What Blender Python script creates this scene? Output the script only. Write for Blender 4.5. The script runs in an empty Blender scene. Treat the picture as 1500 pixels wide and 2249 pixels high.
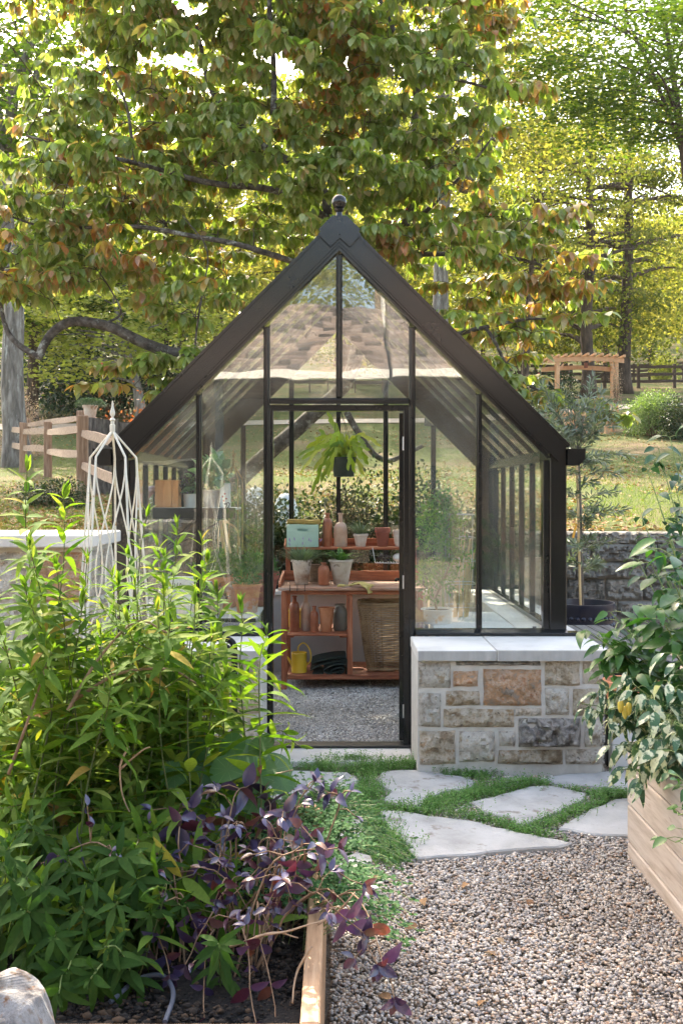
import bpy, math, random
import numpy as np
from mathutils import Vector, Matrix, noise as mnoise

SC = bpy.context.scene
COL = SC.collection
R = math.radians
FPX = 2187.5                     # focal length of the photograph in its own pixels
EYE = 1.6                        # eye height over the door threshold
def P(px, py, Y):                # a direction of the photograph at a chosen distance -> a point of the place
    return Vector(((px - 740) * Y / FPX, Y, EYE - (py - 1080) * Y / FPX))
def G(px, py, z=0.0):            # the same, met with a horizontal surface
    Y = (EYE - z) * FPX / (py - 1080)
    return Vector(((px - 740) * Y / FPX, Y, z))

# ------------------------------------------------------------------ camera, sky, sun, exposure
cd = bpy.data.cameras.new('camera'); cam = bpy.data.objects.new('camera', cd); COL.objects.link(cam)
cam.location = (0, 0, EYE); cam.rotation_euler = (R(90), 0, 0)
cd.sensor_fit = 'VERTICAL'; cd.sensor_height = 36; cd.lens = FPX / 2249 * 36
cd.shift_x = 10 / 2249; cd.shift_y = -44.5 / 2249
cd.clip_start = 0.05; cd.clip_end = 2000
SC.camera = cam
SUN_EL, SUN_AZ = 43.0, -24.0     # behind the greenhouse, a little to the left
w = bpy.data.worlds.new('World'); SC.world = w; w.use_nodes = True
nt = w.node_tree; bg = nt.nodes['Background']
sky = nt.nodes.new('ShaderNodeTexSky'); sky.sky_type = 'NISHITA'; sky.sun_disc = False
sky.sun_elevation = R(SUN_EL); sky.sun_rotation = R(SUN_AZ); sky.air_density = 1.0; sky.dust_density = 3.5; sky.ozone_density = 0.6
wt = nt.nodes.new('ShaderNodeMix'); wt.data_type = 'RGBA'; wt.blend_type = 'MULTIPLY'; wt.inputs[0].default_value = 1.0; wt.inputs[7].default_value = (1.06, 0.97, 0.86, 1)   # warm hazy daylight
nt.links.new(sky.outputs[0], wt.inputs[6]); nt.links.new(wt.outputs[2], bg.inputs[0]); bg.inputs[1].default_value = 0.15
sd = bpy.data.lights.new('sun', 'SUN'); sd.energy = 2.8; sd.angle = R(0.55); sd.color = (1.0, 0.90, 0.74)
sun = bpy.data.objects.new('sun', sd); COL.objects.link(sun)
dv = Vector((math.sin(R(SUN_AZ)) * math.cos(R(SUN_EL)), math.cos(R(SUN_AZ)) * math.cos(R(SUN_EL)), math.sin(R(SUN_EL))))
sun.rotation_euler = dv.to_track_quat('Z', 'Y').to_euler(); sun.location = dv * 60
SC.view_settings.view_transform = 'Standard'; SC.view_settings.look = 'None'
SC.view_settings.exposure = 2.66; SC.view_settings.gamma = 1; SC.view_settings.use_curve_mapping = False
SC.render.engine = 'CYCLES'
cy = SC.cycles
cy.max_bounces = 14; cy.diffuse_bounces = 4; cy.glossy_bounces = 4; cy.transmission_bounces = 8; cy.transparent_max_bounces = 24
cy.sample_clamp_indirect = 6.0; cy.caustics_reflective = False; cy.caustics_refractive = False
cy.use_denoising = True

# ------------------------------------------------------------------ helpers
ORG = {}
def org(o): return ORG[o.name] if o is not None else Vector((0, 0, 0))
def tag(o, label=None, cat=None, group=None, kind=None):
    if label: o['label'] = label
    if cat: o['category'] = cat
    if group: o['group'] = group
    if kind: o['kind'] = kind
    return o
def thing(name, label, cat, loc, group=None, kind=None):
    o = bpy.data.objects.new(name, None); COL.objects.link(o); o.location = loc
    o.empty_display_size = 0.1
    ORG[o.name] = Vector(loc); return tag(o, label, cat, group, kind)
def link(name, me, parent=None, loc=None):
    o = bpy.data.objects.new(name, me); COL.objects.link(o)
    if parent is not None: o.parent = parent
    if loc is not None: o.location = loc
    return o
class MB:
    def __init__(s): s.v = []; s.f = []
    def add(s, vs, fs):
        n = len(s.v); s.v += [tuple(v) for v in vs]; s.f += [tuple(i + n for i in f) for f in fs]; return s
    def box(s, a, b, M=None):
        x0, y0, z0 = a; x1, y1, z1 = b
        vs = [Vector(q) for q in ((x0,y0,z0),(x1,y0,z0),(x1,y1,z0),(x0,y1,z0),(x0,y0,z1),(x1,y0,z1),(x1,y1,z1),(x0,y1,z1))]
        if M is not None: vs = [M @ v for v in vs]
        return s.add(vs, [(0,3,2,1),(4,5,6,7),(0,1,5,4),(1,2,6,5),(2,3,7,6),(3,0,4,7)])
    def cbox(s, a, b, c=0.004, M=None):     # a box with chamfered long edges on every side
        a = Vector(a); b = Vector(b); vs = []; idx = {}
        for ax in range(3):
            for sx in (0, 1):
                for sy in (0, 1):
                    for sz in (0, 1):
                        q = Vector((b[0] if sx else a[0], b[1] if sy else a[1], b[2] if sz else a[2]))
                        for k in range(3):
                            if k != ax:
                                hi = (sx, sy, sz)[k]; q[k] += -c if hi else c
                        idx[(ax, sx, sy, sz)] = len(vs); vs.append(q)
        f = []
        for ax in range(3):
            for h in (0, 1):
                o = [k for k in range(3) if k != ax]; ring = []
                for u, v in ((0,0),(1,0),(1,1),(0,1)):
                    t = [0,0,0]; t[ax] = h; t[o[0]] = u; t[o[1]] = v; ring.append(idx[(ax, *t)])
                if (h == 0) != (ax == 1): ring.reverse()
                f.append(tuple(ring))
        for ax in range(3):                  # edges running along ax
            o = [k for k in range(3) if k != ax]
            for u in (0, 1):
                for v in (0, 1):
                    t0 = [0,0,0]; t0[o[0]] = u; t0[o[1]] = v; t1 = list(t0); t1[ax] = 1
                    q = (idx[(o[0],*t0)], idx[(o[0],*t1)], idx[(o[1],*t1)], idx[(o[1],*t0)])
                    if ((u != v) != (ax == 1)): q = q[::-1]
                    f.append(q)
        for sx in (0,1):
            for sy in (0,1):
                for sz in (0,1):
                    q = tuple(idx[(k,sx,sy,sz)] for k in range(3))
                    if (sx+sy+sz) % 2 == 0: q = q[::-1]
                    f.append(q)
        if M is not None: vs = [M @ v for v in vs]
        return s.add(vs, f)
    def prism(s, poly, d0, d1, plane='XZ'):   # polygon (a,b) in a plane, swept over the third axis
        n = len(poly)
        mk = {'XZ': lambda a, b, d: (a, d, b), 'XY': lambda a, b, d: (a, b, d), 'YZ': lambda a, b, d: (d, a, b)}[plane]
        vs = [mk(a, b, d0) for a, b in poly] + [mk(a, b, d1) for a, b in poly]
        fs = [tuple(range(n)), tuple(range(2*n-1, n-1, -1))] + [(i, n+i, n+(i+1) % n, (i+1) % n) for i in range(n)]
        return s.add(vs, fs)
    def tube(s, pts, r, seg=6, caps=True):
        pts = [Vector(p) for p in pts]; n = len(pts)
        rr = r if hasattr(r, '__len__') else [r] * n
        vs = []; fs = []; ref = None
        for i, p in enumerate(pts):
            t = (pts[min(i+1, n-1)] - pts[max(i-1, 0)])
            t = t.normalized() if t.length > 1e-9 else Vector((0,0,1))
            if ref is None: ref = t.orthogonal().normalized()
            ref = ref - t * ref.dot(t)
            ref = ref.normalized() if ref.length > 1e-6 else t.orthogonal().normalized()
            b = t.cross(ref)
            for k in range(seg):
                a = 2 * math.pi * k / seg
                vs.append(p + (ref * math.cos(a) + b * math.sin(a)) * rr[i])
        for i in range(n - 1):
            for k in range(seg):
                k2 = (k + 1) % seg
                fs.append((i*seg+k, i*seg+k2, (i+1)*seg+k2, (i+1)*seg+k))
        if caps: fs += [tuple(range(seg))[::-1], tuple((n-1)*seg + k for k in range(seg))]
        return s.add(vs, fs)
    def lathe(s, prof, c=(0,0,0), seg=24, jit=0.0, sq=1.0):
        vs = []; fs = []; n = len(prof); c = Vector(c)
        for i, (r, z) in enumerate(prof):
            for k in range(seg):
                a = 2*math.pi*k/seg; rr = r
                if jit: rr *= 1 + jit * mnoise.noise(Vector((math.cos(a)*1.5, math.sin(a)*1.5, z*9 + c.x*7)))
                vs.append(c + Vector((rr*math.cos(a), rr*math.sin(a)*sq, z)))
        for i in range(n-1):
            for k in range(seg):
                k2 = (k+1) % seg; fs.append((i*seg+k, i*seg+k2, (i+1)*seg+k2, (i+1)*seg+k))
        return s.add(vs, fs)
    def ball(s, c, r, seg=16, rings=9, sq=1.0):
        prof = [(max(1e-4, r*math.sin(math.pi*i/rings)), -r*sq*math.cos(math.pi*i/rings)) for i in range(rings+1)]
        return s.lathe(prof, c, seg)
    def grid(s, fn, nu, nv):
        vs = [fn(i/nu, j/nv) for j in range(nv+1) for i in range(nu+1)]
        fs = [(j*(nu+1)+i, j*(nu+1)+i+1, (j+1)*(nu+1)+i+1, (j+1)*(nu+1)+i) for j in range(nv) for i in range(nu)]
        return s.add(vs, fs)
    def mesh(s, name, m, o=Vector((0,0,0)), smooth=False):
        me = bpy.data.meshes.new(name)
        me.from_pydata([(v[0]-o[0], v[1]-o[1], v[2]-o[2]) for v in s.v], [], s.f)
        me.materials.append(m)
        if smooth:
            me.polygons.foreach_set('use_smooth', [True]*len(me.polygons))
            if smooth != 2: me.set_sharp_from_angle(angle=R(38))
        me.validate(); me.update(); return me
    def build(s, name, m, parent=None, smooth=False, kind=None, label=None):
        o = link(name, s.mesh(name, m, org(parent), smooth), parent)
        if parent is not None: ORG[o.name] = org(parent)
        return tag(o, label, kind=kind)
def solo(name, mb, m, label, cat, loc=(0,0,0), group=None, kind=None, smooth=False):
    loc = Vector(loc); o = link(name, mb.mesh(name, m, loc, smooth), None, loc); ORG[o.name] = loc
    return tag(o, label, cat, group, kind)
def copy_tree(o, parent=None):
    c = o.copy(); COL.objects.link(c)
    if parent is not None: c.parent = parent
    for ch in list(o.children): copy_tree(ch, c)
    return c
def fastmesh(name, V, T, m, smooth=False):   # V (n,3), T (k,3) triangles, numpy
    me = bpy.data.meshes.new(name); n, k = len(V), len(T)
    me.vertices.add(n); me.vertices.foreach_set('co', np.ascontiguousarray(V, dtype=np.float32).ravel())
    me.loops.add(3*k); me.loops.foreach_set('vertex_index', np.ascontiguousarray(T, dtype=np.int32).ravel())
    me.polygons.add(k); me.polygons.foreach_set('loop_start', np.arange(0, 3*k, 3, dtype=np.int32))
    try: me.polygons.foreach_set('loop_total', np.full(k, 3, dtype=np.int32))
    except Exception: pass
    if smooth: me.polygons.foreach_set('use_smooth', np.ones(k, dtype=bool))
    me.materials.append(m); me.update(calc_edges=True); return me
def nrm(a): return a / np.maximum(np.linalg.norm(a, axis=-1, keepdims=True), 1e-9)

# ------------------------------------------------------------------ materials
def _mat(name):
    m = bpy.data.materials.new(name); m.use_nodes = True
    t = m.node_tree; b = t.nodes['Principled BSDF']; return m, t, b
def c4(c): return (c[0], c[1], c[2], 1)
def ramp(t, src, cols, pos=None):
    r = t.nodes.new('ShaderNodeValToRGB'); e = r.color_ramp.elements
    n = len(cols); pos = pos or [0.25 + 0.5*i/max(1, n-1) for i in range(n)]
    e[0].position = pos[0]; e[0].color = c4(cols[0]); e[1].position = pos[-1]; e[1].color = c4(cols[-1])
    for i in range(1, n-1):
        q = e.new(pos[i]); q.color = c4(cols[i])
    t.links.new(src, r.inputs[0]); return r.outputs[0]
def noise_node(t, vec, scale, detail=5, rough=0.6, dist=0.0):
    n = t.nodes.new('ShaderNodeTexNoise'); n.inputs['Scale'].default_value = scale; n.inputs['Detail'].default_value = detail
    n.inputs['Roughness'].default_value = rough; n.inputs['Distortion'].default_value = dist
    if vec is not None: t.links.new(vec, n.inputs['Vector'])
    return n.outputs['Fac']
def mixc(t, f, a, b, mode='MIX'):
    m = t.nodes.new('ShaderNodeMix'); m.data_type = 'RGBA'; m.blend_type = mode
    for s, v in ((0, f), (6, a), (7, b)):
        if hasattr(v, 'is_linked') or hasattr(v, 'links'): t.links.new(v, m.inputs[s])
        elif s == 0: m.inputs[0].default_value = v
        else: m.inputs[s].default_value = c4(v)
    return m.outputs[2]
def math_(t, op, a, b=0.0, clamp=False):
    m = t.nodes.new('ShaderNodeMath'); m.operation = op; m.use_clamp = clamp
    for i, v in ((0, a), (1, b)):
        if hasattr(v, 'links'): t.links.new(v, m.inputs[i])
        else: m.inputs[i].default_value = v
    return m.outputs[0]
def coords(t, stretch=None, kind='Object', rnd=True):
    tc = t.nodes.new('ShaderNodeTexCoord'); mp = t.nodes.new('ShaderNodeMapping')
    t.links.new(tc.outputs[kind], mp.inputs[0])
    if stretch: mp.inputs['Scale'].default_value = stretch
    if rnd:
        oi = t.nodes.new('ShaderNodeObjectInfo'); k = math_(t, 'MULTIPLY', oi.outputs['Random'], 37.0)
        t.links.new(k, mp.inputs['Location'])
    return mp.outputs[0]
def pm(name, cols, scale=6, rough=0.7, bump=0.3, bscale=None, stretch=None, spot=None, spec=0.5, metal=0.0, vary=0.0, detail=6, bdist=0.01, pos=None, coat=0):
    m, t, b = _mat(name); v = coords(t, stretch)
    f = noise_node(t, v, scale, detail, 0.62, 0.3)
    c = ramp(t, f, cols, pos or [0.3 + 0.4*i/max(1, len(cols)-1) for i in range(len(cols))])
    if spot:                                   # (colour, scale, threshold): stains
        g = noise_node(t, v, spot[1], 4, 0.7)
        s = ramp(t, g, [(0,0,0), (1,1,1)], [spot[2], spot[2]+0.08]); c = mixc(t, s, c, spot[0])
    if vary:
        oi = t.nodes.new('ShaderNodeObjectInfo')
        k = math_(t, 'ADD', math_(t, 'MULTIPLY', oi.outputs['Random'], 2*vary), 1-vary)
        hs = t.nodes.new('ShaderNodeHueSaturation'); t.links.new(k, hs.inputs['Value']); t.links.new(c, hs.inputs['Color']); c = hs.outputs[0]
    t.links.new(c, b.inputs['Base Color']); b.inputs['Roughness'].default_value = rough
    b.inputs['Specular IOR Level'].default_value = spec; b.inputs['Metallic'].default_value = metal
    if coat: b.inputs['Coat Weight'].default_value = coat; b.inputs['Coat Roughness'].default_value = 0.12
    if bump:
        bn = noise_node(t, v, bscale or scale*4, 6, 0.7); bp = t.nodes.new('ShaderNodeBump')
        bp.inputs['Strength'].default_value = bump; bp.inputs['Distance'].default_value = bdist
        t.links.new(bn, bp.inputs['Height']); t.links.new(bp.outputs[0], b.inputs['Normal'])
    return m
def leafmat(name, cols, trans=0.4, rough=0.45, spec=0.4, tint=None, tscale=0.6, tpos=(0.5, 0.62), tcol=(1.2, 1.5, 0.5), pos=None, mottle=None, vein=None):
    """leaf: colour picked per leaf, light passes through; tint = colours of the leaves in patches of the crown"""
    m, t, b = _mat(name)
    ge = t.nodes.new('ShaderNodeNewGeometry'); oi = t.nodes.new('ShaderNodeObjectInfo')
    f = math_(t, 'FRACT', math_(t, 'ADD', ge.outputs['Random Per Island'], math_(t, 'MULTIPLY', oi.outputs['Random'], 7.31)))
    n = len(cols); c = ramp(t, f, cols, pos or [i/(n-1) for i in range(n)])
    if tint:
        g = noise_node(t, ge.outputs['Position'], tscale, 2, 0.5)
        g2 = math_(t, 'ADD', g, math_(t, 'MULTIPLY', math_(t, 'SUBTRACT', f, 0.5), 0.22))
        s = ramp(t, g2, [(0,0,0), (1,1,1)], list(tpos))
        f3 = math_(t, 'FRACT', math_(t, 'MULTIPLY', f, 5.7)); c = mixc(t, s, c, ramp(t, f3, tint, [i/(len(tint)-1) for i in range(len(tint))]))
    if mottle:
        tc = t.nodes.new('ShaderNodeTexCoord'); g = noise_node(t, ge.outputs['Position'], mottle[1], 3, 0.6)
        s = ramp(t, g, [(0,0,0), (1,1,1)], [mottle[2], mottle[2]+0.05]); c = mixc(t, s, c, mottle[0])
    g = noise_node(t, ge.outputs['Position'], 90, 2, 0.6)
    c = mixc(t, 0.35, c, ramp(t, g, [(0.55,0.55,0.55), (1.35,1.35,1.35)], [0.3, 0.7]), 'MULTIPLY')
    t.links.new(c, b.inputs['Base Color']); b.inputs['Roughness'].default_value = rough; b.inputs['Specular IOR Level'].default_value = spec
    tr = t.nodes.new('ShaderNodeBsdfTranslucent'); t.links.new(mixc(t, 1.0, c, tcol, 'MULTIPLY'), tr.inputs[0])
    mx = t.nodes.new('ShaderNodeMixShader'); mx.inputs[0].default_value = trans
    t.links.new(b.outputs[0], mx.inputs[1]); t.links.new(tr.outputs[0], mx.inputs[2])
    t.links.new(mx.outputs[0], t.nodes['Material Output'].inputs[0]); return m
def glassmat(name, mist=0.0, mscale=2.5, r0=0.075, streak=False, wave=0.035):
    m, t, b = _mat(name); t.nodes.remove(b); out = t.nodes['Material Output']
    ge = t.nodes.new('ShaderNodeNewGeometry')
    bp = t.nodes.new('ShaderNodeBump'); bp.inputs['Strength'].default_value = wave; bp.inputs['Distance'].default_value = 0.02
    mp = t.nodes.new('ShaderNodeMapping'); mp.inputs['Scale'].default_value = (1.0, 1.0, 2.2); t.links.new(ge.outputs['Position'], mp.inputs[0])
    t.links.new(noise_node(t, mp.outputs[0], 2.2, 1.5, 0.4), bp.inputs['Height'])
    gl = t.nodes.new('ShaderNodeBsdfGlossy'); gl.inputs['Roughness'].default_value = 0.008; gl.inputs['Color'].default_value = (1,1,1,1); t.links.new(bp.outputs[0], gl.inputs['Normal'])
    tp = t.nodes.new('ShaderNodeBsdfTransparent'); tp.inputs[0].default_value = (0.95,0.97,0.95,1)
    lw = t.nodes.new('ShaderNodeLayerWeight'); lw.inputs[0].default_value = 0.5
    fr = math_(t, 'ADD', math_(t, 'MULTIPLY', math_(t, 'POWER', lw.outputs['Facing'], 3.4), 0.85), r0, True)
    mx = t.nodes.new('ShaderNodeMixShader'); t.links.new(fr, mx.inputs[0]); t.links.new(tp.outputs[0], mx.inputs[1]); t.links.new(gl.outputs[0], mx.inputs[2])
    last = mx.outputs[0]
    if mist:
        df = t.nodes.new('ShaderNodeBsdfDiffuse'); df.inputs[0].default_value = (0.8,0.82,0.8,1)
        tl = t.nodes.new('ShaderNodeBsdfTranslucent'); tl.inputs[0].default_value = (0.85,0.86,0.82,1)
        a = t.nodes.new('ShaderNodeMixShader'); a.inputs[0].default_value = 0.6; t.links.new(df.outputs[0], a.inputs[1]); t.links.new(tl.outputs[0], a.inputs[2])
        g = ramp(t, noise_node(t, ge.outputs['Position'], mscale, 4, 0.6, 0.4), [(0.25,0.25,0.25), (1,1,1)], [0.38, 0.66])
        dr = ramp(t, noise_node(t, ge.outputs['Position'], 160, 2, 0.6), [(0.55,0.55,0.55), (1,1,1)], [0.4, 0.6])
        k = math_(t, 'MULTIPLY', math_(t, 'MULTIPLY', g, mist), dr)
        m2 = t.nodes.new('ShaderNodeMixShader'); t.links.new(k, m2.inputs[0]); t.links.new(last, m2.inputs[1]); t.links.new(a.outputs[0], m2.inputs[2]); last = m2.outputs[0]
    t.links.new(last, out.inputs[0]); return m

M = {}
M['frame'] = pm('bronze_black_paint', [(0.009,0.009,0.0085), (0.013,0.0125,0.0115)], 3, 0.16, 0.0, 90, spec=0.42)
M['frame_soft'] = pm('black_rubber_trim', [(0.008,0.008,0.008), (0.012,0.012,0.011)], 8, 0.5, 0.05, 90)
M['glass'] = glassmat('clear_pane', r0=0.04)
M['glass_mist'] = glassmat('misted_pane', 0.10, 2.2, r0=0.10)
M['glass_mist2'] = glassmat('lightly_misted_pane', 0.06, 1.7, r0=0.055)
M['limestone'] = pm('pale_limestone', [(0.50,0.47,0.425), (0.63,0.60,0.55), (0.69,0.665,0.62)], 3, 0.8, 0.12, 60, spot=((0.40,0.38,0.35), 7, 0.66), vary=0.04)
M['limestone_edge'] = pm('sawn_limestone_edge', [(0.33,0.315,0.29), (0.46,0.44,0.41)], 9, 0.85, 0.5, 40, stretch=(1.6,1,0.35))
M['mortar'] = pm('lime_mortar', [(0.50,0.465,0.41), (0.64,0.605,0.55)], 14, 0.95, 0.5, 90, bdist=0.006)
def stone_m(name, cols): return pm(name, cols, 15, 0.92, 1.0, 55, vary=0.15, detail=10, bdist=0.035, spot=(tuple(q*0.45 for q in cols[0]), 48, 0.60), pos=[0.36, 0.47, 0.55, 0.66][:len(cols)])
M['st_grey'] = stone_m('rough_grey_sandstone', [(0.34,0.27,0.19), (0.55,0.475,0.37), (0.72,0.64,0.53), (0.42,0.31,0.20)])
M['st_tan'] = stone_m('rough_tan_sandstone', [(0.32,0.23,0.14), (0.58,0.47,0.33), (0.70,0.61,0.48), (0.44,0.28,0.14)])
M['st_cream'] = stone_m('rough_cream_sandstone', [(0.36,0.29,0.21), (0.64,0.57,0.475), (0.75,0.70,0.61), (0.50,0.38,0.24)])
M['st_orange'] = stone_m('rough_orange_sandstone', [(0.42,0.34,0.27), (0.62,0.34,0.17), (0.70,0.50,0.35), (0.54,0.24,0.10)])
M['st_dark'] = stone_m('rough_dark_stone', [(0.16,0.14,0.12), (0.32,0.285,0.25), (0.50,0.455,0.40), (0.22,0.18,0.14)])
M['st_wall'] = pm('weathered_wall_stone', [(0.10,0.09,0.075), (0.20,0.185,0.16), (0.29,0.27,0.235)], 7, 0.95, 0.9, 26, stretch=(0.7,1,2.0), vary=0.2, bdist=0.02)
M['flag'] = pm('blue_grey_flagstone', [(0.30,0.29,0.27), (0.42,0.41,0.385), (0.49,0.48,0.455)], 4, 0.85, 0.6, 26, spot=((0.24,0.21,0.175), 6, 0.58), vary=0.05)
M['plaster'] = pm('grey_plaster', [(0.34,0.33,0.32), (0.46,0.45,0.43)], 2.2, 0.9, 0.15, 30)
M['dirt'] = pm('dusty_ground', [(0.17,0.14,0.11), (0.28,0.24,0.195), (0.34,0.30,0.25)], 40, 0.95, 0.7, 120)
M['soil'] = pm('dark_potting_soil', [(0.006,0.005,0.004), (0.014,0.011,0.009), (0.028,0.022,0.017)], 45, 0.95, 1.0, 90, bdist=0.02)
M['metal'] = pm('galvanised_wire', [(0.45,0.46,0.47), (0.6,0.61,0.62)], 20, 0.35, 0.0, metal=0.9)
M['black_metal'] = pm('black_powder_coat', [(0.006,0.006,0.006), (0.009,0.009,0.009)], 9, 0.45, 0.05, 80, spec=0.2)

def woodmat(name, cols, stretch, rough=0.65, spot=None, vary=0.12, scale=3.0, bump=0.35):
    return pm(name, cols, scale, rough, bump, scale*7, stretch=stretch, spot=spot, vary=vary, bdist=0.004)
M['cedar_x'] = woodmat('red_cedar_x', [(0.17,0.045,0.018), (0.36,0.11,0.045), (0.50,0.20,0.10)], (1.2,14,14))
M['cedar_z'] = woodmat('red_cedar_z', [(0.17,0.045,0.018), (0.36,0.11,0.045), (0.50,0.20,0.10)], (14,14,1.2))
M['bench_top'] = woodmat('worn_bench_top', [(0.26,0.10,0.05), (0.38,0.20,0.12), (0.48,0.36,0.28)], (1.2,9,9), spot=((0.50,0.42,0.36), 3, 0.6))
M['bed_y'] = woodmat('sawn_cedar_board_y', [(0.42,0.32,0.235), (0.60,0.49,0.39), (0.70,0.60,0.50)], (16,1.0,11), spot=((0.36,0.21,0.12), 1.5, 0.60), vary=0.08)
M['bed_x'] = woodmat('sawn_cedar_board_x', [(0.36,0.27,0.195), (0.53,0.425,0.335), (0.64,0.54,0.44)], (1.0,16,11), vary=0.08)
M['bedl_y'] = woodmat('brown_bed_board_y', [(0.23,0.12,0.055), (0.40,0.24,0.13), (0.52,0.34,0.20)], (18,1.2,12), vary=0.08)
M['bedl_x'] = woodmat('brown_bed_board_x', [(0.23,0.12,0.055), (0.40,0.24,0.13)], (1.2,18,12), vary=0.08)
M['fence_z'] = woodmat('split_rail_post', [(0.15,0.08,0.045), (0.30,0.18,0.11), (0.40,0.27,0.18)], (9,9,0.9), bump=0.8, rough=0.85)
M['fence_x'] = woodmat('split_rail_bar', [(0.14,0.09,0.055), (0.28,0.195,0.13), (0.38,0.285,0.205)], (0.9,9,9), bump=0.8, rough=0.85)
M['fence_dark'] = woodmat('dark_fence_timber', [(0.05,0.032,0.022), (0.10,0.065,0.045)], (3,3,3), rough=0.9)
M['pergola'] = woodmat('new_orange_cedar', [(0.52,0.27,0.13), (0.66,0.38,0.21)], (2,2,2), vary=0.05)
M['deck'] = woodmat('weathered_grey_plank', [(0.045,0.045,0.045), (0.10,0.098,0.095), (0.16,0.155,0.15)], (16,0.9,16), rough=0.75, vary=0.2)
M['bamboo'] = woodmat('bamboo_cane', [(0.45,0.30,0.13), (0.60,0.43,0.22)], (6,6,1.5), rough=0.4)
def barkm(name, cols, sc=3.0, stretch=(3.2,3.2,0.7), spot=None): return pm(name, cols, sc, 0.95, 1.0, sc*4, stretch=stretch, spot=spot, bdist=0.04, vary=0.1)
M['bark_grey'] = barkm('lichened_grey_bark', [(0.07,0.06,0.05), (0.17,0.15,0.13), (0.30,0.28,0.25)], spot=((0.38,0.38,0.34), 2.2, 0.58))
M['bark_brown'] = barkm('brown_bark', [(0.030,0.020,0.013), (0.075,0.050,0.034), (0.13,0.09,0.065)])
M['bark_lichen'] = barkm('lichened_dogwood_bark', [(0.04,0.032,0.025), (0.11,0.09,0.072), (0.22,0.20,0.17)], 9, (1.5,1.5,1.5), spot=((0.40,0.41,0.36), 4, 0.57))
M['stump'] = barkm('cut_stump_bark', [(0.04,0.032,0.026), (0.13,0.11,0.092), (0.24,0.21,0.18)], 5, (3.5,3.5,0.8))
M['stem_green'] = pm('young_green_stem', [(0.13,0.19,0.05), (0.22,0.28,0.08)], 20, 0.5, 0.1)
M['stem_herb'] = pm('olive_herb_stem', [(0.06,0.075,0.02), (0.12,0.13,0.04)], 20, 0.7, 0.1, spec=0.2)
M['stem_brown'] = pm('brown_woody_stem', [(0.16,0.09,0.045), (0.30,0.19,0.11)], 20, 0.8, 0.3)
M['stem_tan'] = pm('tan_basil_stem', [(0.30,0.17,0.09), (0.52,0.36,0.22)], 12, 0.6, 0.2)
# ------------------------------------------------------------------ leaves
def leaf_tpl(L, W, n=4, droop=0.15, fold=0.2, peak=0.42, tip=1.0, curl=0.0):
    """one leaf: y runs from stalk to tip, x across, z up; a folded midrib and a drooping tip"""
    vs = [(0,0,0)]; 
    for i in range(1, n):
        u = i/n
        wd = (math.sin(math.pi * (u ** (math.log(0.5)/math.log(peak)))) ** tip) * W/2
        z = -droop*L*u*u; vs += [(-wd, u*L, z + fold*wd), (0, u*L, z), (wd, u*L, z + fold*wd + curl*wd)]
    vs.append((0, L*(1-0.12*abs(droop)), -droop*L)); e = len(vs)-1
    T = [(0,2,1), (0,3,2)]
    for i in range(n-2):
        a = 1+3*i; b = a+3
        T += [(a,a+1,b+1), (a,b+1,b), (a+1,a+2,b+2), (a+1,b+2,b+1)]
    a = 1+3*(n-2); T += [(a,a+1,e), (a+1,a+2,e)]
    return np.array(vs, float), np.array(T, int)
def round_tpl(r, n=9, cup=0.25):
    vs = [(0,0,0)]
    for i in range(n):
        a = 2*math.pi*i/n; rr = r*(1 + 0.06*math.cos(3*a+1)); vs.append((rr*math.cos(a), rr*math.sin(a), cup*r*(0.5+0.25*math.sin(2*a))))
    return np.array(vs, float), np.array([(0, i+1, (i+1) % n + 1) for i in range(n)], int)
SMALL = (np.array([(0,0,0), (-0.32,0.5,0.09), (0.32,0.5,0.09), (0,1,-0.08)], float), np.array([(0,2,1), (1,2,3)], int))
def frames(D, N):
    D = nrm(D); X = np.cross(D, N); bad = np.linalg.norm(X, axis=1) < 1e-4
    X[bad] = np.cross(D[bad], np.array([1.0, 0.3, 0.2])); X = nrm(X); Z = np.cross(X, D); return X, D, Z
def leaf_mass(tpl, Pn, D, N, S):
    X, Y, Z = frames(D, N); V, T = tpl; S = S[:, None, None]
    W = Pn[:, None, :] + S*(V[None,:,0:1]*X[:,None,:] + V[None,:,1:2]*Y[:,None,:] + V[None,:,2:3]*Z[:,None,:])
    k = len(V); TT = (T[None] + (np.arange(len(Pn))*k)[:, None, None]).reshape(-1, 3)
    return W.reshape(-1, 3), TT
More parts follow.
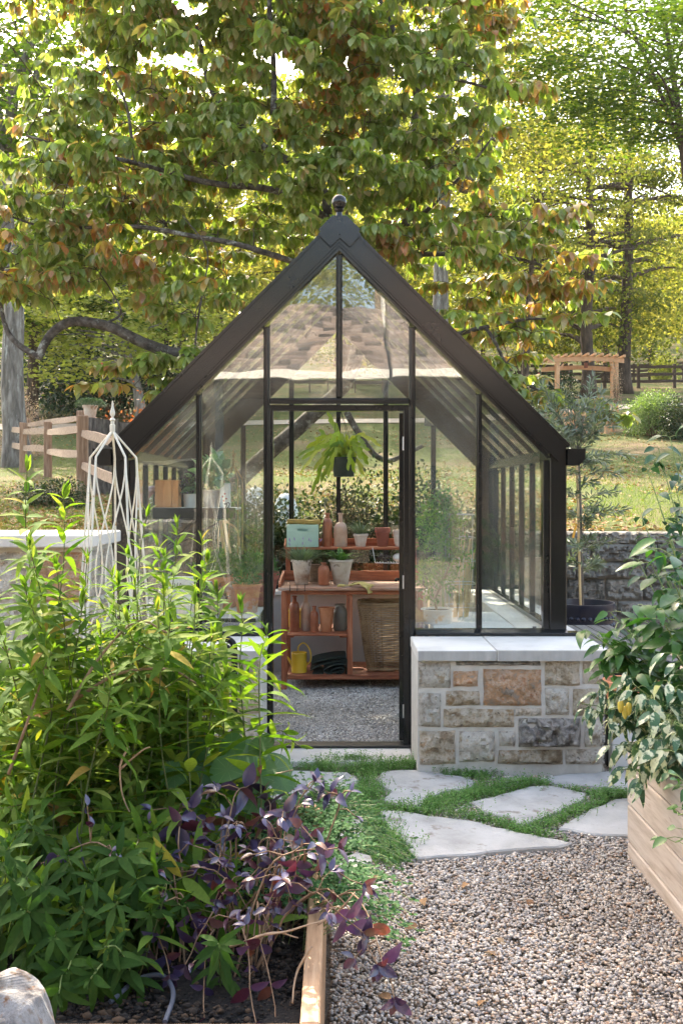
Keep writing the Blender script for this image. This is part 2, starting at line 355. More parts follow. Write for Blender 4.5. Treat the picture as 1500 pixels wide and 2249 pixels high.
def leafset(parent, name, tpls, Pn, D, N, S, m, singles=0, mass_name='foliage', rng=None, smooth=True):
    """singles: the leaves that show largest become objects of their own sharing mesh data, the rest one mass"""
    rng = rng or np.random.default_rng(1); Pn = np.asarray(Pn, float); D = np.asarray(D, float); N = np.asarray(N, float); S = np.asarray(S, float)
    o = np.array(org(parent)); pick = np.zeros(len(Pn), bool)
    if singles:
        px = 740 + Pn[:,0]/Pn[:,1]*FPX; py = 1080 - (Pn[:,2]-EYE)/Pn[:,1]*FPX
        inside = (px > -10) & (px < 1510) & (py > -10) & (py < 2260)
        size = np.where(inside, S/Pn[:,1], 0); pick[np.argsort(-size)[:singles]] = True
        meshes = []
        for q, (V, T) in enumerate(tpls): meshes.append(fastmesh(name, V, T, m, smooth))
        X, Y, Z = frames(D, N)
        for i in np.nonzero(pick)[0]:
            ob = link(name, meshes[i % len(tpls)], parent); s = S[i]; p = Pn[i]-o
            ob.matrix_basis = Matrix(((X[i,0]*s, Y[i,0]*s, Z[i,0]*s, p[0]), (X[i,1]*s, Y[i,1]*s, Z[i,1]*s, p[1]), (X[i,2]*s, Y[i,2]*s, Z[i,2]*s, p[2]), (0,0,0,1)))
    rest = np.nonzero(~pick)[0]
    if len(rest):
        Vs = []; Ts = []; off = 0
        for q, tpl in enumerate(tpls):
            r = rest[rest % len(tpls) == q]
            if not len(r): continue
            V, T = leaf_mass(tpl, Pn[r], D[r], N[r], S[r]); Vs.append(V-o); Ts.append(T+off); off += len(V)
        ob = link(mass_name, fastmesh(mass_name, np.concatenate(Vs), np.concatenate(Ts), m, smooth), parent); tag(ob, kind='stuff'); return ob
def curve(pts, n=10):
    """smooth polyline through points (Catmull-Rom)"""
    p = [Vector(q) for q in pts]; p = [2*p[0]-p[1]] + p + [2*p[-1]-p[-2]]; out = []
    seg = len(p)-3
    for i in range(seg):
        a, b, c, d = p[i:i+4]; k = max(2, n//seg)
        for j in range(k):
            t = j/k; out.append(0.5*((2*b) + (c-a)*t + (2*a-5*b+4*c-d)*t*t + (3*b-a-3*c+d)*t*t*t))
    out.append(p[-2]); return out
def taper(n, r0, r1): return [r0 + (r1-r0)*i/(n-1) for i in range(n)]
def wob(pts, amp, seed, f=1.3):
    return [Vector(p) + amp*Vector((mnoise.noise(Vector(p)*f + Vector((seed,0,0))), mnoise.noise(Vector(p)*f + Vector((0,seed,9))), 0.5*mnoise.noise(Vector(p)*f + Vector((5,0,seed))))) for p in pts]

# ------------------------------------------------------------------ terrain
PROF = [(-60,-0.04),(11.3,-0.04),(11.55,1.13),(15,1.5),(20,1.85),(24,2.15),(30,3.2),(36,4.3),(45,6.0),(55,7.6),(80,11.5),(140,24),(260,48),(420,60)]
def gz(x, y):
    for (a, za), (b, zb) in zip(PROF, PROF[1:]):
        if y <= b:
            z = za + (zb-za)*(y-a)/(b-a); break
    else: z = PROF[-1][1]
    if y > 11.6:
        k = min(1, (y-11.6)/6); z += k*0.22*mnoise.noise(Vector((x*0.11, y*0.09, 3)))
        if y > 40: z += 1.2*mnoise.noise(Vector((x*0.03, y*0.03, 8)))*min(1, (y-40)/30)
    return z
ys = list(np.linspace(-60, 2, 8)) + [3, 4.5, 6, 8, 10, 11.0, 11.35, 11.5, 11.6, 12, 13] + list(np.linspace(14, 60, 60)) + list(np.linspace(63, 260, 40)) + [320, 420]
xs = list(np.linspace(-300, -30, 12)) + list(np.linspace(-27, 27, 61)) + list(np.linspace(30, 300, 12))
V = [(x, y, gz(x, y)) for y in ys for x in xs]; nx = len(xs)
F = [(j*nx+i, j*nx+i+1, (j+1)*nx+i+1, (j+1)*nx+i) for j in range(len(ys)-1) for i in range(nx-1)]
def groundmat():
    m, t, b = _mat('lawn_and_garden_earth'); ge = t.nodes.new('ShaderNodeNewGeometry')
    pos = ge.outputs['Position']; sp = t.nodes.new('ShaderNodeSeparateXYZ'); t.links.new(pos, sp.inputs[0])
    n1 = noise_node(t, pos, 0.35, 5, 0.6); n2 = noise_node(t, pos, 14, 5, 0.7); n3 = noise_node(t, pos, 45, 3, 0.7)
    grass = ramp(t, n2, [(0.055,0.075,0.020), (0.095,0.115,0.034), (0.17,0.165,0.065)], [0.3, 0.5, 0.72])
    dry = ramp(t, n3, [(0.09,0.06,0.035), (0.20,0.14,0.08), (0.32,0.235,0.15)], [0.3, 0.5, 0.7])
    c = mixc(t, ramp(t, n1, [(0,0,0),(1,1,1)], [0.47, 0.62]), grass, dry)
    earth = ramp(t, n3, [(0.10,0.08,0.06),(0.24,0.205,0.165)], [0.3,0.7])
    near = math_(t, 'LESS_THAN', sp.outputs[1], 11.4)
    c = mixc(t, near, c, earth)
    t.links.new(c, b.inputs['Base Color']); b.inputs['Roughness'].default_value = 0.95; b.inputs['Specular IOR Level'].default_value = 0.15
    bp = t.nodes.new('ShaderNodeBump'); bp.inputs['Strength'].default_value = 0.8; bp.inputs['Distance'].default_value = 0.04
    t.links.new(n3, bp.inputs['Height']); t.links.new(bp.outputs[0], b.inputs['Normal']); return m
M['ground'] = groundmat()
g = MB().add(V, F); solo('ground', g, M['ground'], None, None, kind='structure', smooth=2)
# lane across the slope
M['lane'] = pm('pale_lane_surface', [(0.42,0.33,0.27), (0.55,0.45,0.37)], 2, 0.95, 0.2, 30)
def ribbon(pts, wd, dz=0.03):
    mb = MB(); pts = curve(pts, 60); vs = []
    for i, p in enumerate(pts):
        t = (pts[min(i+1, len(pts)-1)]-pts[max(i-1, 0)]); s = Vector((t.y, -t.x, 0)).normalized()*wd/2
        for q in (p-s, p, p+s): vs.append((q.x, q.y, gz(q.x, q.y)+dz))
    n = len(pts); return mb.add(vs, [(3*i+k, 3*i+k+1, 3*i+4+k, 3*i+3+k) for i in range(n-1) for k in (0,1)])
solo('lane', ribbon([(-30,31,0),(-12,32.5,0),(-4,34,0),(4,36,0),(12,40,0),(30,44,0)], 1.6), M['lane'], None, None, kind='structure')

# ------------------------------------------------------------------ gravel, flagstones, thyme
def in_poly(x, y, poly):
    c = False; j = len(poly)-1
    for i in range(len(poly)):
        xi, yi = poly[i]; xj, yj = poly[j]
        if ((yi > y) != (yj > y)) and (x < (xj-xi)*(y-yi)/(yj-yi)+xi): c = not c
        j = i
    return c
FLAGS = [[(560,1700),(605,1690),(765,1697),(787,1712),(780,1735),(735,1750),(690,1748),(620,1752),(560,1742)],
         [(600,1765),(690,1762),(745,1758),(768,1764),(800,1800),(806,1830),(780,1850),(700,1858),(600,1850)],
         [(836,1697),(880,1690),(930,1692),(1010,1706),(1045,1715),(1030,1732),(985,1735),(935,1752),(925,1768),(905,1773),(860,1765),(842,1755),(858,1738),(828,1718)],
         [(829,1777),(880,1780),(940,1790),(1030,1800),(1140,1828),(1255,1849),(1230,1857),(1140,1864),(1040,1872),(912,1883),(900,1865),(880,1835),(848,1815)],
         [(1036,1762),(1100,1745),(1165,1728),(1205,1725),(1287,1742),(1285,1756),(1240,1775),(1190,1797),(1150,1815),(1120,1795),(1060,1782)],
         [(1176,1710),(1240,1700),(1330,1694),(1400,1688),(1460,1700),(1440,1738),(1390,1734),(1330,1728),(1250,1724)],
         [(1222,1818),(1280,1785),(1320,1768),(1355,1753),(1420,1750),(1480,1780),(1440,1830),(1380,1834),(1310,1832)],
         [(740,1890),(780,1872),(818,1878),(820,1890),(780,1905),(700,1900)]]
ZF = -0.005
path = thing('stone_path', None, None, (1.0, 5.0, -0.04), kind='structure')
FW = []
rng = random.Random(3)
for poly in FLAGS:
    w_ = [G(x, y, ZF) for x, y in poly]; w2 = []
    for i, a in enumerate(w_):              # uneven broken edge
        b = w_[(i+1) % len(w_)]; n = max(1, int((b-a).length/0.06))
        for k in range(n):
            q = a.lerp(b, k/n); d = 0.010
            w2.append((q.x + rng.uniform(-d, d), q.y + rng.uniform(-d, d)))
    FW.append(w2)
    cx = sum(p[0] for p in w2)/len(w2); cy_ = sum(p[1] for p in w2)/len(w2)
    inn = [(cx+(x-cx)*0.975, cy_+(y-cy_)*0.975) for x, y in w2]; n = len(w2)
    zt = ZF + rng.uniform(-0.004, 0.004)
    vs = [(x, y, zt) for x, y in inn] + [(x, y, zt-0.007) for x, y in w2] + [(x, y, -0.06) for x, y in w2]
    fs = [tuple(range(n))] + [(i, n+i, n+(i+1) % n, (i+1) % n)[::-1] for i in range(n)] + [(n+i, 2*n+i, 2*n+(i+1) % n, n+(i+1) % n)[::-1] for i in range(n)]
    MB().add(vs, fs).build('flagstone', M['flag'], path)
t_ = (1 + 5**0.5)/2
ICO_V = nrm(np.array([(-1,t_,0),(1,t_,0),(-1,-t_,0),(1,-t_,0),(0,-1,t_),(0,1,t_),(0,-1,-t_),(0,1,-t_),(t_,0,-1),(t_,0,1),(-t_,0,-1),(-t_,0,1)], float))
ICO_T = np.array([(0,11,5),(0,5,1),(0,1,7),(0,7,10),(0,10,11),(1,5,9),(5,11,4),(11,10,2),(10,7,6),(7,1,8),(3,9,4),(3,4,2),(3,2,6),(3,6,8),(3,8,9),(4,9,5),(2,4,11),(6,2,10),(8,6,7),(9,8,1)], int)
def pebble_mat(name, cols, rough):
    m, t, b = _mat(name); ge = t.nodes.new('ShaderNodeNewGeometry')
    c = ramp(t, ge.outputs['Random Per Island'], cols, [i/(len(cols)-1) for i in range(len(cols))])
    n = noise_node(t, ge.outputs['Position'], 130, 3, 0.6); c = mixc(t, 0.5, c, ramp(t, n, [(0.6,0.6,0.6),(1.3,1.3,1.3)], [0.3,0.7]), 'MULTIPLY')
    n4 = noise_node(t, ge.outputs['Position'], 1.6, 3, 0.6); c = mixc(t, 1.0, c, ramp(t, n4, [(0.80,0.76,0.72),(1.12,1.10,1.08)], [0.35,0.65]), 'MULTIPLY')
    t.links.new(c, b.inputs['Base Color']); b.inputs['Roughness'].default_value = rough; return m
M['pebble'] = pebble_mat('river_pebbles', [(0.10,0.09,0.082),(0.52,0.49,0.45),(0.28,0.27,0.26),(0.64,0.58,0.50),(0.36,0.22,0.13),(0.55,0.53,0.50),(0.18,0.18,0.19),(0.72,0.67,0.60),(0.52,0.40,0.28),(0.33,0.335,0.36),(0.60,0.51,0.40),(0.19,0.135,0.095),(0.80,0.76,0.69),(0.38,0.35,0.33)], 0.5)
M['chips'] = pebble_mat('grey_stone_chips', [(0.22,0.21,0.20),(0.62,0.60,0.57),(0.44,0.43,0.41),(0.76,0.74,0.71),(0.50,0.46,0.41),(0.34,0.33,0.31),(0.68,0.66,0.63)], 0.75)
def pebbles(name, X0, X1, Y0, Y1, z, size, m, seed, reject, flat=0.62, smooth=True, cover=1.95):
    r = np.random.default_rng(seed); n = int((X1-X0)*(Y1-Y0)/(size*size)*cover)
    x = r.uniform(X0, X1, n); y = r.uniform(Y0, Y1, n); ok = ~reject(x, y); x = x[ok]; y = y[ok]; n = len(x)
    s = size*0.5*np.exp(r.normal(0, 0.27, n)).clip(0.5, 2.1)
    jit = 1 + r.normal(0, 0.12, (n, 12, 1)); Vp = ICO_V[None]*jit
    Vp = Vp*np.stack([r.uniform(0.8,1.25,n), r.uniform(0.7,1.05,n), r.uniform(flat*0.7,flat*1.2,n)], 1)[:, None, :]
    a = r.uniform(0, 2*np.pi, n); tl = r.normal(0, 0.35, n); ca, sa, ct, st = np.cos(a), np.sin(a), np.cos(tl), np.sin(tl)
    Xr = Vp[:,:,0]; Yr = Vp[:,:,1]*ct[:,None]-Vp[:,:,2]*st[:,None]; Zr = Vp[:,:,1]*st[:,None]+Vp[:,:,2]*ct[:,None]
    W = np.stack([Xr*ca[:,None]-Yr*sa[:,None], Xr*sa[:,None]+Yr*ca[:,None], Zr], 2)*s[:,None,None]
    hz = np.array([0.018*mnoise.noise(Vector((u*2.3, v*2.3, 1))) for u, v in zip(x, y)])
    W += np.stack([x, y, z + 0.012 + 0.6*hz + r.uniform(-0.003, 0.009, n)], 1)[:, None, :]
    T = (ICO_T[None] + (np.arange(n)*12)[:, None, None]).reshape(-1, 3)
    o = link(name, fastmesh(name, W.reshape(-1,3), T, m, smooth)); tag(o, kind='stuff'); return o, n
def rej_out(x, y):
    bad = (y > 5.68) & (x < 1.55) | (x < -0.02) & (y < 4.6) | (x > 1.31) & (y < 4.46)
    for p in FW:
        xs_ = [q[0] for q in p]; ys_ = [q[1] for q in p]
        near = (x > min(xs_)) & (x < max(xs_)) & (y > min(ys_)) & (y < max(ys_)) & ~bad
        for i in np.nonzero(near)[0]:
            if in_poly(x[i], y[i], p): bad[i] = True
    px = 740 + x/y*FPX; py = 1080 + EYE/y*FPX
    far = (px > 1540) | (px < 500); return bad | far
o, n1_ = pebbles('gravel', -0.6, 2.6, 2.75, 4.6, -0.04, 0.0125, M['pebble'], 5, rej_out); tag(o, 'mixed river pebbles covering the path between the raised beds', 'gravel')
o, n2_ = pebbles('gravel', -0.6, 2.6, 4.6, 7.2, -0.04, 0.0150, M['pebble'], 6, rej_out); tag(o, 'fine mixed gravel around the flagstones and against the stone wall', 'gravel')
o, n3_ = pebbles('gravel_chips', -0.60, 0.66, 6.30, 8.75, -0.03, 0.0135, M['chips'], 7, lambda x, y: y < 0, flat=0.75, smooth=False); tag(o, 'pale grey stone chips on the greenhouse floor inside the doorway', 'gravel')
fl = MB().box((-1.35, 6.2, -0.09), (1.35, 9.3, -0.033)); solo('greenhouse_floor', fl, M['dirt'], None, None, kind='structure')
# creeping thyme between the flagstones
def mk_thyme():
    r = np.random.default_rng(11); rr = random.Random(4)
    lines = [([(600,1690),(700,1682),(780,1688),(860,1680),(905,1672),(960,1682),(1010,1695),(1080,1702)], 0.13),
             ([(700,1672),(760,1665),(815,1668)], 0.10), ([(815,1680),(812,1720),(800,1745),(815,1780),(830,1810),(850,1845),(880,1862)], 0.15),
             ([(860,1770),(920,1776),(985,1760),(1060,1738),(1120,1726),(1180,1718)], 0.13), ([(930,1760),(1010,1745),(1080,1725)], 0.12),
             ([(985,1785),(1050,1790),(1110,1808),(1150,1822),(1220,1838)], 0.08), ([(1145,1822),(1200,1805),(1260,1785),(1300,1768),(1340,1748),(1378,1740)], 0.10),
             ([(1160,1712),(1240,1730),(1300,1738),(1360,1742)], 0.06), ([(820,1830),(840,1870),(850,1875)], 0.14)]
    Pn = []; D = []; N = []; S = []; st = MB()
    for pts, wd in lines:
        c = curve([G(x, y, 0) for x, y in pts], 40)
        L = sum((b-a).length for a, b in zip(c, c[1:]))
        for _ in range(int(L*wd*8000)):
            k = rr.random()*(len(c)-1); i = int(k); q = c[i].lerp(c[i+1], k-i)
            x = q.x + rr.gauss(0, wd*0.42); y = q.y + rr.gauss(0, wd*0.42)
            h = 0.055*(0.6 + 0.9*abs(mnoise.noise(Vector((x*6, y*6, 0)))))*(1.6 if rr.random() < 0.12 else 1)
            lx = rr.gauss(0, 0.4); ly = rr.gauss(0, 0.4); m_ = rr.randint(4, 6); b0 = Vector((x, y, -0.03))
            if any(in_poly(x, y, p) for p in FW) and rr.random() < 0.78: continue
            for j in range(m_):
                u = (j+1)/m_; p = b0 + Vector((lx*h*u, ly*h*u, h*u)); a = rr.uniform(0, 6.28)
                for s_ in (0, 3.14):
                    Pn.append(p); D.append((math.cos(a+s_), math.sin(a+s_), rr.uniform(0.0,0.9))); N.append((rr.gauss(0,.3), rr.gauss(0,.3), 1)); S.append(rr.uniform(0.007, 0.013))
            if rr.random() < 0.25: st.tube([b0, b0+Vector((lx*h, ly*h, h))], 0.0009, 3, False)
    m = leafmat('thyme_leaf', [(0.07,0.17,0.035),(0.12,0.26,0.05),(0.18,0.33,0.08),(0.09,0.20,0.045)], 0.3, 0.6)
    root = thing('creeping_thyme', 'low green creeping thyme growing in the joints between the flagstones', 'ground cover', (1.0, 5.0, -0.03), kind='stuff')
    leafset(root, 'sprig', [SMALL], Pn, D, N, S, m, 0, 'sprigs'); st.build('stems', M['stem_green'], root, kind='stuff'); print('thyme', len(Pn))
mk_thyme()

# ------------------------------------------------------------------ masonry
def rock_block(x0, x1, z0, z1, yf, depth, seed, out=0.028, chip=1.0, face='front'):
    """rock-faced squared stone: front face at yf bulges towards -y"""
    mb = MB(); w_ = x1-x0; h = z1-z0; nu = max(4, int(w_/0.017)); nv = max(3, int(h/0.017))
    def fn(u, v):
        e = min(u*w_, (1-u)*w_, v*h, (1-v)*h); k = min(1, e/0.03)
        p = Vector((x0+u*w_, 0, z0+v*h)) + Vector((seed*3.1, seed*1.7, 0))
        a = mnoise.noise(p*9)*0.7 + mnoise.noise(p*23)*0.9 + mnoise.noise(p*48)*0.7
        a2 = 1-abs(mnoise.noise(p*5+Vector((0,7,0))))*2
        jx = 0.006*mnoise.noise(p*14+Vector((3,0,0))); jz = 0.006*mnoise.noise(p*14+Vector((0,0,4)))
        y = yf - out*(k**0.5)*(0.60 + 0.75*a*chip + 0.35*a2)
        return (x0+u*w_+jx, y, z0+v*h+jz)
    mb.grid(fn, nu, nv); n0 = nu+1; nt_ = (nu+1)*(nv+1)
    ring = [i for i in range(nu+1)] + [j*n0+nu for j in range(1, nv+1)] + [nv*n0+i for i in range(nu-1, -1, -1)] + [j*n0 for j in range(nv-1, 0, -1)]
    b = len(mb.v); mb.v += [(mb.v[i][0], yf+depth, mb.v[i][2]) for i in ring]; m_ = len(ring)
    mb.f += [(ring[i], b+i, b+(i+1) % m_, ring[(i+1) % m_]) for i in range(m_)]
    return mb
def rot_block(mb, fn): mb.v = [tuple(fn(Vector(v))) for v in mb.v]; return mb
SM = [M['st_cream'], M['st_tan'], M['st_grey'], M['st_orange'], M['st_dark']]
def wall_joints(parent, a, b):
    MB().box(a, b).build('mortar', M['mortar'], parent)
# --- right dwarf wall under the glass
YW = 5.70
wr = thing('stone_wall', 'low wall of cream, tan and orange rock-faced stones under the glass right of the doorway', 'stone wall', (1.0, 5.9, -0.04))
def cr(x, z): return ((880+x/2.419-740)*YW/FPX, EYE-(1000+z/2.419-1080)*YW/FPX)
RS = [(95,1098,265,1236,0),(292,1092,742,1118,4),(275,1146,412,1231,3),(438,1135,746,1331,3),(765,1092,950,1225,1),(965,1090,1072,1215,2),
      (97,1260,212,1442,0),(237,1250,421,1331,1),(225,1346,600,1445,1),(608,1344,746,1386,2),(765,1236,892,1381,0),(912,1240,1072,1382,1),
      (97,1462,290,1642,1),(308,1465,500,1628,0),(520,1465,606,1546,0),(622,1396,955,1552,4),(975,1405,1070,1550,0),(515,1566,860,1642,1),(872,1562,1070,1642,0)]
for i, (a, b, c, d, k) in enumerate(RS):
    xa, za = cr(a, b); xb, zb = cr(c, d)
    rock_block(xa+0.002, xb-0.002, zb+0.002, za-0.002, YW, 0.10, i*1.3+1, out=0.045 if k == 4 and c-a > 300 and d-b > 60 else 0.03, chip=1.6 if k == 4 else 1).build('stone', SM[k], wr, smooth=True)
wall_joints(wr, (0.462, YW+0.004, -0.10), (1.515, 6.20, 0.636))
wall_joints(wr, (1.21, 6.20, -0.10), (1.505, 9.40, 0.636))
rng = random.Random(8)
for j in range(3):                          # outer face of the side return
    y = 5.72
    while y < 9.3:
        L = rng.uniform(0.25, 0.5); b = rock_block(0, L-0.02, -0.06+j*0.232, 0.15+j*0.232, 0, 0.06, rng.random()*50)
        rot_block(b, lambda v, y=y: Vector((1.512-v.y, y+v.x, v.z))).build('stone', rng.choice(SM[:3]), wr, smooth=True); y += L
def coping(parent, x0, x1, y0, y1, zt=0.70, th=0.062):
    mb = MB().cbox((x0, y0, zt-th), (x1, y1, zt), 0.005); return mb.build('coping_slab', M['limestone'], parent)
def coping_r(parent, xs_, y0, y1):
    for a, b in zip(xs_, xs_[1:]):
        coping(parent, a+0.0015, b-0.0015, y0, y1)
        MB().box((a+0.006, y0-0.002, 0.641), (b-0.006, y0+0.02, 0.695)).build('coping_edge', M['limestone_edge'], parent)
coping_r(wr, [0.455, 0.907], 5.655, 6.20)
poly = [(0.910,5.655),(1.545,5.655),(1.545,9.42),(1.19,9.42),(1.19,6.2),(0.910,6.2)]
MB().prism([(p[0], p[1]) for p in poly], 0.638, 0.70, 'XY').build('coping_slab', M['limestone'], wr)
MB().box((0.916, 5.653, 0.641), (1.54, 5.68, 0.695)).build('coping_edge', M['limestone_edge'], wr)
# --- left dwarf wall
wl = thing('stone_wall', 'low grey stone wall left of the doorway, half hidden by the leafy herb bush', 'stone wall', (-1.0, 5.9, -0.04))
rng = random.Random(5)
z = -0.10; rows = [0.20, 0.22, 0.16, 0.15]
for j, h in enumerate(rows):
    x = -0.435; k = 0
    while x > -1.5:
        L = rng.uniform(0.18, 0.42) if k else (0.30, 0.22, 0.33, 0.26)[j]
        rock_block(max(-1.505, x-L+0.012), x-0.012, z+0.012, z+h-0.010, YW, 0.10, rng.random()*60).build('stone', rng.choice([SM[2], SM[2], SM[0], SM[1]]), wl, smooth=True)
        x -= L; k += 1
    z += h
wall_joints(wl, (-1.505, YW+0.004, -0.10), (-0.435, 6.20, 0.636)); wall_joints(wl, (-1.50, 6.20, -0.10), (-1.20, 9.40, 0.636))
coping_r(wl, [-1.53, -1.0, -0.424], 5.655, 6.20)
MB().cbox((-1.53, 6.203, 0.638), (-1.17, 9.42, 0.70), 0.004).build('coping_slab', M['limestone'], wl)
# --- back plinth, plastered inside
bp_ = thing('plinth_wall', 'grey plastered plinth wall along the back of the greenhouse behind the potting bench', 'plinth wall', (0, 9.2, -0.04))
MB().box((-1.168, 9.05, -0.08), (1.168, 9.35, 0.66)).build('wall', M['plaster'], bp_); MB().cbox((-1.168, 9.03, 0.662), (1.168, 9.40, 0.70), 0.004).build('coping_slab', M['limestone'], bp_)
MB().box((1.183, 6.30, -0.03), (1.207, 9.04, 0.636)).build('side_plaster', M['plaster'], wr); MB().box((-1.196, 6.30, -0.03), (-1.172, 9.04, 0.636)).build('side_plaster', M['plaster'], wl)
# --- door step
ds = solo('door_step', MB().cbox((-0.452, 5.93, -0.12), (0.458, 6.34, -0.004), 0.006), M['limestone'], 'pale limestone slab step under the greenhouse door', 'door step', (0, 6.1, -0.12))
# --- pier at the left
pr = thing('stone_pier', 'tall stone pier with a pale limestone cap left of the greenhouse', 'stone pier', (-2.0, 5.2, -0.04))
MB().cbox((-4.2, 4.88, 1.325), (-1.195, 5.52, 1.388), 0.006).build('cap_slab', M['limestone'], pr)
wall_joints(pr, (-4.1, 4.955, -0.1), (-1.245, 5.46, 1.322))
rng = random.Random(2); z = -0.08
for j, h in enumerate([0.30, 0.27, 0.30, 0.25, 0.27]):
    x = -1.235; k = 0
    while x > -3.2:
        L = rng.uniform(0.22, 0.5) if k else (0.25, 0.42, 0.22, 0.38, 0.30)[j]
        rock_block(x-L+0.01, x-0.01, z+0.01, z+h-0.01, 4.955, 0.08, rng.random()*60).build('stone', SM[3] if (k == 0 and j == 4) else rng.choice([SM[2], SM[0], SM[1]]), pr, smooth=True)
        x -= L; k += 1
    if j % 2:
        b = rock_block(0, 0.48, z+0.01, z+h-0.01, 0, 0.05, rng.random()*50, out=0.04); rot_block(b, lambda v: Vector((-1.25-v.y, 4.965+v.x, v.z))).build('stone', SM[2], pr, smooth=True)
    else:
        for q0, q1 in ((0, 0.23), (0.25, 0.48)):
            b = rock_block(q0, q1, z+0.01, z+h-0.01, 0, 0.05, rng.random()*50, out=0.035); rot_block(b, lambda v: Vector((-1.25-v.y, 4.965+v.x, v.z))).build('stone', SM[2] if q0 else SM[0], pr, smooth=True)
    z += h
# --- retaining wall behind
rw = thing('retaining_wall', 'dark weathered dry stone retaining wall holding the lawn behind the greenhouse', 'retaining wall', (0, 11.3, -0.04))
MB().box((-7, 11.36, -0.2), (7, 11.60, 1.09)).build('wall_core', M['dirt'], rw)
rng = random.Random(12)
for (xa, xb) in ((-4.6, 5.2),):
    z = -0.08
    for h in [0.24, 0.20, 0.25, 0.19, 0.20, 0.15]:
        x = xa
        while x < xb:
            L = rng.uniform(0.3, 0.85)
            rock_block(x+0.006, x+L-0.006, z+0.004, z+h-0.004+rng.uniform(-0.012, 0.008), 11.33+rng.uniform(-0.03, 0.03), 0.16, rng.random()*80, out=0.05, chip=1.3).build('stone', M['st_wall'], rw, smooth=True)
            x += L
        z += h
# ------------------------------------------------------------------ greenhouse
YG, YB = 6.25, 9.25; XC = 0.014; HW = 1.423
def gx(px): return (px-740)*YG/FPX
def gzp(py): return EYE-(py-1080)*YG/FPX
gh = thing('greenhouse', 'dark bronze framed glass greenhouse with a steep gable and a ball finial', 'greenhouse', (XC, 7.75, 0.70))
FR = M['frame']
GL = 3.108                              # height of the glass apex
BX = [gx(437), gx(586), gx(905), gx(1052)]
SILL = 0.735
def roof_z(x, off=0.0): return 3.315 - off - abs(x-XC)   # 45 degree roof
def bar(mb, x, z0, z1, y0, wd=0.034, dp=0.05):
    mb.cbox((x-wd/2, y0, z0), (x+wd/2, y0+dp, z1), 0.004); mb.cbox((x-wd*0.28, y0-0.010, z0+0.002), (x+wd*0.28, y0-0.0005, z1-0.01), 0.003)
# bargeboards (front and back)
def barge(Y0, Y1, tag_):
    for s in (-1, 1):
        a0, a1 = 0.0, 0.157
        xe = HW
        poly = [(0.0, 3.315-a0), (xe, 3.315-a0-xe), (xe-0.055, 3.315-a1-xe+0.055), (0.0, 3.315-a1)]
        MB().prism([(XC+s*x, z) for x, z in poly][::s], Y0, Y1).build('bargeboard', FR, gh)
        poly = [(0.0, 3.332), (xe+0.017, 3.332-xe-0.017), (xe+0.004, 3.332-xe-0.030), (0.0, 3.306)]        # thin top lip
        MB().prism([(XC+s*x, z) for x, z in poly][::s], Y0-0.008, Y1).build('roof_lip', FR, gh)
        for a0, a1, dy in ((0.160, 0.178, 0.000), (0.181, 0.206, 0.008)):
            xe2 = 1.30
            poly = [(0.0, 3.315-a0), (xe2+a0*0.1, 3.315-a0-xe2-a0*0.1), (xe2, 3.315-a1-xe2), (0.0, 3.315-a1)]
            MB().prism([(XC+s*x, z) for x, z in poly][::s], Y0+0.002+dy, Y1+0.01+dy).build('rafter', FR, gh)
barge(YG-0.035, YG+0.02, 'f'); barge(YB+0.0, YB+0.05, 'b')
# apex cap
def q(px, py): return (gx(px), gzp(py))
cap = [q(730,478), q(761,478), q(791,508), q(787,513), q(793,519), q(768,546), q(747,527), q(745.5,527), q(726,546), q(699,519), q(704,513), q(700,508)]
MB().prism(cap[::-1], YG-0.052, YG-0.040).build('apex_cap', FR, gh)
sc_ = MB(); sc_.ball((gx(746), YG-0.053, gzp(519)), 0.004, 8, 5); sc_.build('screw', M['black_metal'], gh)
fi = MB().lathe([(0.030,0),(0.030,0.006),(0.020,0.012),(0.018,0.030),(0.026,0.040),(0.030,0.046),(0.027,0.052),(0.016,0.058),(0.016,0.062)], (XC, YG-0.02, gzp(478)-0.004), 20)
fi.build('finial_neck', FR, gh, smooth=True)
MB().ball((XC, YG-0.02, gzp(446)), 0.047, 28, 16).build('finial_ball', FR, gh, smooth=2)
# verticals of the two gables
for Y, back in ((YG, False), (YB-0.04, True)):
    for i, x in enumerate(BX):
        mb = MB(); door = i in (1, 2)
        zt = roof_z(x, 0.207)-0.017
        if back: bar(mb, x if i not in (1, 2) else x + (0.02 if i == 1 else -0.02), SILL, zt, Y, 0.045)
        elif door: bar(mb, x, 0.0, zt, Y, 0.040, 0.06)
        else: bar(mb, x, SILL, zt, Y, 0.036)
        mb.build('glazing_bar', FR, gh)
    mb = MB(); bar(mb, XC, 2.19 if not back else SILL, 3.09, Y, 0.040); mb.build('glazing_bar', FR, gh)
    for s in (-1, 1):                       # corner posts
        xo = XC+s*HW; xi = XC+s*(HW-0.105)
        MB().cbox((min(xo, xi), Y-0.012, 0.705), (max(xo, xi), Y+0.08, 1.93), 0.006).build('corner_post', FR, gh)
        xi2 = XC+s*(HW-0.145)
        MB().cbox((min(xi-s*0.002, xi2), Y, SILL), (max(xi-s*0.002, xi2), Y+0.05, 1.80), 0.004).build('corner_trim', FR, gh)
# bottom rails
for s, xa in ((-1, gx(578)), (1, gx(912))):
    xo = XC+s*(HW+0.075); a, b = min(xa, xo), max(xa, xo)
    MB().cbox((a, YG-0.055, 0.702), (b, YG+0.05, 0.722), 0.003).build('base_rail', FR, gh)
    xo = XC+s*HW; a, b = min(xa, xo), max(xa, xo)
    MB().prism([(YG-0.05, 0.7225), (YG-0.014, 0.738), (YG+0.05, 0.738), (YG+0.05, 0.7225)][::-1], a, b, 'YZ').build('sill_rail', FR, gh)
MB().cbox((XC-HW, YB-0.05, 0.702), (XC+HW, YB+0.04, 0.736), 0.003).build('base_rail', FR, gh)
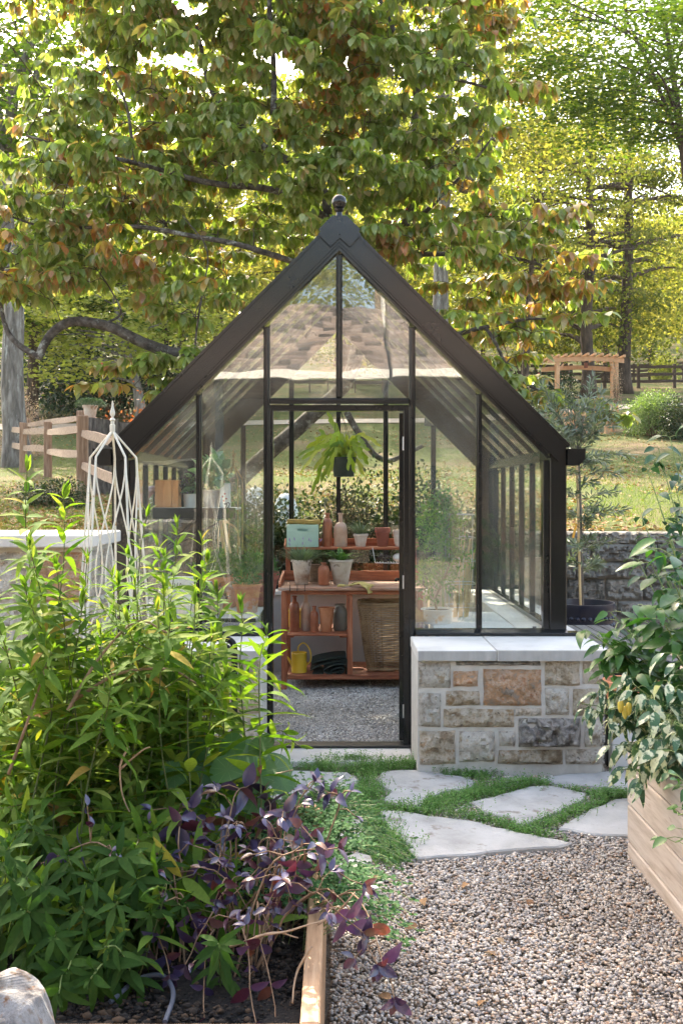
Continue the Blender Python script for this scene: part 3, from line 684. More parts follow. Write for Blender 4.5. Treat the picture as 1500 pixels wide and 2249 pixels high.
# transom and door frame
MB().cbox((BX[1]+0.021, YG-0.004, 2.158), (BX[2]-0.021, YG+0.06, 2.188), 0.004).build('transom', FR, gh)
MB().cbox((BX[1]+0.021, YG-0.018, 2.150), (BX[2]-0.021, YG-0.006, 2.181), 0.005).build('transom', FR, gh)
DX0, DX1 = gx(600), gx(886)
for a, b in ((gx(592)-0.003, DX0), (DX1, gx(898)+0.003)):
    MB().cbox((a, YG+0.004, 0.0), (b, YG+0.07, 2.140), 0.004).build('door_jamb', FR, gh)
MB().cbox((gx(592)-0.003, YG+0.006, 2.108), (gx(898)+0.003, YG+0.07, 2.145), 0.003).build('door_head', FR, gh)
MB().cbox((BX[1]-0.02, YG-0.03, -0.003), (BX[2]+0.02, YG+0.09, 0.012), 0.003).build('door_sill', M['frame_soft'], gh)
# side walls, eaves, roof
NB = 7; YS = [YG+0.05 + (YB-0.09-YG)*i/NB for i in range(NB+1)]
for s in (-1, 1):
    xo = XC+s*(HW-0.02); xi = XC+s*(HW-0.06)
    for y in YS[1:-1]:
        MB().cbox((min(xo, xi), y-0.017, SILL+0.003), (max(xo, xi), y+0.017, 1.80), 0.003).build('glazing_bar', FR, gh)
    MB().cbox((min(xo, xi)-0.012, YG+0.082, 1.803), (max(xo, xi)+0.012, YB-0.005, 1.875), 0.004).build('eave_beam', FR, gh)
    MB().cbox((min(xo, xi)-0.012, YG+0.082, 0.702), (max(xo, xi)+0.012, YB-0.055, SILL), 0.003).build('base_rail', FR, gh)
    for k in range(NB):
        MB().box((XC+s*(HW-0.040)-0.002, YS[k]+0.018, SILL+0.002), (XC+s*(HW-0.040)+0.002, YS[k+1]-0.018, 1.802)).build('glass_pane', M['glass'], gh)
    for k, y in enumerate(YS[1:-1]):
        poly = [(0.02, roof_z(XC+0.02)-0.03), (HW-0.03, roof_z(XC+HW-0.03)-0.03), (HW-0.03, roof_z(XC+HW-0.03)-0.075), (0.02, roof_z(XC+0.02)-0.075)]
        MB().prism([(XC+s*x, z) for x, z in poly][::s], y-0.014, y+0.014).build('roof_bar', FR, gh)
    ya = [YG+0.022]+YS[1:-1]+[YB-0.004]
    for k in range(NB):
        poly = [(0.03, roof_z(XC+0.03)-0.020), (HW-0.01, roof_z(XC+HW-0.01)-0.020), (HW-0.01, roof_z(XC+HW-0.01)-0.026), (0.03, roof_z(XC+0.03)-0.026)]
        MB().prism([(XC+s*x, z) for x, z in poly][::s], ya[k]+0.003, ya[k+1]-0.003).build('roof_pane', M['glass'], gh)
    # gutter
    a = XC+s*(HW+0.002)
    prof = [(0,1.765),(0.07,1.765),(0.108,1.805),(0.112,1.868),(0.104,1.868),(0.100,1.808),(0.066,1.773),(0.007,1.773),(0.007,1.868),(0,1.868)]
    MB().prism([(a+s*x, z) for x, z in prof][::s], YG-0.02, YB+0.03).build('gutter', FR, gh)
    MB().prism([(a+s*x, z) for x, z in [(0,1.763),(0.071,1.763),(0.110,1.804),(0.114,1.870),(0,1.870)]][::s], YG-0.028, YG-0.0205).build('gutter_end', FR, gh)
MB().cbox((XC-0.03, YG+0.022, 3.235), (XC+0.03, YB-0.003, 3.30), 0.004).build('ridge_beam', FR, gh)
# gable panes
def pane(x0, x1, z0, Y, m):
    top = lambda x: roof_z(x, 0.207)
    pts = [(x0, z0), (x1, z0), (x1, top(x1))]
    if x0 < XC < x1: pts.append((XC, top(XC)))
    pts.append((x0, top(x0)))
    MB().prism(pts, Y+0.018, Y+0.022).build('glass_pane', m, gh)
xs_ = [XC-HW+0.145, BX[0], BX[1], XC, BX[2], BX[3], XC+HW-0.145]
for i in range(6):
    a, b = xs_[i]+0.02, xs_[i+1]-0.02
    pane(a, b, 2.190 if i in (2, 3) else SILL+0.004, YG, M['glass_mist'] if i in (1, 2, 3, 4) else M['glass_mist2'])
    pane(a+(0.004), b-(0.004), SILL+0.004, YB-0.04, M['glass_mist2'] if i in (0, 5) else M['glass'])
# the door leaf, folded back inside on its hinges at the right jamb
dr = thing('greenhouse_door', 'glazed greenhouse door folded back inside against the right jamb', 'door', (0.415, YG+0.085, 0.02))
ang = R(85.5)   # measured from the wall plane
MD = Matrix.Translation((0.412, YG+0.078, 0)) @ Matrix.Rotation(ang, 4, 'Z')
LW_ = 0.80
for (a, b, c, d) in ((0, 0.045, 0.02, 2.10), (LW_-0.045, LW_, 0.02, 2.10)):
    MB().cbox((a, -0.018, c), (b, 0.018, d), 0.003, MD).build('stile', FR, dr)
for (c, d) in ((0.02, 0.075), (0.70, 0.745), (2.055, 2.10)):
    MB().cbox((0.046, -0.016, c), (LW_-0.046, 0.016, d), 0.003, MD).build('rail', FR, dr)
MB().box((0.046, -0.008, 0.077), (LW_-0.046, 0.008, 0.698), MD).build('kick_panel', FR, dr)
MB().box((0.046, -0.002, 0.747), (LW_-0.046, 0.002, 2.053), MD).build('glass_pane', M['glass'], dr)
for z in (0.18, 0.99, 1.86): MB().cbox((DX1-0.006, YG+0.0, z), (DX1+0.003, YG+0.003, z+0.085), 0.001).build('hinge', M['metal'], dr)
h_ = MB().tube([MD @ Vector((LW_-0.07, 0.02, 0.98)), MD @ Vector((LW_-0.07, 0.05, 0.98)), MD @ Vector((LW_-0.17, 0.05, 0.98))], 0.009, 8); h_.build('door_handle', M['black_metal'], dr, smooth=True)

# ------------------------------------------------------------------ the house across the yard, which the panes mirror
M['render'] = pm('cream_house_render', [(0.20,0.155,0.105), (0.27,0.21,0.145)], 1.2, 0.9, 0.1, 20)
M['shingle'] = pm('brown_grey_shingle', [(0.15,0.115,0.095), (0.25,0.20,0.17), (0.33,0.26,0.21)], 3, 0.9, 0.2, 20, vary=0.18)
M['trim_white'] = pm('white_house_trim', [(0.74,0.73,0.70), (0.80,0.79,0.76)], 2, 0.5, 0)
M['window_dark'] = pm('dark_window_pane', [(0.02,0.025,0.03), (0.03,0.035,0.04)], 2, 0.08, 0)
ho = thing('house', 'cream walled house with a shingled roof that shows only mirrored in the greenhouse panes', 'house', (0, -9, -0.04))
MB().box((-12, -13, -0.1), (12, -10.4, 3.75)).build('wall', M['render'], ho)
MB().cbox((-12.2, -6.86, 3.78), (1.0, -6.70, 3.95), 0.01).build('gutter', M['trim_white'], ho); MB().cbox((1.05, -6.56, 3.78), (12.2, -6.40, 3.95), 0.01).build('gutter', M['trim_white'], ho)
MB().box((1.6, -10.39, 0.1), (2.6, -10.33, 2.2)).build('door', M['window_dark'], ho)
for x in (-4.5, -1.6, 5): 
    wf = MB().box((x, -10.39, 0.9), (x+1.3, -10.34, 2.3)).build('window', M['trim_white'], ho); MB().box((x+0.07, -10.339, 0.97), (x+1.23, -10.33, 2.23)).build('pane', M['window_dark'], wf)
for x in (-9, -5.6, -2.4, 3.0, 6.5, 10): MB().cbox((x, -7.15, -0.04), (x+0.16, -6.99, 3.75), 0.01).build('porch_post', M['window_dark'], ho)
def shingles(xa, xb, y0, z0, y1, z1, nrow, zig):
    """courses of single shingles laid up a slope; the lowest edge of every course stands proud"""
    r = random.Random(xa*7+nrow); mb = MB(); dy = (y1-y0)/nrow; dz = (z1-z0)/nrow
    for i in range(nrow):
        x = xa - r.random()*0.3
        while x < xb:
            L = r.uniform(0.22, 0.42); a = max(xa, x); b = min(xb, x+L-0.012); x += L
            if b-a < 0.03: continue
            l = r.uniform(0.0, 0.03)
            p = [(a, y0+dy*i, z0+dz*i+0.055+l), (b, y0+dy*i, z0+dz*i+0.055+l), (b, y0+dy*(i+1), z0+dz*(i+1)+0.006), (a, y0+dy*(i+1), z0+dz*(i+1)+0.006),
                 (a, y0+dy*i, z0+dz*i), (b, y0+dy*i, z0+dz*i)]
            mb.add(p, [(0,1,2,3), (4,5,1,0), (4,0,3), (5,2,1)])
    return mb
def shingle_mat():
    m, t, b = _mat('weathered_shingles'); ge = t.nodes.new('ShaderNodeNewGeometry')
    c = ramp(t, ge.outputs['Random Per Island'], [(0.08,0.072,0.07),(0.24,0.205,0.19),(0.36,0.305,0.275),(0.15,0.135,0.13)], [0,0.35,0.7,1])
    n = noise_node(t, ge.outputs['Position'], 0.8, 4, 0.6); c = mixc(t, 0.8, c, ramp(t, n, [(0.7,0.7,0.72),(1.25,1.15,1.05)], [0.35,0.65]), 'MULTIPLY')
    t.links.new(c, b.inputs['Base Color']); b.inputs['Roughness'].default_value = 0.9; return m
M['shingles'] = shingle_mat()
shingles(-12.2, 1.0, -6.75, 3.92, -9.9, 5.75, 14, 0).build('shingle_course', M['shingles'], ho, kind='stuff')
shingles(1.06, 12.2, -6.45, 3.92, -10.8, 7.6, 21, 0).build('shingle_course', M['shingles'], ho, kind='stuff')
MB().prism([(-6.8,3.76),(-9.9,5.74),(-13,3.76)], -12, 0.99, 'YZ').build('roof', M['shingle'], ho)
MB().prism([(-6.5,3.76),(-10.8,7.58),(-15,3.76)], 1.06, 12, 'YZ').build('roof', M['shingle'], ho)
MB().cbox((1.0, -9.8, 4.0), (1.05, -9.0, 6.6)).build('roof_trim', M['trim_white'], ho)
MB().box((0.92, -11.3, 5.2), (1.35, -10.85, 7.9)).build('chimney', M['render'], ho)

# ------------------------------------------------------------------ potting bench and what stands on it
YBF, YBB = 8.10, 8.78
def bx(px, Y): return (px-740)*Y/FPX
def bz(py, Y): return EYE-(py-1080)*Y/FPX
be = thing('potting_bench', 'red cedar potting bench with a raised back shelf and open shelves below', 'potting bench', (0.12, 8.4, -0.03))
X0, X1 = -0.452, 0.70
CZ, CX = M['cedar_z'], M['cedar_x']
def leg(x, y, z1): MB().cbox((x, y, -0.03), (x+0.045, y+0.045, z1), 0.003).build('leg', CZ, be)
leg(X0, YBF, 0.79); leg(X1-0.045, YBF, 0.79); leg(X0, YBB-0.05, 0.79); leg(X1-0.045, YBB-0.05, 0.79)
MB().cbox((0.085, YBF, 0.112), (0.128, YBF+0.045, 0.757), 0.003).build('divider_post', CZ, be)
MB().cbox((0.085, YBB-0.05, 0.112), (0.128, YBB-0.006, 0.757), 0.003).build('divider_post', CZ, be)
MB().cbox((X0+0.048, YBF+0.004, 0.762), (X1-0.048, YBF+0.026, 0.794), 0.003).build('apron', CX, be)
for i in range(7):
    y = YBF-0.03+i*0.1
    MB().cbox((X0-0.025, y, 0.797+rng.uniform(0,0.002)), (X1+0.02, y+0.096, 0.820+rng.uniform(-0.002,0.001)), 0.003).build('top_plank', M['bench_top'], be)
MB().cbox((X0-0.03, YBB-0.03, 0.822), (X1+0.02, YBB-0.012, 0.905), 0.003).build('back_board', CX, be)
MB().prism([(YBF+0.02,0.823),(YBB-0.032,0.823),(YBB-0.032,0.905),(YBF+0.1,0.87),(YBF+0.02,0.85)], X0-0.024, X0-0.006, 'YZ').build('side_board', CX, be)
for x in (X0+0.002, X1-0.04): MB().cbox((x, YBB-0.008, 0.823), (x+0.04, YBB+0.022, 1.16), 0.003).build('shelf_post', CZ, be)
MB().cbox((X0-0.002, YBB-0.20, 1.105), (X1+0.012, YBB-0.012, 1.123), 0.003).build('upper_shelf', CX, be)
MB().cbox((X0+0.05, YBB-0.008, 1.09), (X1-0.045, YBB+0.008, 1.19), 0.003).build('shelf_back', CX, be)
for x in (X0+0.0, X1-0.005):MB().prism([(YBB-0.2,1.1245),(YBB-0.014,1.1245),(YBB-0.014,1.19),(YBB-0.06,1.19),(YBB-0.2,1.135)], x-0.004, x+0.012, 'YZ').build('shelf_end', CX, be)
for i in range(5):
    y = YBF+0.002+i*0.128
    MB().cbox((X0+0.048, y, 0.425), (0.083, y+0.12, 0.443), 0.003).build('shelf_slat', CX, be)
    MB().cbox((X0+0.048, y, 0.092 if i else 0.072), (X1-0.048, y+0.12, 0.110), 0.003).build('shelf_slat', CX, be)
MB().cbox((X0+0.048, YBF+0.06, 0.405), (X0+0.10, YBB-0.06, 0.423), 0.003).build('cleat', CX, be); MB().cbox((0.02, YBF+0.06, 0.405), (0.083, YBB-0.06, 0.423), 0.003).build('cleat', CX, be)
for k in range(3):
    hk = MB().tube(curve([(-0.38+0.06*k, YBF-0.031, 0.845), (-0.38+0.06*k, YBF-0.035, 0.80), (-0.38+0.06*k, YBF-0.05, 0.795), (-0.38+0.06*k, YBF-0.055, 0.81)], 8), 0.003, 5); hk.build('hook', M['black_metal'], be)

def clay(name, cols, **k): return pm(name, cols, 6, 0.85, 0.25, 40, **k)
M['terra'] = clay('terracotta', [(0.44,0.14,0.055), (0.60,0.25,0.115), (0.66,0.34,0.20)], spot=((0.55,0.42,0.34), 5, 0.6))
M['terra_red'] = clay('dark_red_terracotta', [(0.19,0.055,0.035), (0.30,0.09,0.055)], spot=((0.40,0.26,0.2), 6, 0.66))
M['terra_pale'] = clay('whitened_terracotta', [(0.42,0.28,0.20), (0.58,0.46,0.38), (0.66,0.60,0.54)], spot=((0.34,0.19,0.11), 7, 0.6))
M['terra_mould'] = clay('mould_stained_terracotta', [(0.26,0.15,0.09), (0.50,0.42,0.34), (0.62,0.58,0.52)], spot=((0.16,0.11,0.075), 9, 0.57))
M['stoneware'] = pm('brown_salt_glaze', [(0.18,0.05,0.022), (0.34,0.11,0.052), (0.44,0.17,0.09)], 7, 0.33, 0.1, 40, spot=((0.10,0.06,0.045), 5, 0.66))
M['stoneware_pale'] = pm('tan_salt_glaze', [(0.38,0.21,0.13), (0.54,0.35,0.25), (0.38,0.31,0.265)], 5, 0.35, 0.1, 40)
M['stoneware_grey'] = pm('grey_salt_glaze', [(0.13,0.115,0.085), (0.22,0.20,0.165)], 5, 0.3, 0.1, 40)
def pot_profile(r1, h, rim=0.22, rb=0.68, over=1.07):
    rz = h*(1-rim)
    return [(0.001,0.002),(r1*rb-0.003,0.0),(r1*rb,0.004),(r1*(rb+(1-rb)*0.95)*0.97,rz),(r1*over,rz+0.003),(r1*over,h-0.003),(r1*over-0.004,h),(r1*over-0.010,h-0.002),(r1*0.93,h*0.86),(0.001,h*0.86)]
def pot(name, c, r1, h, m, label, cat='flowerpot', rim=0.22, rb=0.68, soil=True, root=None, jit=0.0, pname='pot'):
    c = Vector(c)
    if root is None: root = thing(name, label, cat, c)
    b = MB().lathe(pot_profile(r1, h, rim, rb), c, 28, jit).build(pname, m, root, smooth=True)
    if soil: MB().lathe([(0.001,h*0.875),(r1*0.55,h*0.885),(r1*0.90,h*0.87)], c, 16).build('soil', M['soil'], root, smooth=2)
    return root
def bottle(label, c, r, h, m, neck=0.35, nr=0.36, name='bottle', cat='bottle', sh=0.12):
    hb = h*(1-neck); pr = [(0.001,0.0),(r*0.93,0.0),(r,0.006),(r,hb-h*sh)]
    for k in range(1, 6): a = k/5*math.pi/2; pr.append((r*nr+(r-r*nr)*math.cos(a), hb-h*sh+h*sh*math.sin(a)*1.5))
    zt = hb+h*sh*0.5; pr += [(r*nr*0.95, zt+(h-zt)*0.55), (r*nr*0.95, h*0.955), (r*nr*1.25, h*0.96), (r*nr*1.28, h*0.99), (r*nr*1.1, h), (r*nr*0.7, h), (r*nr*0.6, h*0.93)]
    t = thing(name, label, cat, c); MB().lathe(pr, c, 24, 0.01).build('bottle_body', m, t, smooth=True); return t
def PB(px, Y, z): return (bx(px, Y), Y, z)
YS_ = 8.66; ZS = 1.124
# mint crate with folded cloth
M['mint'] = pm('chipped_mint_paint', [(0.36,0.50,0.39), (0.46,0.60,0.48)], 3, 0.6, 0.15, 30, spot=((0.13,0.09,0.06), 12, 0.68))
ct = thing('crate', 'chipped mint green wooden crate with a hand hole, at the left of the top shelf', 'crate', PB(664, YS_, ZS))
xa, xb = bx(630, YS_-0.1), bx(699, YS_-0.1); ya, yb = YS_-0.10, YS_+0.10; zt = ZS+0.190
hx = (xa+xb)/2; hz = ZS+0.150; hw_, hh = 0.045, 0.014
for (a, b) in (((xa, ya, ZS+0.001), (xb, ya+0.012, hz-hh)), ((xa, ya, hz+hh), (xb, ya+0.012, zt)), ((xa, ya, hz-hh), (hx-hw_, ya+0.012, hz+hh)), ((hx+hw_, ya, hz-hh), (xb, ya+0.012, hz+hh))):
    MB().box(a, b).build('front_board', M['mint'], ct)
for (a, b) in (((xa, ya+0.0125, ZS+0.001), (xa+0.012, yb, zt)), ((xb-0.012, ya+0.0125, ZS+0.001), (xb, yb, zt)), ((xa+0.0125, yb-0.012, ZS+0.001), (xb-0.0125, yb, zt)), ((xa+0.0125, ya+0.0125, ZS+0.001), (xb-0.0125, yb-0.0125, ZS+0.01))):
    MB().box(a, b).build('side_board', M['mint'], ct)
M['ochre'] = pm('ochre_canvas', [(0.36,0.22,0.05), (0.50,0.34,0.10)], 8, 0.9, 0.4, 60)
M['ochre_lt'] = pm('yellow_suede', [(0.45,0.33,0.09), (0.58,0.46,0.17)], 8, 0.9, 0.4, 60)
tw = thing('rolled_cloth', 'ochre cloth rolled up and tied, lying on the mint crate', 'cloth', (hx, YS_, zt))
def rolled(c, L, r, m, root, turns=2.4, ax=0, sq=0.7):
    n = 40; prof = []
    for i in range(n+1):
        a = turns*2*math.pi*i/n; rr = r*(0.35+0.65*i/n); prof.append((rr*math.cos(a), rr*math.sin(a)*sq))
    def fn(u, v):
        k = int(round(u*n)); a, b = prof[k]; w_ = 1+0.10*mnoise.noise(Vector((u*6, v*5, 2)))
        return (c[0]+(v-0.5)*L*(1+0.05*math.sin(u*30)), c[1]+a*w_, c[2]+r*sq+b*w_+0.004*math.sin(v*7))
    MB().grid(fn, n, 14).build('fabric', m, root, smooth=2)
rolled((hx+0.012, YS_-0.02, zt), 0.29, 0.034, M['ochre'], tw)
MB().tube(curve([(hx+0.015, YS_-0.057, zt+0.005),(hx+0.012, YS_-0.06, zt+0.03),(hx+0.01, YS_-0.03, zt+0.052),(hx, YS_+0.02, zt+0.045)], 12), 0.005, 6).build('tie', M['ochre'], tw)
bottle('tall slim reddish brown stoneware bottle on the top shelf beside the mint crate', PB(719, YS_, ZS), 0.041, 0.292, M['stoneware'], 0.22, 0.5)
bottle('broad tan stoneware bottle with a long neck on the top shelf', PB(748, YS_-0.01, ZS), 0.058, 0.292, M['stoneware_pale'], 0.36, 0.32, sh=0.16)
def grassy(root, c, n, h, spread, m, seed, wd=0.006, droop=0.4, name='foliage'):
    r = np.random.default_rng(seed); a = r.uniform(0, 6.283, n); rr = r.uniform(0, 1, n)**0.5*spread[0]
    Pn = np.stack([c[0]+rr*np.cos(a), c[1]+rr*np.sin(a), np.full(n, c[2])], 1)
    D = np.stack([np.cos(a)*spread[1]*rr/spread[0]+r.normal(0,.15,n), np.sin(a)*spread[1]*rr/spread[0]+r.normal(0,.15,n), np.ones(n)], 1)
    N = -np.stack([np.cos(a), np.sin(a), 0*a+0.01], 1); S = h*r.uniform(0.55, 1.05, n)
    V, T = leaf_tpl(1.0, wd/h, 5, -droop, 0.3); V = V.copy(); V[:,2] = droop*-V[:,1]**2*-1
    leafset(root, 'leaf', [(V*np.array([1,1,-1]), T)], Pn, D, N, S, m, 0, name)
LM = {}
LM['grey'] = leafmat('lavender_leaf', [(0.14,0.18,0.11),(0.22,0.26,0.17),(0.10,0.15,0.08)], 0.2, 0.7)
LM['fern'] = leafmat('fern_leaf', [(0.06,0.14,0.03),(0.11,0.22,0.05),(0.15,0.26,0.06)], 0.4)
LM['dark'] = leafmat('dark_herb_leaf', [(0.025,0.07,0.02),(0.05,0.12,0.03),(0.08,0.17,0.05)], 0.3)
LM['kale'] = leafmat('kale_leaf', [(0.16,0.28,0.18),(0.22,0.34,0.22),(0.12,0.22,0.13)], 0.3)
LM['flower'] = leafmat('lavender_flower', [(0.30,0.24,0.48),(0.42,0.36,0.60)], 0.3)
def bushy(root, c, rad, n, leaf, m, seed, name='foliage', tpl=None, up=0.5, singles=0):
    r = np.random.default_rng(seed); d = nrm(r.normal(0,1,(n,3))); d[:,2] = np.abs(d[:,2])*1.0-0.12; q = r.uniform(0.25,1,n)**0.5
    Pn = np.array(c) + d*q[:,None]*np.array(rad)
    D = d + r.normal(0,.5,(n,3)) + np.array([0,0,up]); N = r.normal(0,.5,(n,3)) + np.array([0,0,1.0])
    leafset(root, 'leaf', [tpl or leaf_tpl(1, 0.45, 3, 0.25)], Pn, D, N, leaf*r.uniform(0.6,1.15,n), m, singles, name)
    st = MB()
    for k in range(0, n, max(1, n//24)): st.tube(curve([(c[0]+0.01*d[k,0], c[1]+0.01*d[k,1], c[2]-0.02), Vector(Pn[k])*0.5+Vector(c)*0.5+Vector((0,0,0.3*rad[2])), Pn[k]], 5), 0.0018, 3, False)
    st.build('stems', M['stem_green'], root, kind='stuff')
p_ = pot('potted_herb', PB(792, YS_, ZS), 0.061, 0.112, M['terra_pale'], 'small scalloped whitened pot with a spiky grey green herb on the top shelf', 'potted plant')
grassy(p_, (bx(792, YS_), YS_, ZS+0.095), 130, 0.17, (0.04, 0.75), LM['grey'], 3, 0.007)
pt = pot('flowerpot', PB(840, YS_, ZS), 0.064, 0.165, M['terra_red'], 'dark red flowerpot with a deep rim on the top shelf', rim=0.27, soil=False)
tp = thing('stacked_pots', 'stack of pale ribbed clay pots nested at the right of the top shelf', 'stack of pots', PB(880, YS_, ZS))
for k in range(6): MB().lathe([(0.001,0.02*k),(0.047+0.003*k,0.02*k+0.001),(0.051+0.003*k,0.02*k+0.020),(0.056+0.003*k,0.02*k+0.023),(0.056+0.003*k,0.02*k+0.043),(0.05+0.003*k,0.02*k+0.043)], PB(880, YS_, ZS+0.001), 22).build('clay_pot', M['terra_pale'], tp, smooth=True)
# bench top
YT = 8.36; ZT = 0.823
p_ = pot('potted_lavender', PB(663, YT, ZT), 0.086, 0.208, M['terra_mould'], 'mould stained pot of lavender at the left of the bench top', 'potted plant', rim=0.10, rb=0.62, jit=0.03)
grassy(p_, (bx(663, YT), YT, ZT+0.18), 420, 0.20, (0.075, 0.85), LM['grey'], 5, 0.005)
fl_ = MB()
r_ = random.Random(6)
for k in range(9):
    a = r_.uniform(0, 6.28); b = Vector((bx(663, YT)+0.03*math.cos(a), YT+0.03*math.sin(a), ZT+0.2)); e = b+Vector((0.11*math.cos(a)+0.03, 0.07*math.sin(a), r_.uniform(0.13, 0.21)))
    fl_.tube([e-(e-b).normalized()*0.03, e-(e-b).normalized()*0.012, e], [0.003, 0.007, 0.002], 6)
fl_.build('flower_spikes', LM['flower'], p_, kind='stuff')
bottle('short brown stoneware jug between the two big pots on the bench', PB(711, YT-0.06, ZT), 0.047, 0.188, M['stoneware'], 0.20, 0.42, 'jug', 'jug', 0.14)
p_ = pot('potted_fern', PB(749, YT, ZT), 0.100, 0.208, M['terra_mould'], 'wide mould stained pot with a bright green fern on the bench top', 'potted plant', rim=0.09, rb=0.60, jit=0.03)
def fern(root, c, n, L, m, seed, pin=0.028, fl=15, up=(0.5,1.1), fname='frond'):
    r = random.Random(seed)
    for k in range(n):
        a = 6.283*k/n+r.uniform(-.3,.3); el = r.uniform(*up); l = L*r.uniform(0.6,1.1); d = Vector((math.cos(a)*math.cos(el), math.sin(a)*math.cos(el), math.sin(el)))
        pts = curve([Vector(c), Vector(c)+d*l*0.5, Vector(c)+d*l*0.85+Vector((math.cos(a), math.sin(a), 0))*l*0.2-Vector((0,0,l*0.25*r.uniform(0.3,1.4)))], fl)
        Pn = []; D = []; N = []; S = []
        for i in range(2, len(pts)):
            t = (pts[i]-pts[i-1]).normalized(); s = t.cross(Vector((0,0,1))).normalized(); up_ = s.cross(t)
            for sg in (-1, 1): Pn.append(pts[i]); D.append(s*sg+t*0.5); N.append(up_); S.append(pin*math.sin(math.pi*(0.12+0.85*i/len(pts)))+0.004)
        V, T = leaf_mass(leaf_tpl(1, 0.42, 3, 0.2, 0.2), np.array(Pn), np.array(D), np.array(N), np.array(S))
        mb = MB(); mb.tube(pts, taper(len(pts), 0.0018, 0.0006), 3, False)
        V = np.concatenate([V, np.array(mb.v)]); k0 = len(V)-len(mb.v)
        T2 = [(f[0]+k0, f[1]+k0, f[2]+k0) for f in mb.f]+[(f[0]+k0, f[2]+k0, f[3]+k0) for f in mb.f]
        link(fname, fastmesh(fname, V-np.array(org(root)), np.concatenate([T, np.array(T2)]), m), root)
fern(p_, (bx(749, YT), YT, ZT+0.185), 17, 0.21, LM['fern'], 4)
# second dark pot behind
fw_ = thing('wicker_pot', 'small dark wicker pot standing behind the jug on the bench', 'pot', PB(690, YT+0.17, ZT))
for k in range(9): MB().tube([(bx(690, YT)+0.045*math.cos(a*math.pi/8), YT+0.17+0.045*math.sin(a*math.pi/8), ZT+0.012+k*0.017) for a in range(17)], 0.009, 6, False).build('wicker_ring', M['stem_brown'], fw_)
# glove
gv = thing('suede_glove', 'yellow suede gardening glove draped over the front edge of the bench', 'glove', PB(790, YBF, ZT))
def cloth(pts, wd, m, root, name='fabric', th=0.006, seed=0, crease=0.012):
    pts = curve(pts, 20); n = len(pts)-1; W = wd if hasattr(wd, '__len__') else [wd, wd]
    def fn(u, v, dz=0):
        i = int(round(u*n)); p = pts[i]; t = (pts[min(i+1, n)]-pts[max(i-1, 0)]).normalized(); s = t.cross(Vector((0.0,0.001,1)))
        s = s.normalized() if s.length > 0.2 else Vector((0,1,0)); up_ = s.cross(t)
        wl_ = W[0]+(W[1]-W[0])*u; q = p + s*(v-0.5)*wl_; k = mnoise.noise(Vector((u*4, v*3, seed)))
        return q + up_*(dz+crease*k)
    mb = MB(); mb.grid(lambda u, v: fn(u, v, th), n, 8); mb.grid(lambda u, v: fn(u, 1-v, 0), n, 8); mb.build(name, m, root, smooth=2)
cloth([PB(752, 8.16, ZT+0.006), PB(770, 8.15, ZT+0.010), PB(786, 8.13, ZT+0.022), PB(798, 8.10, ZT+0.024), PB(806, 8.058, ZT+0.008), PB(812, 8.046, ZT-0.045)], (0.05, 0.10), M['ochre_lt'], gv, 'glove_hand', seed=2)
cloth([PB(770, 8.20, ZT+0.006), PB(790, 8.18, ZT+0.030), PB(812, 8.16, ZT+0.012), PB(820, 8.15, ZT+0.006)], (0.05, 0.08), M['ochre_lt'], gv, 'glove_cuff', seed=5)
for k in range(3): MB().tube(curve([PB(756, 8.13+0.022*k, ZT+0.010), PB(748, 8.125+0.024*k, ZT+0.012), PB(741+2*k, 8.12+0.026*k, ZT+0.009)], 6), 0.0085, 6).build('finger', M['ochre_lt'], gv, smooth=True)
# middle shelf
ZM = 0.444; YM = 8.26
bottle('brick red stoneware bottle standing leftmost on the middle shelf', PB(647, YM, ZM), 0.041, 0.293, M['stoneware'], 0.22, 0.42)
bottle('tallest stoneware bottle, half grey, second on the middle shelf', PB(672, YM+0.03, ZM), 0.043, 0.325, M['stoneware_pale'], 0.36, 0.38, sh=0.2)
bottle('short glossy brown stoneware bottle in the middle of the middle shelf', PB(690, YM-0.03, ZM), 0.035, 0.212, M['stoneware'], 0.26, 0.42)
pot('flowerpot', PB(717, YM-0.02, ZM), 0.066, 0.200, M['terra'], 'plain terracotta flowerpot with a pale rim on the middle shelf', rim=0.07, rb=0.66, soil=False)
cr_ = thing('storage_jar', 'grey glazed stoneware storage jar at the right of the middle shelf', 'jar', PB(747, YM+0.07, ZM))
MB().lathe([(0.001,0),(0.054,0),(0.060,0.008),(0.060,0.145),(0.055,0.172),(0.040,0.188),(0.038,0.205),(0.044,0.208),(0.044,0.218),(0.036,0.218),(0.034,0.19)], PB(747, YM+0.07, ZM), 24).build('jar_body', M['stoneware_grey'], cr_, smooth=True)
M['yellow'] = pm('yellow_enamel', [(0.70,0.46,0.03), (0.76,0.52,0.05)], 3, 0.28, 0.02, 20)
tn = thing('yellow_tin', 'dull yellow tin box pushed behind the bottles on the middle shelf', 'tin', PB(645, YM+0.25, ZM))
MB().cbox((bx(632, YM), YM+0.19, ZM+0.001), (bx(664, YM), YM+0.32, ZM+0.135), 0.008).build('tin_body', M['yellow'], tn); MB().cbox((bx(631, YM), YM+0.185, ZM+0.137), (bx(665, YM), YM+0.325, ZM+0.152), 0.004).build('lid', M['yellow'], tn)
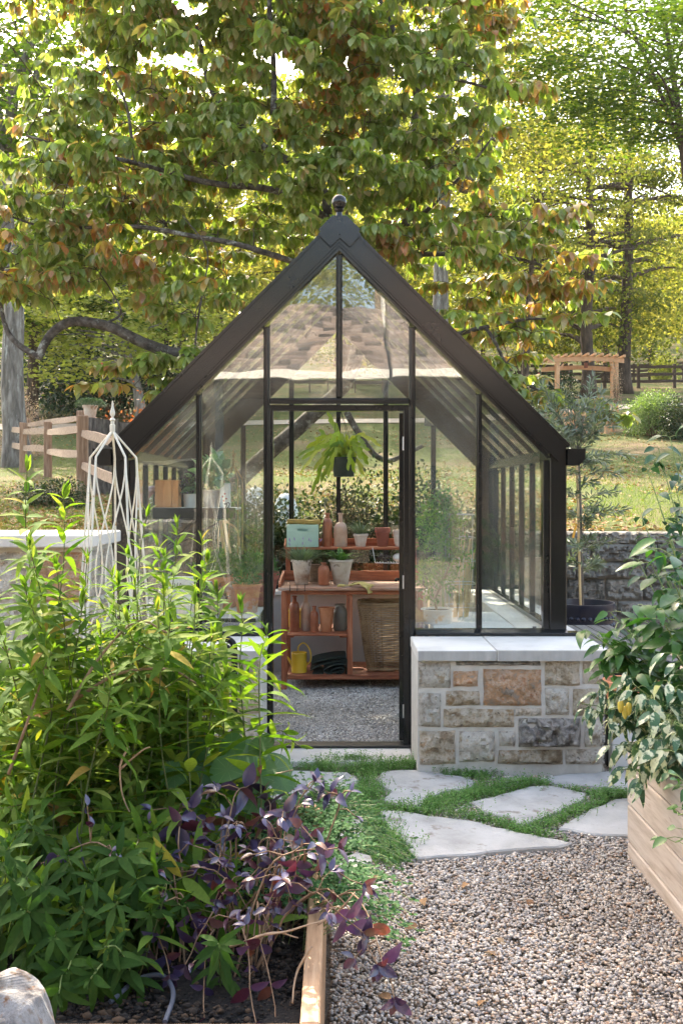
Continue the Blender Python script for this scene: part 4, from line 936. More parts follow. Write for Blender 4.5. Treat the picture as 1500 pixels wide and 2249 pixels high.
# bottom shelf: watering can and blanket
ZB = 0.111; YW_ = 8.22
wc = thing('watering_can', 'bright yellow watering can with a hooped handle on the bottom shelf', 'watering can', PB(657, YW_, ZB))
c = Vector(PB(657, YW_, ZB)); r1 = 0.064; h1 = 0.165
MB().lathe([(0.001,0.001),(r1,0.001),(r1+0.002,0.004),(r1,0.008),(r1,h1-0.006),(r1+0.002,h1-0.003),(r1,h1),(r1-0.004,h1),(r1-0.004,h1-0.05),(0.001,h1-0.05)], c, 30).build('can_body', M['yellow'], wc, smooth=True)
MB().tube(curve([c+Vector((-0.008,0,h1-0.002)), c+Vector((-0.005,-0.01,h1+0.045)), c+Vector((0.03,-0.015,h1+0.078)), c+Vector((0.070,-0.015,h1+0.055)), c+Vector((0.096,-0.012,h1-0.005)), c+Vector((0.093,-0.01,h1-0.070)), c+Vector((0.064,0,h1-0.105))], 30), 0.006, 8).build('handle', M['yellow'], wc, smooth=True)
MB().tube([c+Vector((-0.050,0,0.05)), c+Vector((-0.085,-0.01,0.11)), c+Vector((-0.118,-0.02,0.150))], [0.014,0.010,0.007], 10).build('spout', M['yellow'], wc, smooth=True)
M['blanket'] = pm('dark_green_wool', [(0.012,0.022,0.018), (0.026,0.040,0.032)], 14, 0.98, 0.6, 120, spot=((0.10,0.02,0.02), 9, 0.74))
bk = thing('folded_blanket', 'dark green wool blanket folded and rolled on the bottom shelf', 'blanket', PB(722, 8.25, ZB))
def fold(pts, y0, y1, th, seed):
    pts = curve(pts, 44); mb = MB(); n = len(pts)-1
    def s_(sgn):
        def fn(u, v):
            i = int(round(u*n)); p = pts[i]; t = (pts[min(i+1, n)]-pts[max(i-1, 0)]).normalized(); nn = Vector((-t.z, 0, t.x))*th/2*sgn
            return (p.x+nn.x+0.004*mnoise.noise(Vector((u*5,v*4,seed))), y0+(y1-y0)*v, p.z+nn.z+0.004*mnoise.noise(Vector((u*4,v*3,seed+4))))
        return fn
    mb.grid(s_(1), n, 6); mb.grid(s_(-1), n, 6)
    for v in (0,): # close the front edge
        a = len(mb.v); A = [s_(1)(i/n, v) for i in range(n+1)]; B = [s_(-1)(i/n, v) for i in range(n+1)]; mb.add(A+B, [(i, i+1, n+2+i, n+1+i) for i in range(n)])
    mb.build('fold', M['blanket'], bk, smooth=True)
X = lambda px: bx(px, 8.16)
Z = lambda py: bz(py, 8.16)
fold([(X(678),0,Z(1484)), (X(700),0,Z(1478)), (X(740),0,Z(1488)), (X(757),0,Z(1484)), (X(764),0,Z(1470)), (X(757),0,Z(1458)), (X(735),0,Z(1459)), (X(715),0,Z(1467)), (X(712),0,Z(1474)), (X(730),0,Z(1481)), (X(748),0,Z(1479)), (X(756),0,Z(1470)), (X(748),0,Z(1464)), (X(730),0,Z(1470)), (X(727),0,Z(1475)), (X(742),0,Z(1475)), (X(748),0,Z(1471))], 8.13, 8.48, 0.010, 3)
fold([(X(682),0,Z(1474)), (X(700),0,Z(1462)), (X(735),0,Z(1454)), (X(755),0,Z(1450)), (X(757),0,Z(1445)), (X(735),0,Z(1446)), (X(700),0,Z(1452)), (X(684),0,Z(1458))], 8.17, 8.50, 0.011, 7)
M['wicker'] = pm('brown_wicker', [(0.15,0.085,0.04), (0.34,0.21,0.10), (0.52,0.36,0.19)], 10, 0.6, 0.3, 60)
# tall wicker basket
bs = thing('wicker_basket', 'tall tapered brown wicker basket standing in the right bay of the bench', 'basket', (0.42, 8.4, ZB))
def bring(z, k=1.0, dx=0):
    u = (z-ZB)/0.55; hw1 = 0.165+0.085*u**0.8; hd = 0.13+0.055*u; return hw1*k, hd*k
def bpt(a, z, k=1.0):
    hw1, hd = bring(z, k); ca, sa = math.cos(a), math.sin(a); e = 0.42
    return Vector((0.432+hw1*math.copysign(abs(ca)**e, ca), 8.36+hd*math.copysign(abs(sa)**e, sa), z))
NS = 60; wv = MB()
for i in range(34):
    z = ZB+0.035+i*0.0152
    pts = []
    for k in range(NS+1):
        a = 2*math.pi*k/NS; o = 0.0085*(1 if (k+i) % 2 else -1); p = bpt(a, z+0.001*math.sin(k*2.1+i)); d = Vector((p.x-0.432, p.y-8.36, 0)).normalized(); pts.append(p+d*o)
    wv.tube(pts, 0.0058, 4, False)
wv.build('weave', M['wicker'], bs, smooth=True, kind='stuff')
for k in range(NS//2):
    a = 2*math.pi*(2*k+0.5)/NS; MB().tube([bpt(a, ZB+0.01), bpt(a, ZB+0.30), bpt(a, ZB+0.555)], 0.004, 4).build('stake', M['wicker'], bs)
for z, rr in ((ZB+0.562, 0.013), (ZB+0.548, 0.010), (ZB+0.018, 0.014)): MB().tube([bpt(2*math.pi*k/48, z)+Vector((0,0,0.003*math.sin(k*1.9))) for k in range(49)], rr, 8, False).build('rim', M['wicker'], bs, smooth=True)
# black crate top seen behind basket, wire basket of stones under the shelf
wb = thing('wire_basket', 'small white wire basket of dark bulbs hung under the top shelf', 'wire basket', (bx(856, 8.62), 8.62, 1.0))
M['white_wire'] = pm('white_coated_wire', [(0.68,0.68,0.67),(0.76,0.76,0.75)], 5, 0.4, 0)
w_ = lambda px, Y, py: Vector((bx(px, Y), Y, bz(py, Y)))
for Y in (8.55, 8.72):
    MB().tube([w_(818, Y, 1203), w_(824, Y, 1236), w_(892, Y, 1237), w_(898, Y, 1203)], 0.0035, 5).build('wire', M['white_wire'], wb)
for k in range(12): 
    x = 824+k*6; MB().tube([(bx(x, 8.55), 8.55, bz(1236.5, 8.55)), (bx(x, 8.55), 8.72, bz(1236.5, 8.55))], 0.0022, 4).build('wire', M['white_wire'], wb)
M['bulb'] = pm('dark_husk', [(0.02,0.017,0.015),(0.09,0.08,0.07)], 30, 0.6, 0.3); M['patterned'] = pm('patterned_cotton', [(0.65,0.62,0.56),(0.72,0.70,0.65)], 8, 0.9, 0.2, spot=((0.25,0.05,0.03), 30, 0.60))
r_ = random.Random(3)
bb = MB()
for k in range(24): bb.ball((bx(r_.uniform(829, 856), 8.62), r_.uniform(8.57, 8.70), 1.005+r_.uniform(0, 0.05)), r_.uniform(0.012, 0.02), 7, 5, 0.7)
o = solo('bulbs', bb, M['bulb'], 'heap of dark plant bulbs in the white wire basket', 'bulbs', (bx(842, 8.62), 8.62, 0.995), kind='stuff')
pc = thing('patterned_cloth', 'white patterned cotton cloth bundled in the wire basket', 'cloth', (bx(878, 8.62), 8.62, 0.995))
MB().ball((bx(876, 8.62), 8.63, 1.03), 0.055, 14, 8, 0.7).build('fabric', M['patterned'], pc, smooth=2)
# ------------------------------------------------------------------ hanging basket
hb = thing('hanging_basket', 'dark green hanging pot with a trailing zigzag leaved cactus inside the doorway', 'hanging basket', (bx(754, 7.7), 7.7, 1.73))
M['plastic_green'] = pm('dark_green_plastic', [(0.008,0.020,0.014),(0.012,0.028,0.020)], 4, 0.35, 0)
c = Vector((bx(755, 7.7), 7.7, bz(1047, 7.7)))
MB().lathe([(0.001,0),(0.075,0),(0.078,0.004),(0.094,0.135),(0.097,0.137),(0.099,0.150),(0.092,0.150),(0.088,0.125),(0.001,0.125)], c, 24).build('pot', M['plastic_green'], hb, smooth=True)
MB().lathe([(0.001,0.132),(0.086,0.128)], c, 14).build('soil', M['soil'], hb)
top = Vector((XC, 7.7, 3.2)); mid = Vector((bx(744, 7.7), 7.7, bz(890, 7.7)))
for k in range(4):
    a = 0.6+k*math.pi/2; MB().tube(curve([c+Vector((0.093*math.cos(a), 0.093*math.sin(a), 0.148)), c+Vector((0.06*math.cos(a)-0.02, 0.06*math.sin(a), 0.36)), mid], 8), 0.0022, 4).build('hanger_wire', M['black_metal'], hb)
MB().tube([mid, top], 0.0035, 5).build('hanger_wire', M['black_metal'], hb)
LM['cactus'] = leafmat('cactus_frond', [(0.20,0.27,0.02),(0.34,0.38,0.04),(0.44,0.40,0.05),(0.14,0.22,0.03)], 0.4, 0.4)
r_ = random.Random(15)
def zig(pts, wd, sd):
    pts = curve(pts, 40); n = len(pts)-1; mb = MB(); side0 = None; vs = []
    for i, p in enumerate(pts):
        t = (pts[min(i+1, n)]-pts[max(i-1, 0)]).normalized(); s = t.cross(Vector((math.sin(sd), -1, 0.3))).normalized(); nn = s.cross(t)
        e = min(1, i/4)*min(1, (n-i)/3+0.15)
        la = wd*(0.35+0.65*((i % 6)/5.0)) if True else 0; lb = wd*(0.35+0.65*(((i+3) % 6)/5.0))
        vs += [p-s*la*e+nn*0.003, p+nn*(-0.002), p+s*lb*e+nn*0.003]
    mb.add(vs, [(3*i+k, 3*i+k+1, 3*i+4+k, 3*i+3+k) for i in range(n) for k in (0,1)]); return mb
FT = [(718,905,.0),(690,960,.1),(672,985,0),(664,1010,-.1),(655,1000,.1),(662,1040,-.15),(690,1035,-.1),(705,1060,-.1),(720,1050,-.15),(735,925,.1),(700,985,.0),(760,955,-.1),(775,965,.1),(800,985,-.1),(838,980,.05),(812,990,-.05),(795,1010,-.1),(780,1040,-.12),(765,1035,-.12),(800,1045,0),(712,1005,-.1),(685,1085,-.1),(700,940,.15),(742,960,.15),(790,950,.15),(810,1020,.1),(725,980,-.15),(688,1000,.12)]
for k, (px, py, dy) in enumerate(FT):
    e = Vector((bx(px, 7.7), 7.7+dy, bz(py, 7.7))); b = c+Vector((r_.uniform(-.06,.06), r_.uniform(-.05,.05), 0.13)); up_ = 0.10+0.05*r_.random()
    m1 = b.lerp(e, 0.45)+Vector((0, dy*0.2, up_ if e.z < b.z+0.12 else 0.02)); zig([b, b+Vector((0,0,0.04)), m1, e], 0.027, k).build('frond', LM['cactus'], hb, smooth=2)

# ------------------------------------------------------------------ left inside: staging, shelf, pots, tools
M['stage'] = pm('grey_white_staging', [(0.50,0.50,0.49),(0.60,0.60,0.59)], 4, 0.6, 0.05)
st = thing('staging', 'slim metal staging table inside the left panes carrying large pots', 'staging', (-0.85, 6.9, -0.03))
MB().cbox((-1.155, 6.42, 0.765), (-0.52, 7.25, 0.785), 0.003).build('table_top', M['stage'], st)
MB().cbox((-1.155, 6.40, 0.725), (-0.52, 6.418, 0.785), 0.003).build('rail', M['black_metal'], st)
for x in (-1.14, -0.55):
    for y in (6.43, 7.22): MB().cbox((x, y, -0.03), (x+0.025, y+0.025, 0.763), 0.002).build('leg', M['black_metal'], st)
def atl(px, Y): return bx(px, Y)
p_ = pot('potted_plant', (atl(543, 6.72), 6.72, 0.787), 0.094, 0.195, M['terra'], 'rolled rim terracotta pot with a small wiry plant, nearest the glass left of the door', 'potted plant', rim=0.13, rb=0.72)
bushy(p_, (atl(545, 6.72), 6.72, 0.975), (0.10, 0.09, 0.13), 260, 0.026, LM['dark'], 5)
p_ = pot('potted_plant', (atl(485, 7.1), 7.05, 0.787), 0.155, 0.22, M['terra'], 'wide terracotta bowl with a dense dark green plant behind the rolled rim pot', 'potted plant', rim=0.14, rb=0.75)
bushy(p_, (atl(485, 7.1), 7.05, 1.0), (0.19, 0.15, 0.24), 900, 0.034, LM['dark'], 6)
p_ = pot('potted_plant', (atl(575, 7.2), 7.12, 0.787), 0.125, 0.24, M['terra_red'], 'terracotta pot with a leafy herb half hidden behind the door post', 'potted plant')
bushy(p_, (atl(565, 7.1), 7.12, 1.02), (0.15, 0.13, 0.20), 500, 0.034, LM['dark'], 7)
LM['purple'] = leafmat('dusky_purple_leaf', [(0.05,0.025,0.05),(0.10,0.05,0.09),(0.07,0.06,0.05)], 0.25)
p_ = pot('potted_plant', (atl(470, 6.62), 6.60, 0.787), 0.075, 0.12, M['terra_pale'], 'small pot of dusky purple trailing leaves beside the rolled rim pot', 'potted plant')
bushy(p_, (atl(470, 6.62), 6.60, 0.90), (0.10, 0.08, 0.11), 330, 0.022, LM['purple'], 8, up=-0.3)
M['paper'] = pm('kraft_paper', [(0.50,0.38,0.25),(0.60,0.48,0.34)], 3, 0.85, 0.3, 14); M['paper_white'] = pm('white_printed_paper', [(0.66,0.64,0.60),(0.74,0.72,0.68)], 3, 0.7, 0.25, 12)
def sack(name, label, x0, x1, y0, y1, z0, z1, m, seed, txt=None):
    t = thing(name, label, 'paper bag', ((x0+x1)/2, (y0+y1)/2, z0)); mb = MB()
    def face(fx):
        def fn(u, v):
            p = fx(u, v); k = mnoise.noise(Vector((p[0]*14, p[2]*11, seed+p[1]*9)))*0.010; return (p[0]+k*0.6, p[1]+k, p[2]+(0.008*mnoise.noise(Vector((u*5, seed, 0))) if v > 0.95 else 0))
        return fn
    tp = lambda v: 1-0.25*v*v
    yc = (y0+y1)/2
    mb.grid(face(lambda u, v: (x0+(x1-x0)*u, yc+(y0-yc)*tp(v), z0+(z1-z0)*v)), 10, 12); mb.grid(face(lambda u, v: (x1-(x1-x0)*u, yc+(y1-yc)*tp(v), z0+(z1-z0)*v)), 10, 12)
    mb.grid(face(lambda u, v: (x1, yc+(y0-yc+(y1-y0)*u)*tp(v), z0+(z1-z0)*v)), 5, 12); mb.grid(face(lambda u, v: (x0, yc+(y1-yc-(y1-y0)*u)*tp(v), z0+(z1-z0)*v)), 5, 12)
    mb.build('bag_body', m, t, smooth=True)
    MB().tube([(x0, yc, z1-0.004), ((x0+x1)/2, yc-0.01, z1+0.002), (x1, yc, z1-0.003)], 0.012, 6).build('folded_top', m, t, smooth=True)
    if txt:
        cu = bpy.data.curves.new('printed_text', 'FONT'); cu.body = txt; cu.size = 0.042; cu.extrude = 0.0005; cu.materials.append(M['black_metal'])
        tmp = bpy.data.objects.new('tmp', cu); me = bpy.data.meshes.new_from_object(tmp); bpy.data.objects.remove(tmp); o = link('printed_text', me, t, Vector(((x0+x1)/2-0.03, y0-0.012, z0+0.19))-org(t)); o.rotation_euler = (R(90), 0, 0)
    return t
sack('paper_bag', 'white topped paper sack of compost behind the leafy herb, left of the glazing bar', atl(366, 6.6), atl(430, 6.6), 6.5, 6.68, 0.787, 1.03, M['paper_white'], 1, 'HA')
sack('paper_bag', 'narrow white paper sack right of the left glazing bar on the staging', atl(443, 6.7), atl(466, 6.7), 6.64, 6.74, 0.787, 0.99, M['paper_white'], 4)
# high wall shelf
sh = thing('wall_shelf', 'high metal bracket shelf inside the left side glass, loaded with pots and a box', 'shelf', (-1.0, 7.3, 1.48))
ZH = 1.485
MB().cbox((-1.31, 7.10, ZH-0.016), (-0.72, 7.50, ZH), 0.003).build('shelf_board', M['stage'], sh)
MB().cbox((-1.31, 7.085, ZH-0.075), (-0.72, 7.098, ZH), 0.002).build('shelf_edge', M['black_metal'], sh)
for y in (7.14, 7.46): MB().tube([(-1.32, y, 1.12), (-0.95, y, ZH-0.02)], 0.010, 6).build('brace', M['black_metal'], sh)
MB().tube([(-1.33, 7.3, 1.13), (-0.74, 7.30, 1.44)], 0.008, 6).build('brace', M['black_metal'], sh)
M['orange_box'] = pm('orange_pine_box', [(0.52,0.22,0.07),(0.66,0.33,0.13)], 4, 0.5, 0.1, 20, stretch=(5,5,1))
ob = thing('wooden_box', 'orange pine box standing on the high shelf behind the left pane', 'box', (atl(367, 7.3), 7.3, ZH))
x0, x1 = atl(341, 7.2), atl(392, 7.2)
for (a, b) in (((x0, 7.2, ZH+0.001), (x1, 7.212, ZH+0.20)), ((x0, 7.33, ZH+0.001), (x1, 7.342, ZH+0.20)), ((x0, 7.2125, ZH+0.001), (x0+0.012, 7.3295, ZH+0.20)), ((x1-0.012, 7.2125, ZH+0.001), (x1, 7.3295, ZH+0.20)), ((x0+0.06, 7.19, ZH+0.001), (x0+0.12, 7.199, ZH+0.2))):
    MB().box(a, b).build('board', M['orange_box'], ob)
M['lilac'] = pm('lilac_knitted_wool', [(0.36,0.28,0.34),(0.50,0.42,0.47)], 14, 0.9, 0.8, 50)
cu_ = thing('wool_bundle', 'lilac pink knitted bundle left of the orange pine box', 'bundle', (atl(322, 7.3), 7.3, ZH))
mb = MB()
for k in range(7): mb.ball((atl(310+k*4.5, 7.3), 7.28+0.02*math.sin(k*2), ZH+0.045+0.016*k), 0.05-0.003*k, 14, 8, 0.6)
mb.build('wool', M['lilac'], cu_, smooth=2)
p_ = pot('potted_kale', (atl(465, 7.3), 7.3, ZH), 0.068, 0.13, M['terra_pale'], 'blue green kale growing in a pale pot on the high shelf', 'potted plant', rim=0.1, rb=0.8)
bushy(p_, (atl(464, 7.3), 7.3, ZH+0.15), (0.15, 0.12, 0.26), 90, 0.095, LM['kale'], 9, tpl=leaf_tpl(1, 0.75, 4, 0.25, 0.35))
p_ = pot('potted_plant', (atl(418, 7.3), 7.3, ZH), 0.05, 0.10, M['paper_white'], 'white pot with a dark wiry plant between the pine box and the kale', 'potted plant', rim=0.05, rb=0.85)
bushy(p_, (atl(418, 7.3), 7.3, ZH+0.12), (0.09, 0.08, 0.16), 220, 0.030, LM['purple'], 10)
cn = thing('illustrated_tin', 'tall white tin printed with red berries beside the kale on the high shelf', 'tin', (atl(498, 7.25), 7.25, ZH))
MB().cbox((atl(485, 7.25), 7.21, ZH+0.001), (atl(506, 7.25), 7.29, ZH+0.175), 0.003).build('tin_body', M['paper_white'], cn)
M['berry'] = pm('red_print', [(0.45,0.05,0.03),(0.5,0.08,0.05)], 5, 0.5, 0)
for dx, dz in ((0.02,0.08),(0.035,0.10),(0.028,0.05),(0.045,0.065)): MB().lathe([(0.001,0),(0.007,0)], (0,0,0), 10).build('printed_berry', M['berry'], cn)
for ch, (dx, dz) in zip([c_ for c_ in cn.children if c_.name.startswith('printed_berry')], ((0.02,0.08),(0.035,0.10),(0.028,0.05),(0.045,0.065))):
    ch.rotation_euler = (R(90), 0, 0); ch.location = Vector((atl(485, 7.25)+dx, 7.2085, ZH+dz))-org(cn); ch.data.transform(Matrix.Translation(org(cn)))
def obelisk(root, c, H, rsh, zsh, rbase, m, rod, nleg=6, arcs=True, fin=1.0):
    c = Vector(c); top = c+Vector((0,0,H-0.26*fin)); legs = []
    def rz(z): return rbase+(rsh-rbase)*(z/zsh)**0.9
    for k in range(nleg):
        a = 2*math.pi*(k+0.35)/nleg; d = Vector((math.cos(a), math.sin(a), 0))
        pts = [c+d*rz(zsh*u)+Vector((0,0,zsh*u)) for u in (0, .25, .5, .75, 1)]+[top]
        MB().tube(pts, rod, 6).build('leg', m, root, smooth=True); legs.append(a)
    if arcs:
        for k in range(0, nleg):
            a0 = legs[k]; a1 = a0+2*math.pi/nleg; 
            for s in (0, 1):
                pts = []
                for i in range(25):
                    u = i/24; z = zsh*(0.02+0.97*u); w_ = (0.5-0.5*math.cos(u*2*math.pi*1.5+math.pi))*0.62; a = a0+(a1-a0)*w_ if s == 0 else a1-(a1-a0)*w_; rr = rz(z)*math.cos(math.pi/nleg)/max(0.5, math.cos((a-a0)-(a1-a0)/2)); pts.append(c+Vector((rr*math.cos(a), rr*math.sin(a), z)))
                MB().tube(pts, rod*0.72, 5).build('scroll_rod', m, root, smooth=True)
        MB().tube([c+Vector((rz(0.03)*math.cos(t*math.pi/12), rz(0.03)*math.sin(t*math.pi/12), 0.03)) for t in range(25)], rod*0.8, 5, False).build('hoop', m, root)
    f = fin; MB().lathe([(0.016*f,-0.03*f),(0.024*f,0),(0.024*f,0.05*f),(0.016*f,0.056*f),(0.016*f,0.085*f),(0.026*f,0.092*f),(0.020*f,0.104*f),(0.011*f,0.112*f),(0.011*f,0.122*f),(0.022*f,0.140*f),(0.023*f,0.156*f),(0.014*f,0.19*f),(0.008*f,0.22*f),(0.010*f,0.232*f),(0.002*f,0.262*f)], top, 14).build('finial', m, root, smooth=True)
M['rust_gold'] = pm('rusty_gilt_iron', [(0.20,0.10,0.03),(0.40,0.27,0.10)], 12, 0.6, 0.2)
so = thing('small_obelisk', 'small rusty gilt wire obelisk standing on the shelf behind the tools', 'plant support', (atl(513, 7.35), 7.35, ZH))
obelisk(so, (atl(513, 7.35), 7.35, ZH-0.35), 0.78, 0.075, 0.56, 0.075, M['rust_gold'], 0.005, 4, False, 0.45)
# tools hanging from hooks
M['handle'] = pm('pale_ash_handle', [(0.50,0.34,0.18),(0.62,0.45,0.27)], 6, 0.5, 0.1, stretch=(4,4,0.6)); M['leather'] = pm('tan_leather', [(0.45,0.27,0.12),(0.60,0.40,0.22)], 6, 0.6, 0.2)
ht = thing('hanging_trowel', 'wooden handled trowel with a leather cover hanging from a black hook', 'garden tool', (atl(493, 6.95), 6.95, 1.45))
wq = lambda px, py, Y=6.95: Vector((bx(px, Y), Y, bz(py, Y)))
MB().tube(curve([wq(486,1140), wq(494,1126), wq(503,1112), wq(505,1106), wq(500,1104), wq(494,1109)], 14), 0.0035, 6).build('hook', M['black_metal'], ht)
MB().tube([wq(492,1142), wq(497,1170), wq(507,1215)], [0.011,0.010,0.008], 8).build('handle', M['handle'], ht, smooth=True)
cloth([wq(493,1143), wq(503,1150), wq(515,1158), wq(524,1175), wq(527,1200)], (0.09, 0.012), M['leather'], ht, 'leather_cover', th=0.004, seed=3)
h2 = thing('hanging_tools', 'bundle of string and pale wooden tools hanging left of the trowel', 'garden tool', (atl(485, 7.0), 7.0, 1.45))
MB().tube(curve([wq(482,1140,7.0), wq(488,1128,7.0), wq(497,1113,7.0), wq(498,1107,7.0), wq(492,1106,7.0)], 12), 0.0035, 6).build('hook', M['black_metal'], h2)
for k, (a, b) in enumerate((((485,1142),(480,1208)), ((487,1142),(497,1215)), ((484,1144),(490,1205)), ((483,1145),(484,1190)))): MB().tube(curve([wq(*a, 7.0), wq((a[0]+b[0])/2-3+2*k, (a[1]+b[1])/2, 7.0), wq(*b, 7.0)], 8), 0.004+0.001*k, 6).build('handle', M['handle'] if k != 2 else M['leather'], h2, smooth=True)

# ------------------------------------------------------------------ right inside: citrus, cane, cage
M['white_pot'] = pm('chalky_white_pot', [(0.60,0.55,0.50),(0.70,0.67,0.62)], 4, 0.6, 0.1, spot=((0.6,0.36,0.18), 6, 0.62))
sr = thing('staging', 'low staging inside the right panes holding the citrus and the canes', 'staging', (0.8, 6.95, -0.03))
MB().cbox((0.64, 6.52, 0.690), (1.17, 7.40, 0.708), 0.003).build('table_top', M['stage'], sr)
for x in (0.65, 1.14):
    for y in (6.54, 7.36): MB().cbox((x, y, -0.03), (x+0.025, y+0.025, 0.689), 0.002).build('leg', M['black_metal'], sr)
ctr = pot('citrus_tree', (atl(960, 6.75), 6.75, 0.709), 0.105, 0.10, M['white_pot'], 'young citrus tree in a white pot leaning behind the pane right of the door', 'potted tree', rim=0.1, rb=0.86)
mb = MB(); LM['citrus'] = leafmat('citrus_leaf', [(0.05,0.14,0.02),(0.10,0.22,0.03),(0.20,0.32,0.05),(0.04,0.10,0.02)], 0.4, 0.35)
tr = curve([(atl(960,6.75), 6.75, 0.79), wq(955,1320,6.75), wq(968,1285,6.77), wq(985,1245,6.8), wq(990,1190,6.82), wq(980,1120,6.85)], 16); mb.tube(tr, taper(len(tr), 0.008, 0.003), 6)
Pn = []; r_ = random.Random(8)
ends = [(925,1240),(940,1260),(930,1290),(1000,1180),(1030,1200),(1035,1230),(1010,1230),(1020,1150),(1000,1130),(940,1150),(925,1175),(960,1110),(935,1095),(950,1075),(975,1080),(990,1100),(1010,1260),(985,1215),(955,1190),(970,1150),(945,1310),(1000,1290),(930,1210),(975,1240)]
for ex, ey in ends:
    e = wq(ex, ey, 6.75+r_.uniform(-0.10, 0.12)); b = min(tr, key=lambda q_: (q_-e).length+ (0.3 if q_.z > e.z else 0)); pts = curve([b, b.lerp(e, 0.5)+Vector((0,0,0.03)), e], 8); mb.tube(pts, taper(len(pts), 0.0035, 0.001), 4, False)
    for k in range(46): i = r_.randint(2, len(pts)-1); Pn.append(tuple(pts[i]+Vector((r_.gauss(0,.028), r_.gauss(0,.03), r_.gauss(0,.03)))))
mb.build('stem', M['stem_brown'], ctr, smooth=True); n = len(Pn); rn = np.random.default_rng(3)
leafset(ctr, 'leaf', [leaf_tpl(1, 0.42, 4, 0.25)], Pn, rn.normal(0,1,(n,3))+[0,0,-0.2], rn.normal(0,.6,(n,3))+[0,0,1], rn.uniform(0.025,0.045,n), LM['citrus'], 0)
cg = thing('wire_cage', 'square galvanised tomato cage behind the citrus tree', 'plant cage', (atl(1015, 6.9), 6.9, 0.71))
x0, x1, y0, y1 = atl(985, 6.9), atl(1046, 6.9), 6.88, 7.10
for z in (0.80, 0.96, 1.12, 1.28, 1.44): MB().tube([(x0,y0,z),(x1,y0,z),(x1,y1,z),(x0,y1,z),(x0,y0,z)], 0.0028, 4).build('wire', M['metal'], cg)
for x in (x0, (x0+x1)/2, x1):
    for y in (y0, y1): MB().tube([(x,y,0.71),(x,y,1.45)], 0.0028, 4).build('wire', M['metal'], cg)
bc = thing('bamboo_canes', 'bundle of bamboo canes leaning in the corner behind the citrus', 'canes', (atl(1010, 7.2), 7.2, 0.71))
for k in range(9): MB().tube([(atl(994+k*4, 7.1), 7.05+0.02*(k % 3), 0.711), (atl(1006+k*4.4+2*(k % 2), 7.2), 7.22, 1.16+0.05*(k % 4))], 0.0055, 6).build('cane', M['bamboo'], bc)
sack('paper_bag', 'warm brown paper sack leaning at the back right corner of the bench', 0.80, 1.14, 8.60, 8.80, 0.0, 1.02, M['paper'], 7)
M['straw'] = leafmat('straw', [(0.50,0.26,0.08),(0.60,0.38,0.15),(0.44,0.20,0.06)], 0.3)
sw = thing('straw_tuft', 'tuft of orange straw beside the white citrus pot', 'straw', (atl(925, 6.75), 6.75, 0.71), kind='stuff')
rn = np.random.default_rng(5); n = 260; leafset(sw, 'blade', [leaf_tpl(1, 0.05, 3, 0.5)], np.stack([atl(925,6.75)+rn.normal(0,.014,n), 6.75+rn.normal(0,.03,n), 0.715+rn.uniform(0,.06,n)],1), rn.normal(0,1,(n,3)), rn.normal(0,1,(n,3)), rn.uniform(0.04,0.07,n), M['straw'], 0)
LM['lime'] = leafmat('lime_fern_leaf', [(0.16,0.26,0.05),(0.24,0.35,0.08),(0.11,0.2,0.04)], 0.5)
lf = pot('potted_fern', (atl(975, 7.8), 7.8, 0.0), 0.15, 0.30, M['terra'], 'tall feathery light green plant behind the citrus tree', 'potted plant')
MB().tube([(atl(975,7.8), 7.8, 0.28), (atl(970,7.8), 7.8, 1.2)], 0.008, 6).build('stem', M['stem_green'], lf)
for z_ in (0.9, 1.15, 1.35): bushy(lf, (atl(965,7.8), 7.8, z_), (0.22,0.18,0.22), 700, 0.030, LM['lime'], int(z_*100))
kn = thing('black_knob', 'small black plastic clamp knob on the right inner ledge', 'knob', (atl(1173, 6.42), 6.42, 0.70))
MB().lathe([(0.001,0),(0.022,0),(0.024,0.01),(0.022,0.016),(0.012,0.02),(0.014,0.03),(0.001,0.032)], (atl(1173,6.42), 6.42, 0.701), 10).build('knob_body', M['black_metal'], kn, smooth=True)

# ------------------------------------------------------------------ white metal obelisk in the left bed
M['white_iron'] = pm('flaking_white_iron', [(0.56,0.52,0.42),(0.70,0.66,0.56)], 8, 0.6, 0.25, 60, spot=((0.34,0.22,0.12), 14, 0.64))
ob_ = thing('garden_obelisk', 'tall white painted iron obelisk with scrolled rods and a finial rising from the leafy bed', 'plant support', (bx(248, 4.5), 4.5, 0.2))
obelisk(ob_, (bx(248, 4.5), 4.5, 0.2), 1.811, 0.108, 1.555, 0.235, M['white_iron'], 0.0056, 5, True, 0.52)

# ------------------------------------------------------------------ black metal garden chairs/bench frame
ch = thing('metal_bench', 'black tubular metal garden bench frame behind the leafy herb bush', 'bench', (-1.0, 5.1, -0.04))
def pq(px, py, Y): return Vector((bx(px, Y), Y, bz(py, Y)))
MB().tube(curve([pq(515,1780,4.95), pq(515,1600,4.95), pq(515,1440,4.95), pq(513,1415,4.95), pq(500,1404,4.96), pq(480,1402,4.97), pq(440,1403,5.0)], 30), 0.016, 8).build('side_arch', M['black_metal'], ch, smooth=True)
MB().tube([pq(440,1403,5.0), pq(380,1401,5.0), pq(110,1400,5.0)], 0.014, 8).build('top_rail', M['black_metal'], ch)
MB().tube([pq(512,1440,4.95), pq(380,1441,5.0), pq(110,1441,5.0)], 0.011, 8).build('lower_rail', M['black_metal'], ch)
for px in (112, 215, 310, 400): MB().cbox(pq(px-7, 1780, 5.02), pq(px+7, 1345 if px == 112 else 1402, 5.05), 0.004).build('upright', M['black_metal'], ch)
MB().tube(curve([pq(470,1420,4.9), pq(490,1418,4.9), pq(505,1424,4.9), pq(508,1440,4.9)], 8), 0.012, 8).build('arm_rest', M['black_metal'], ch)

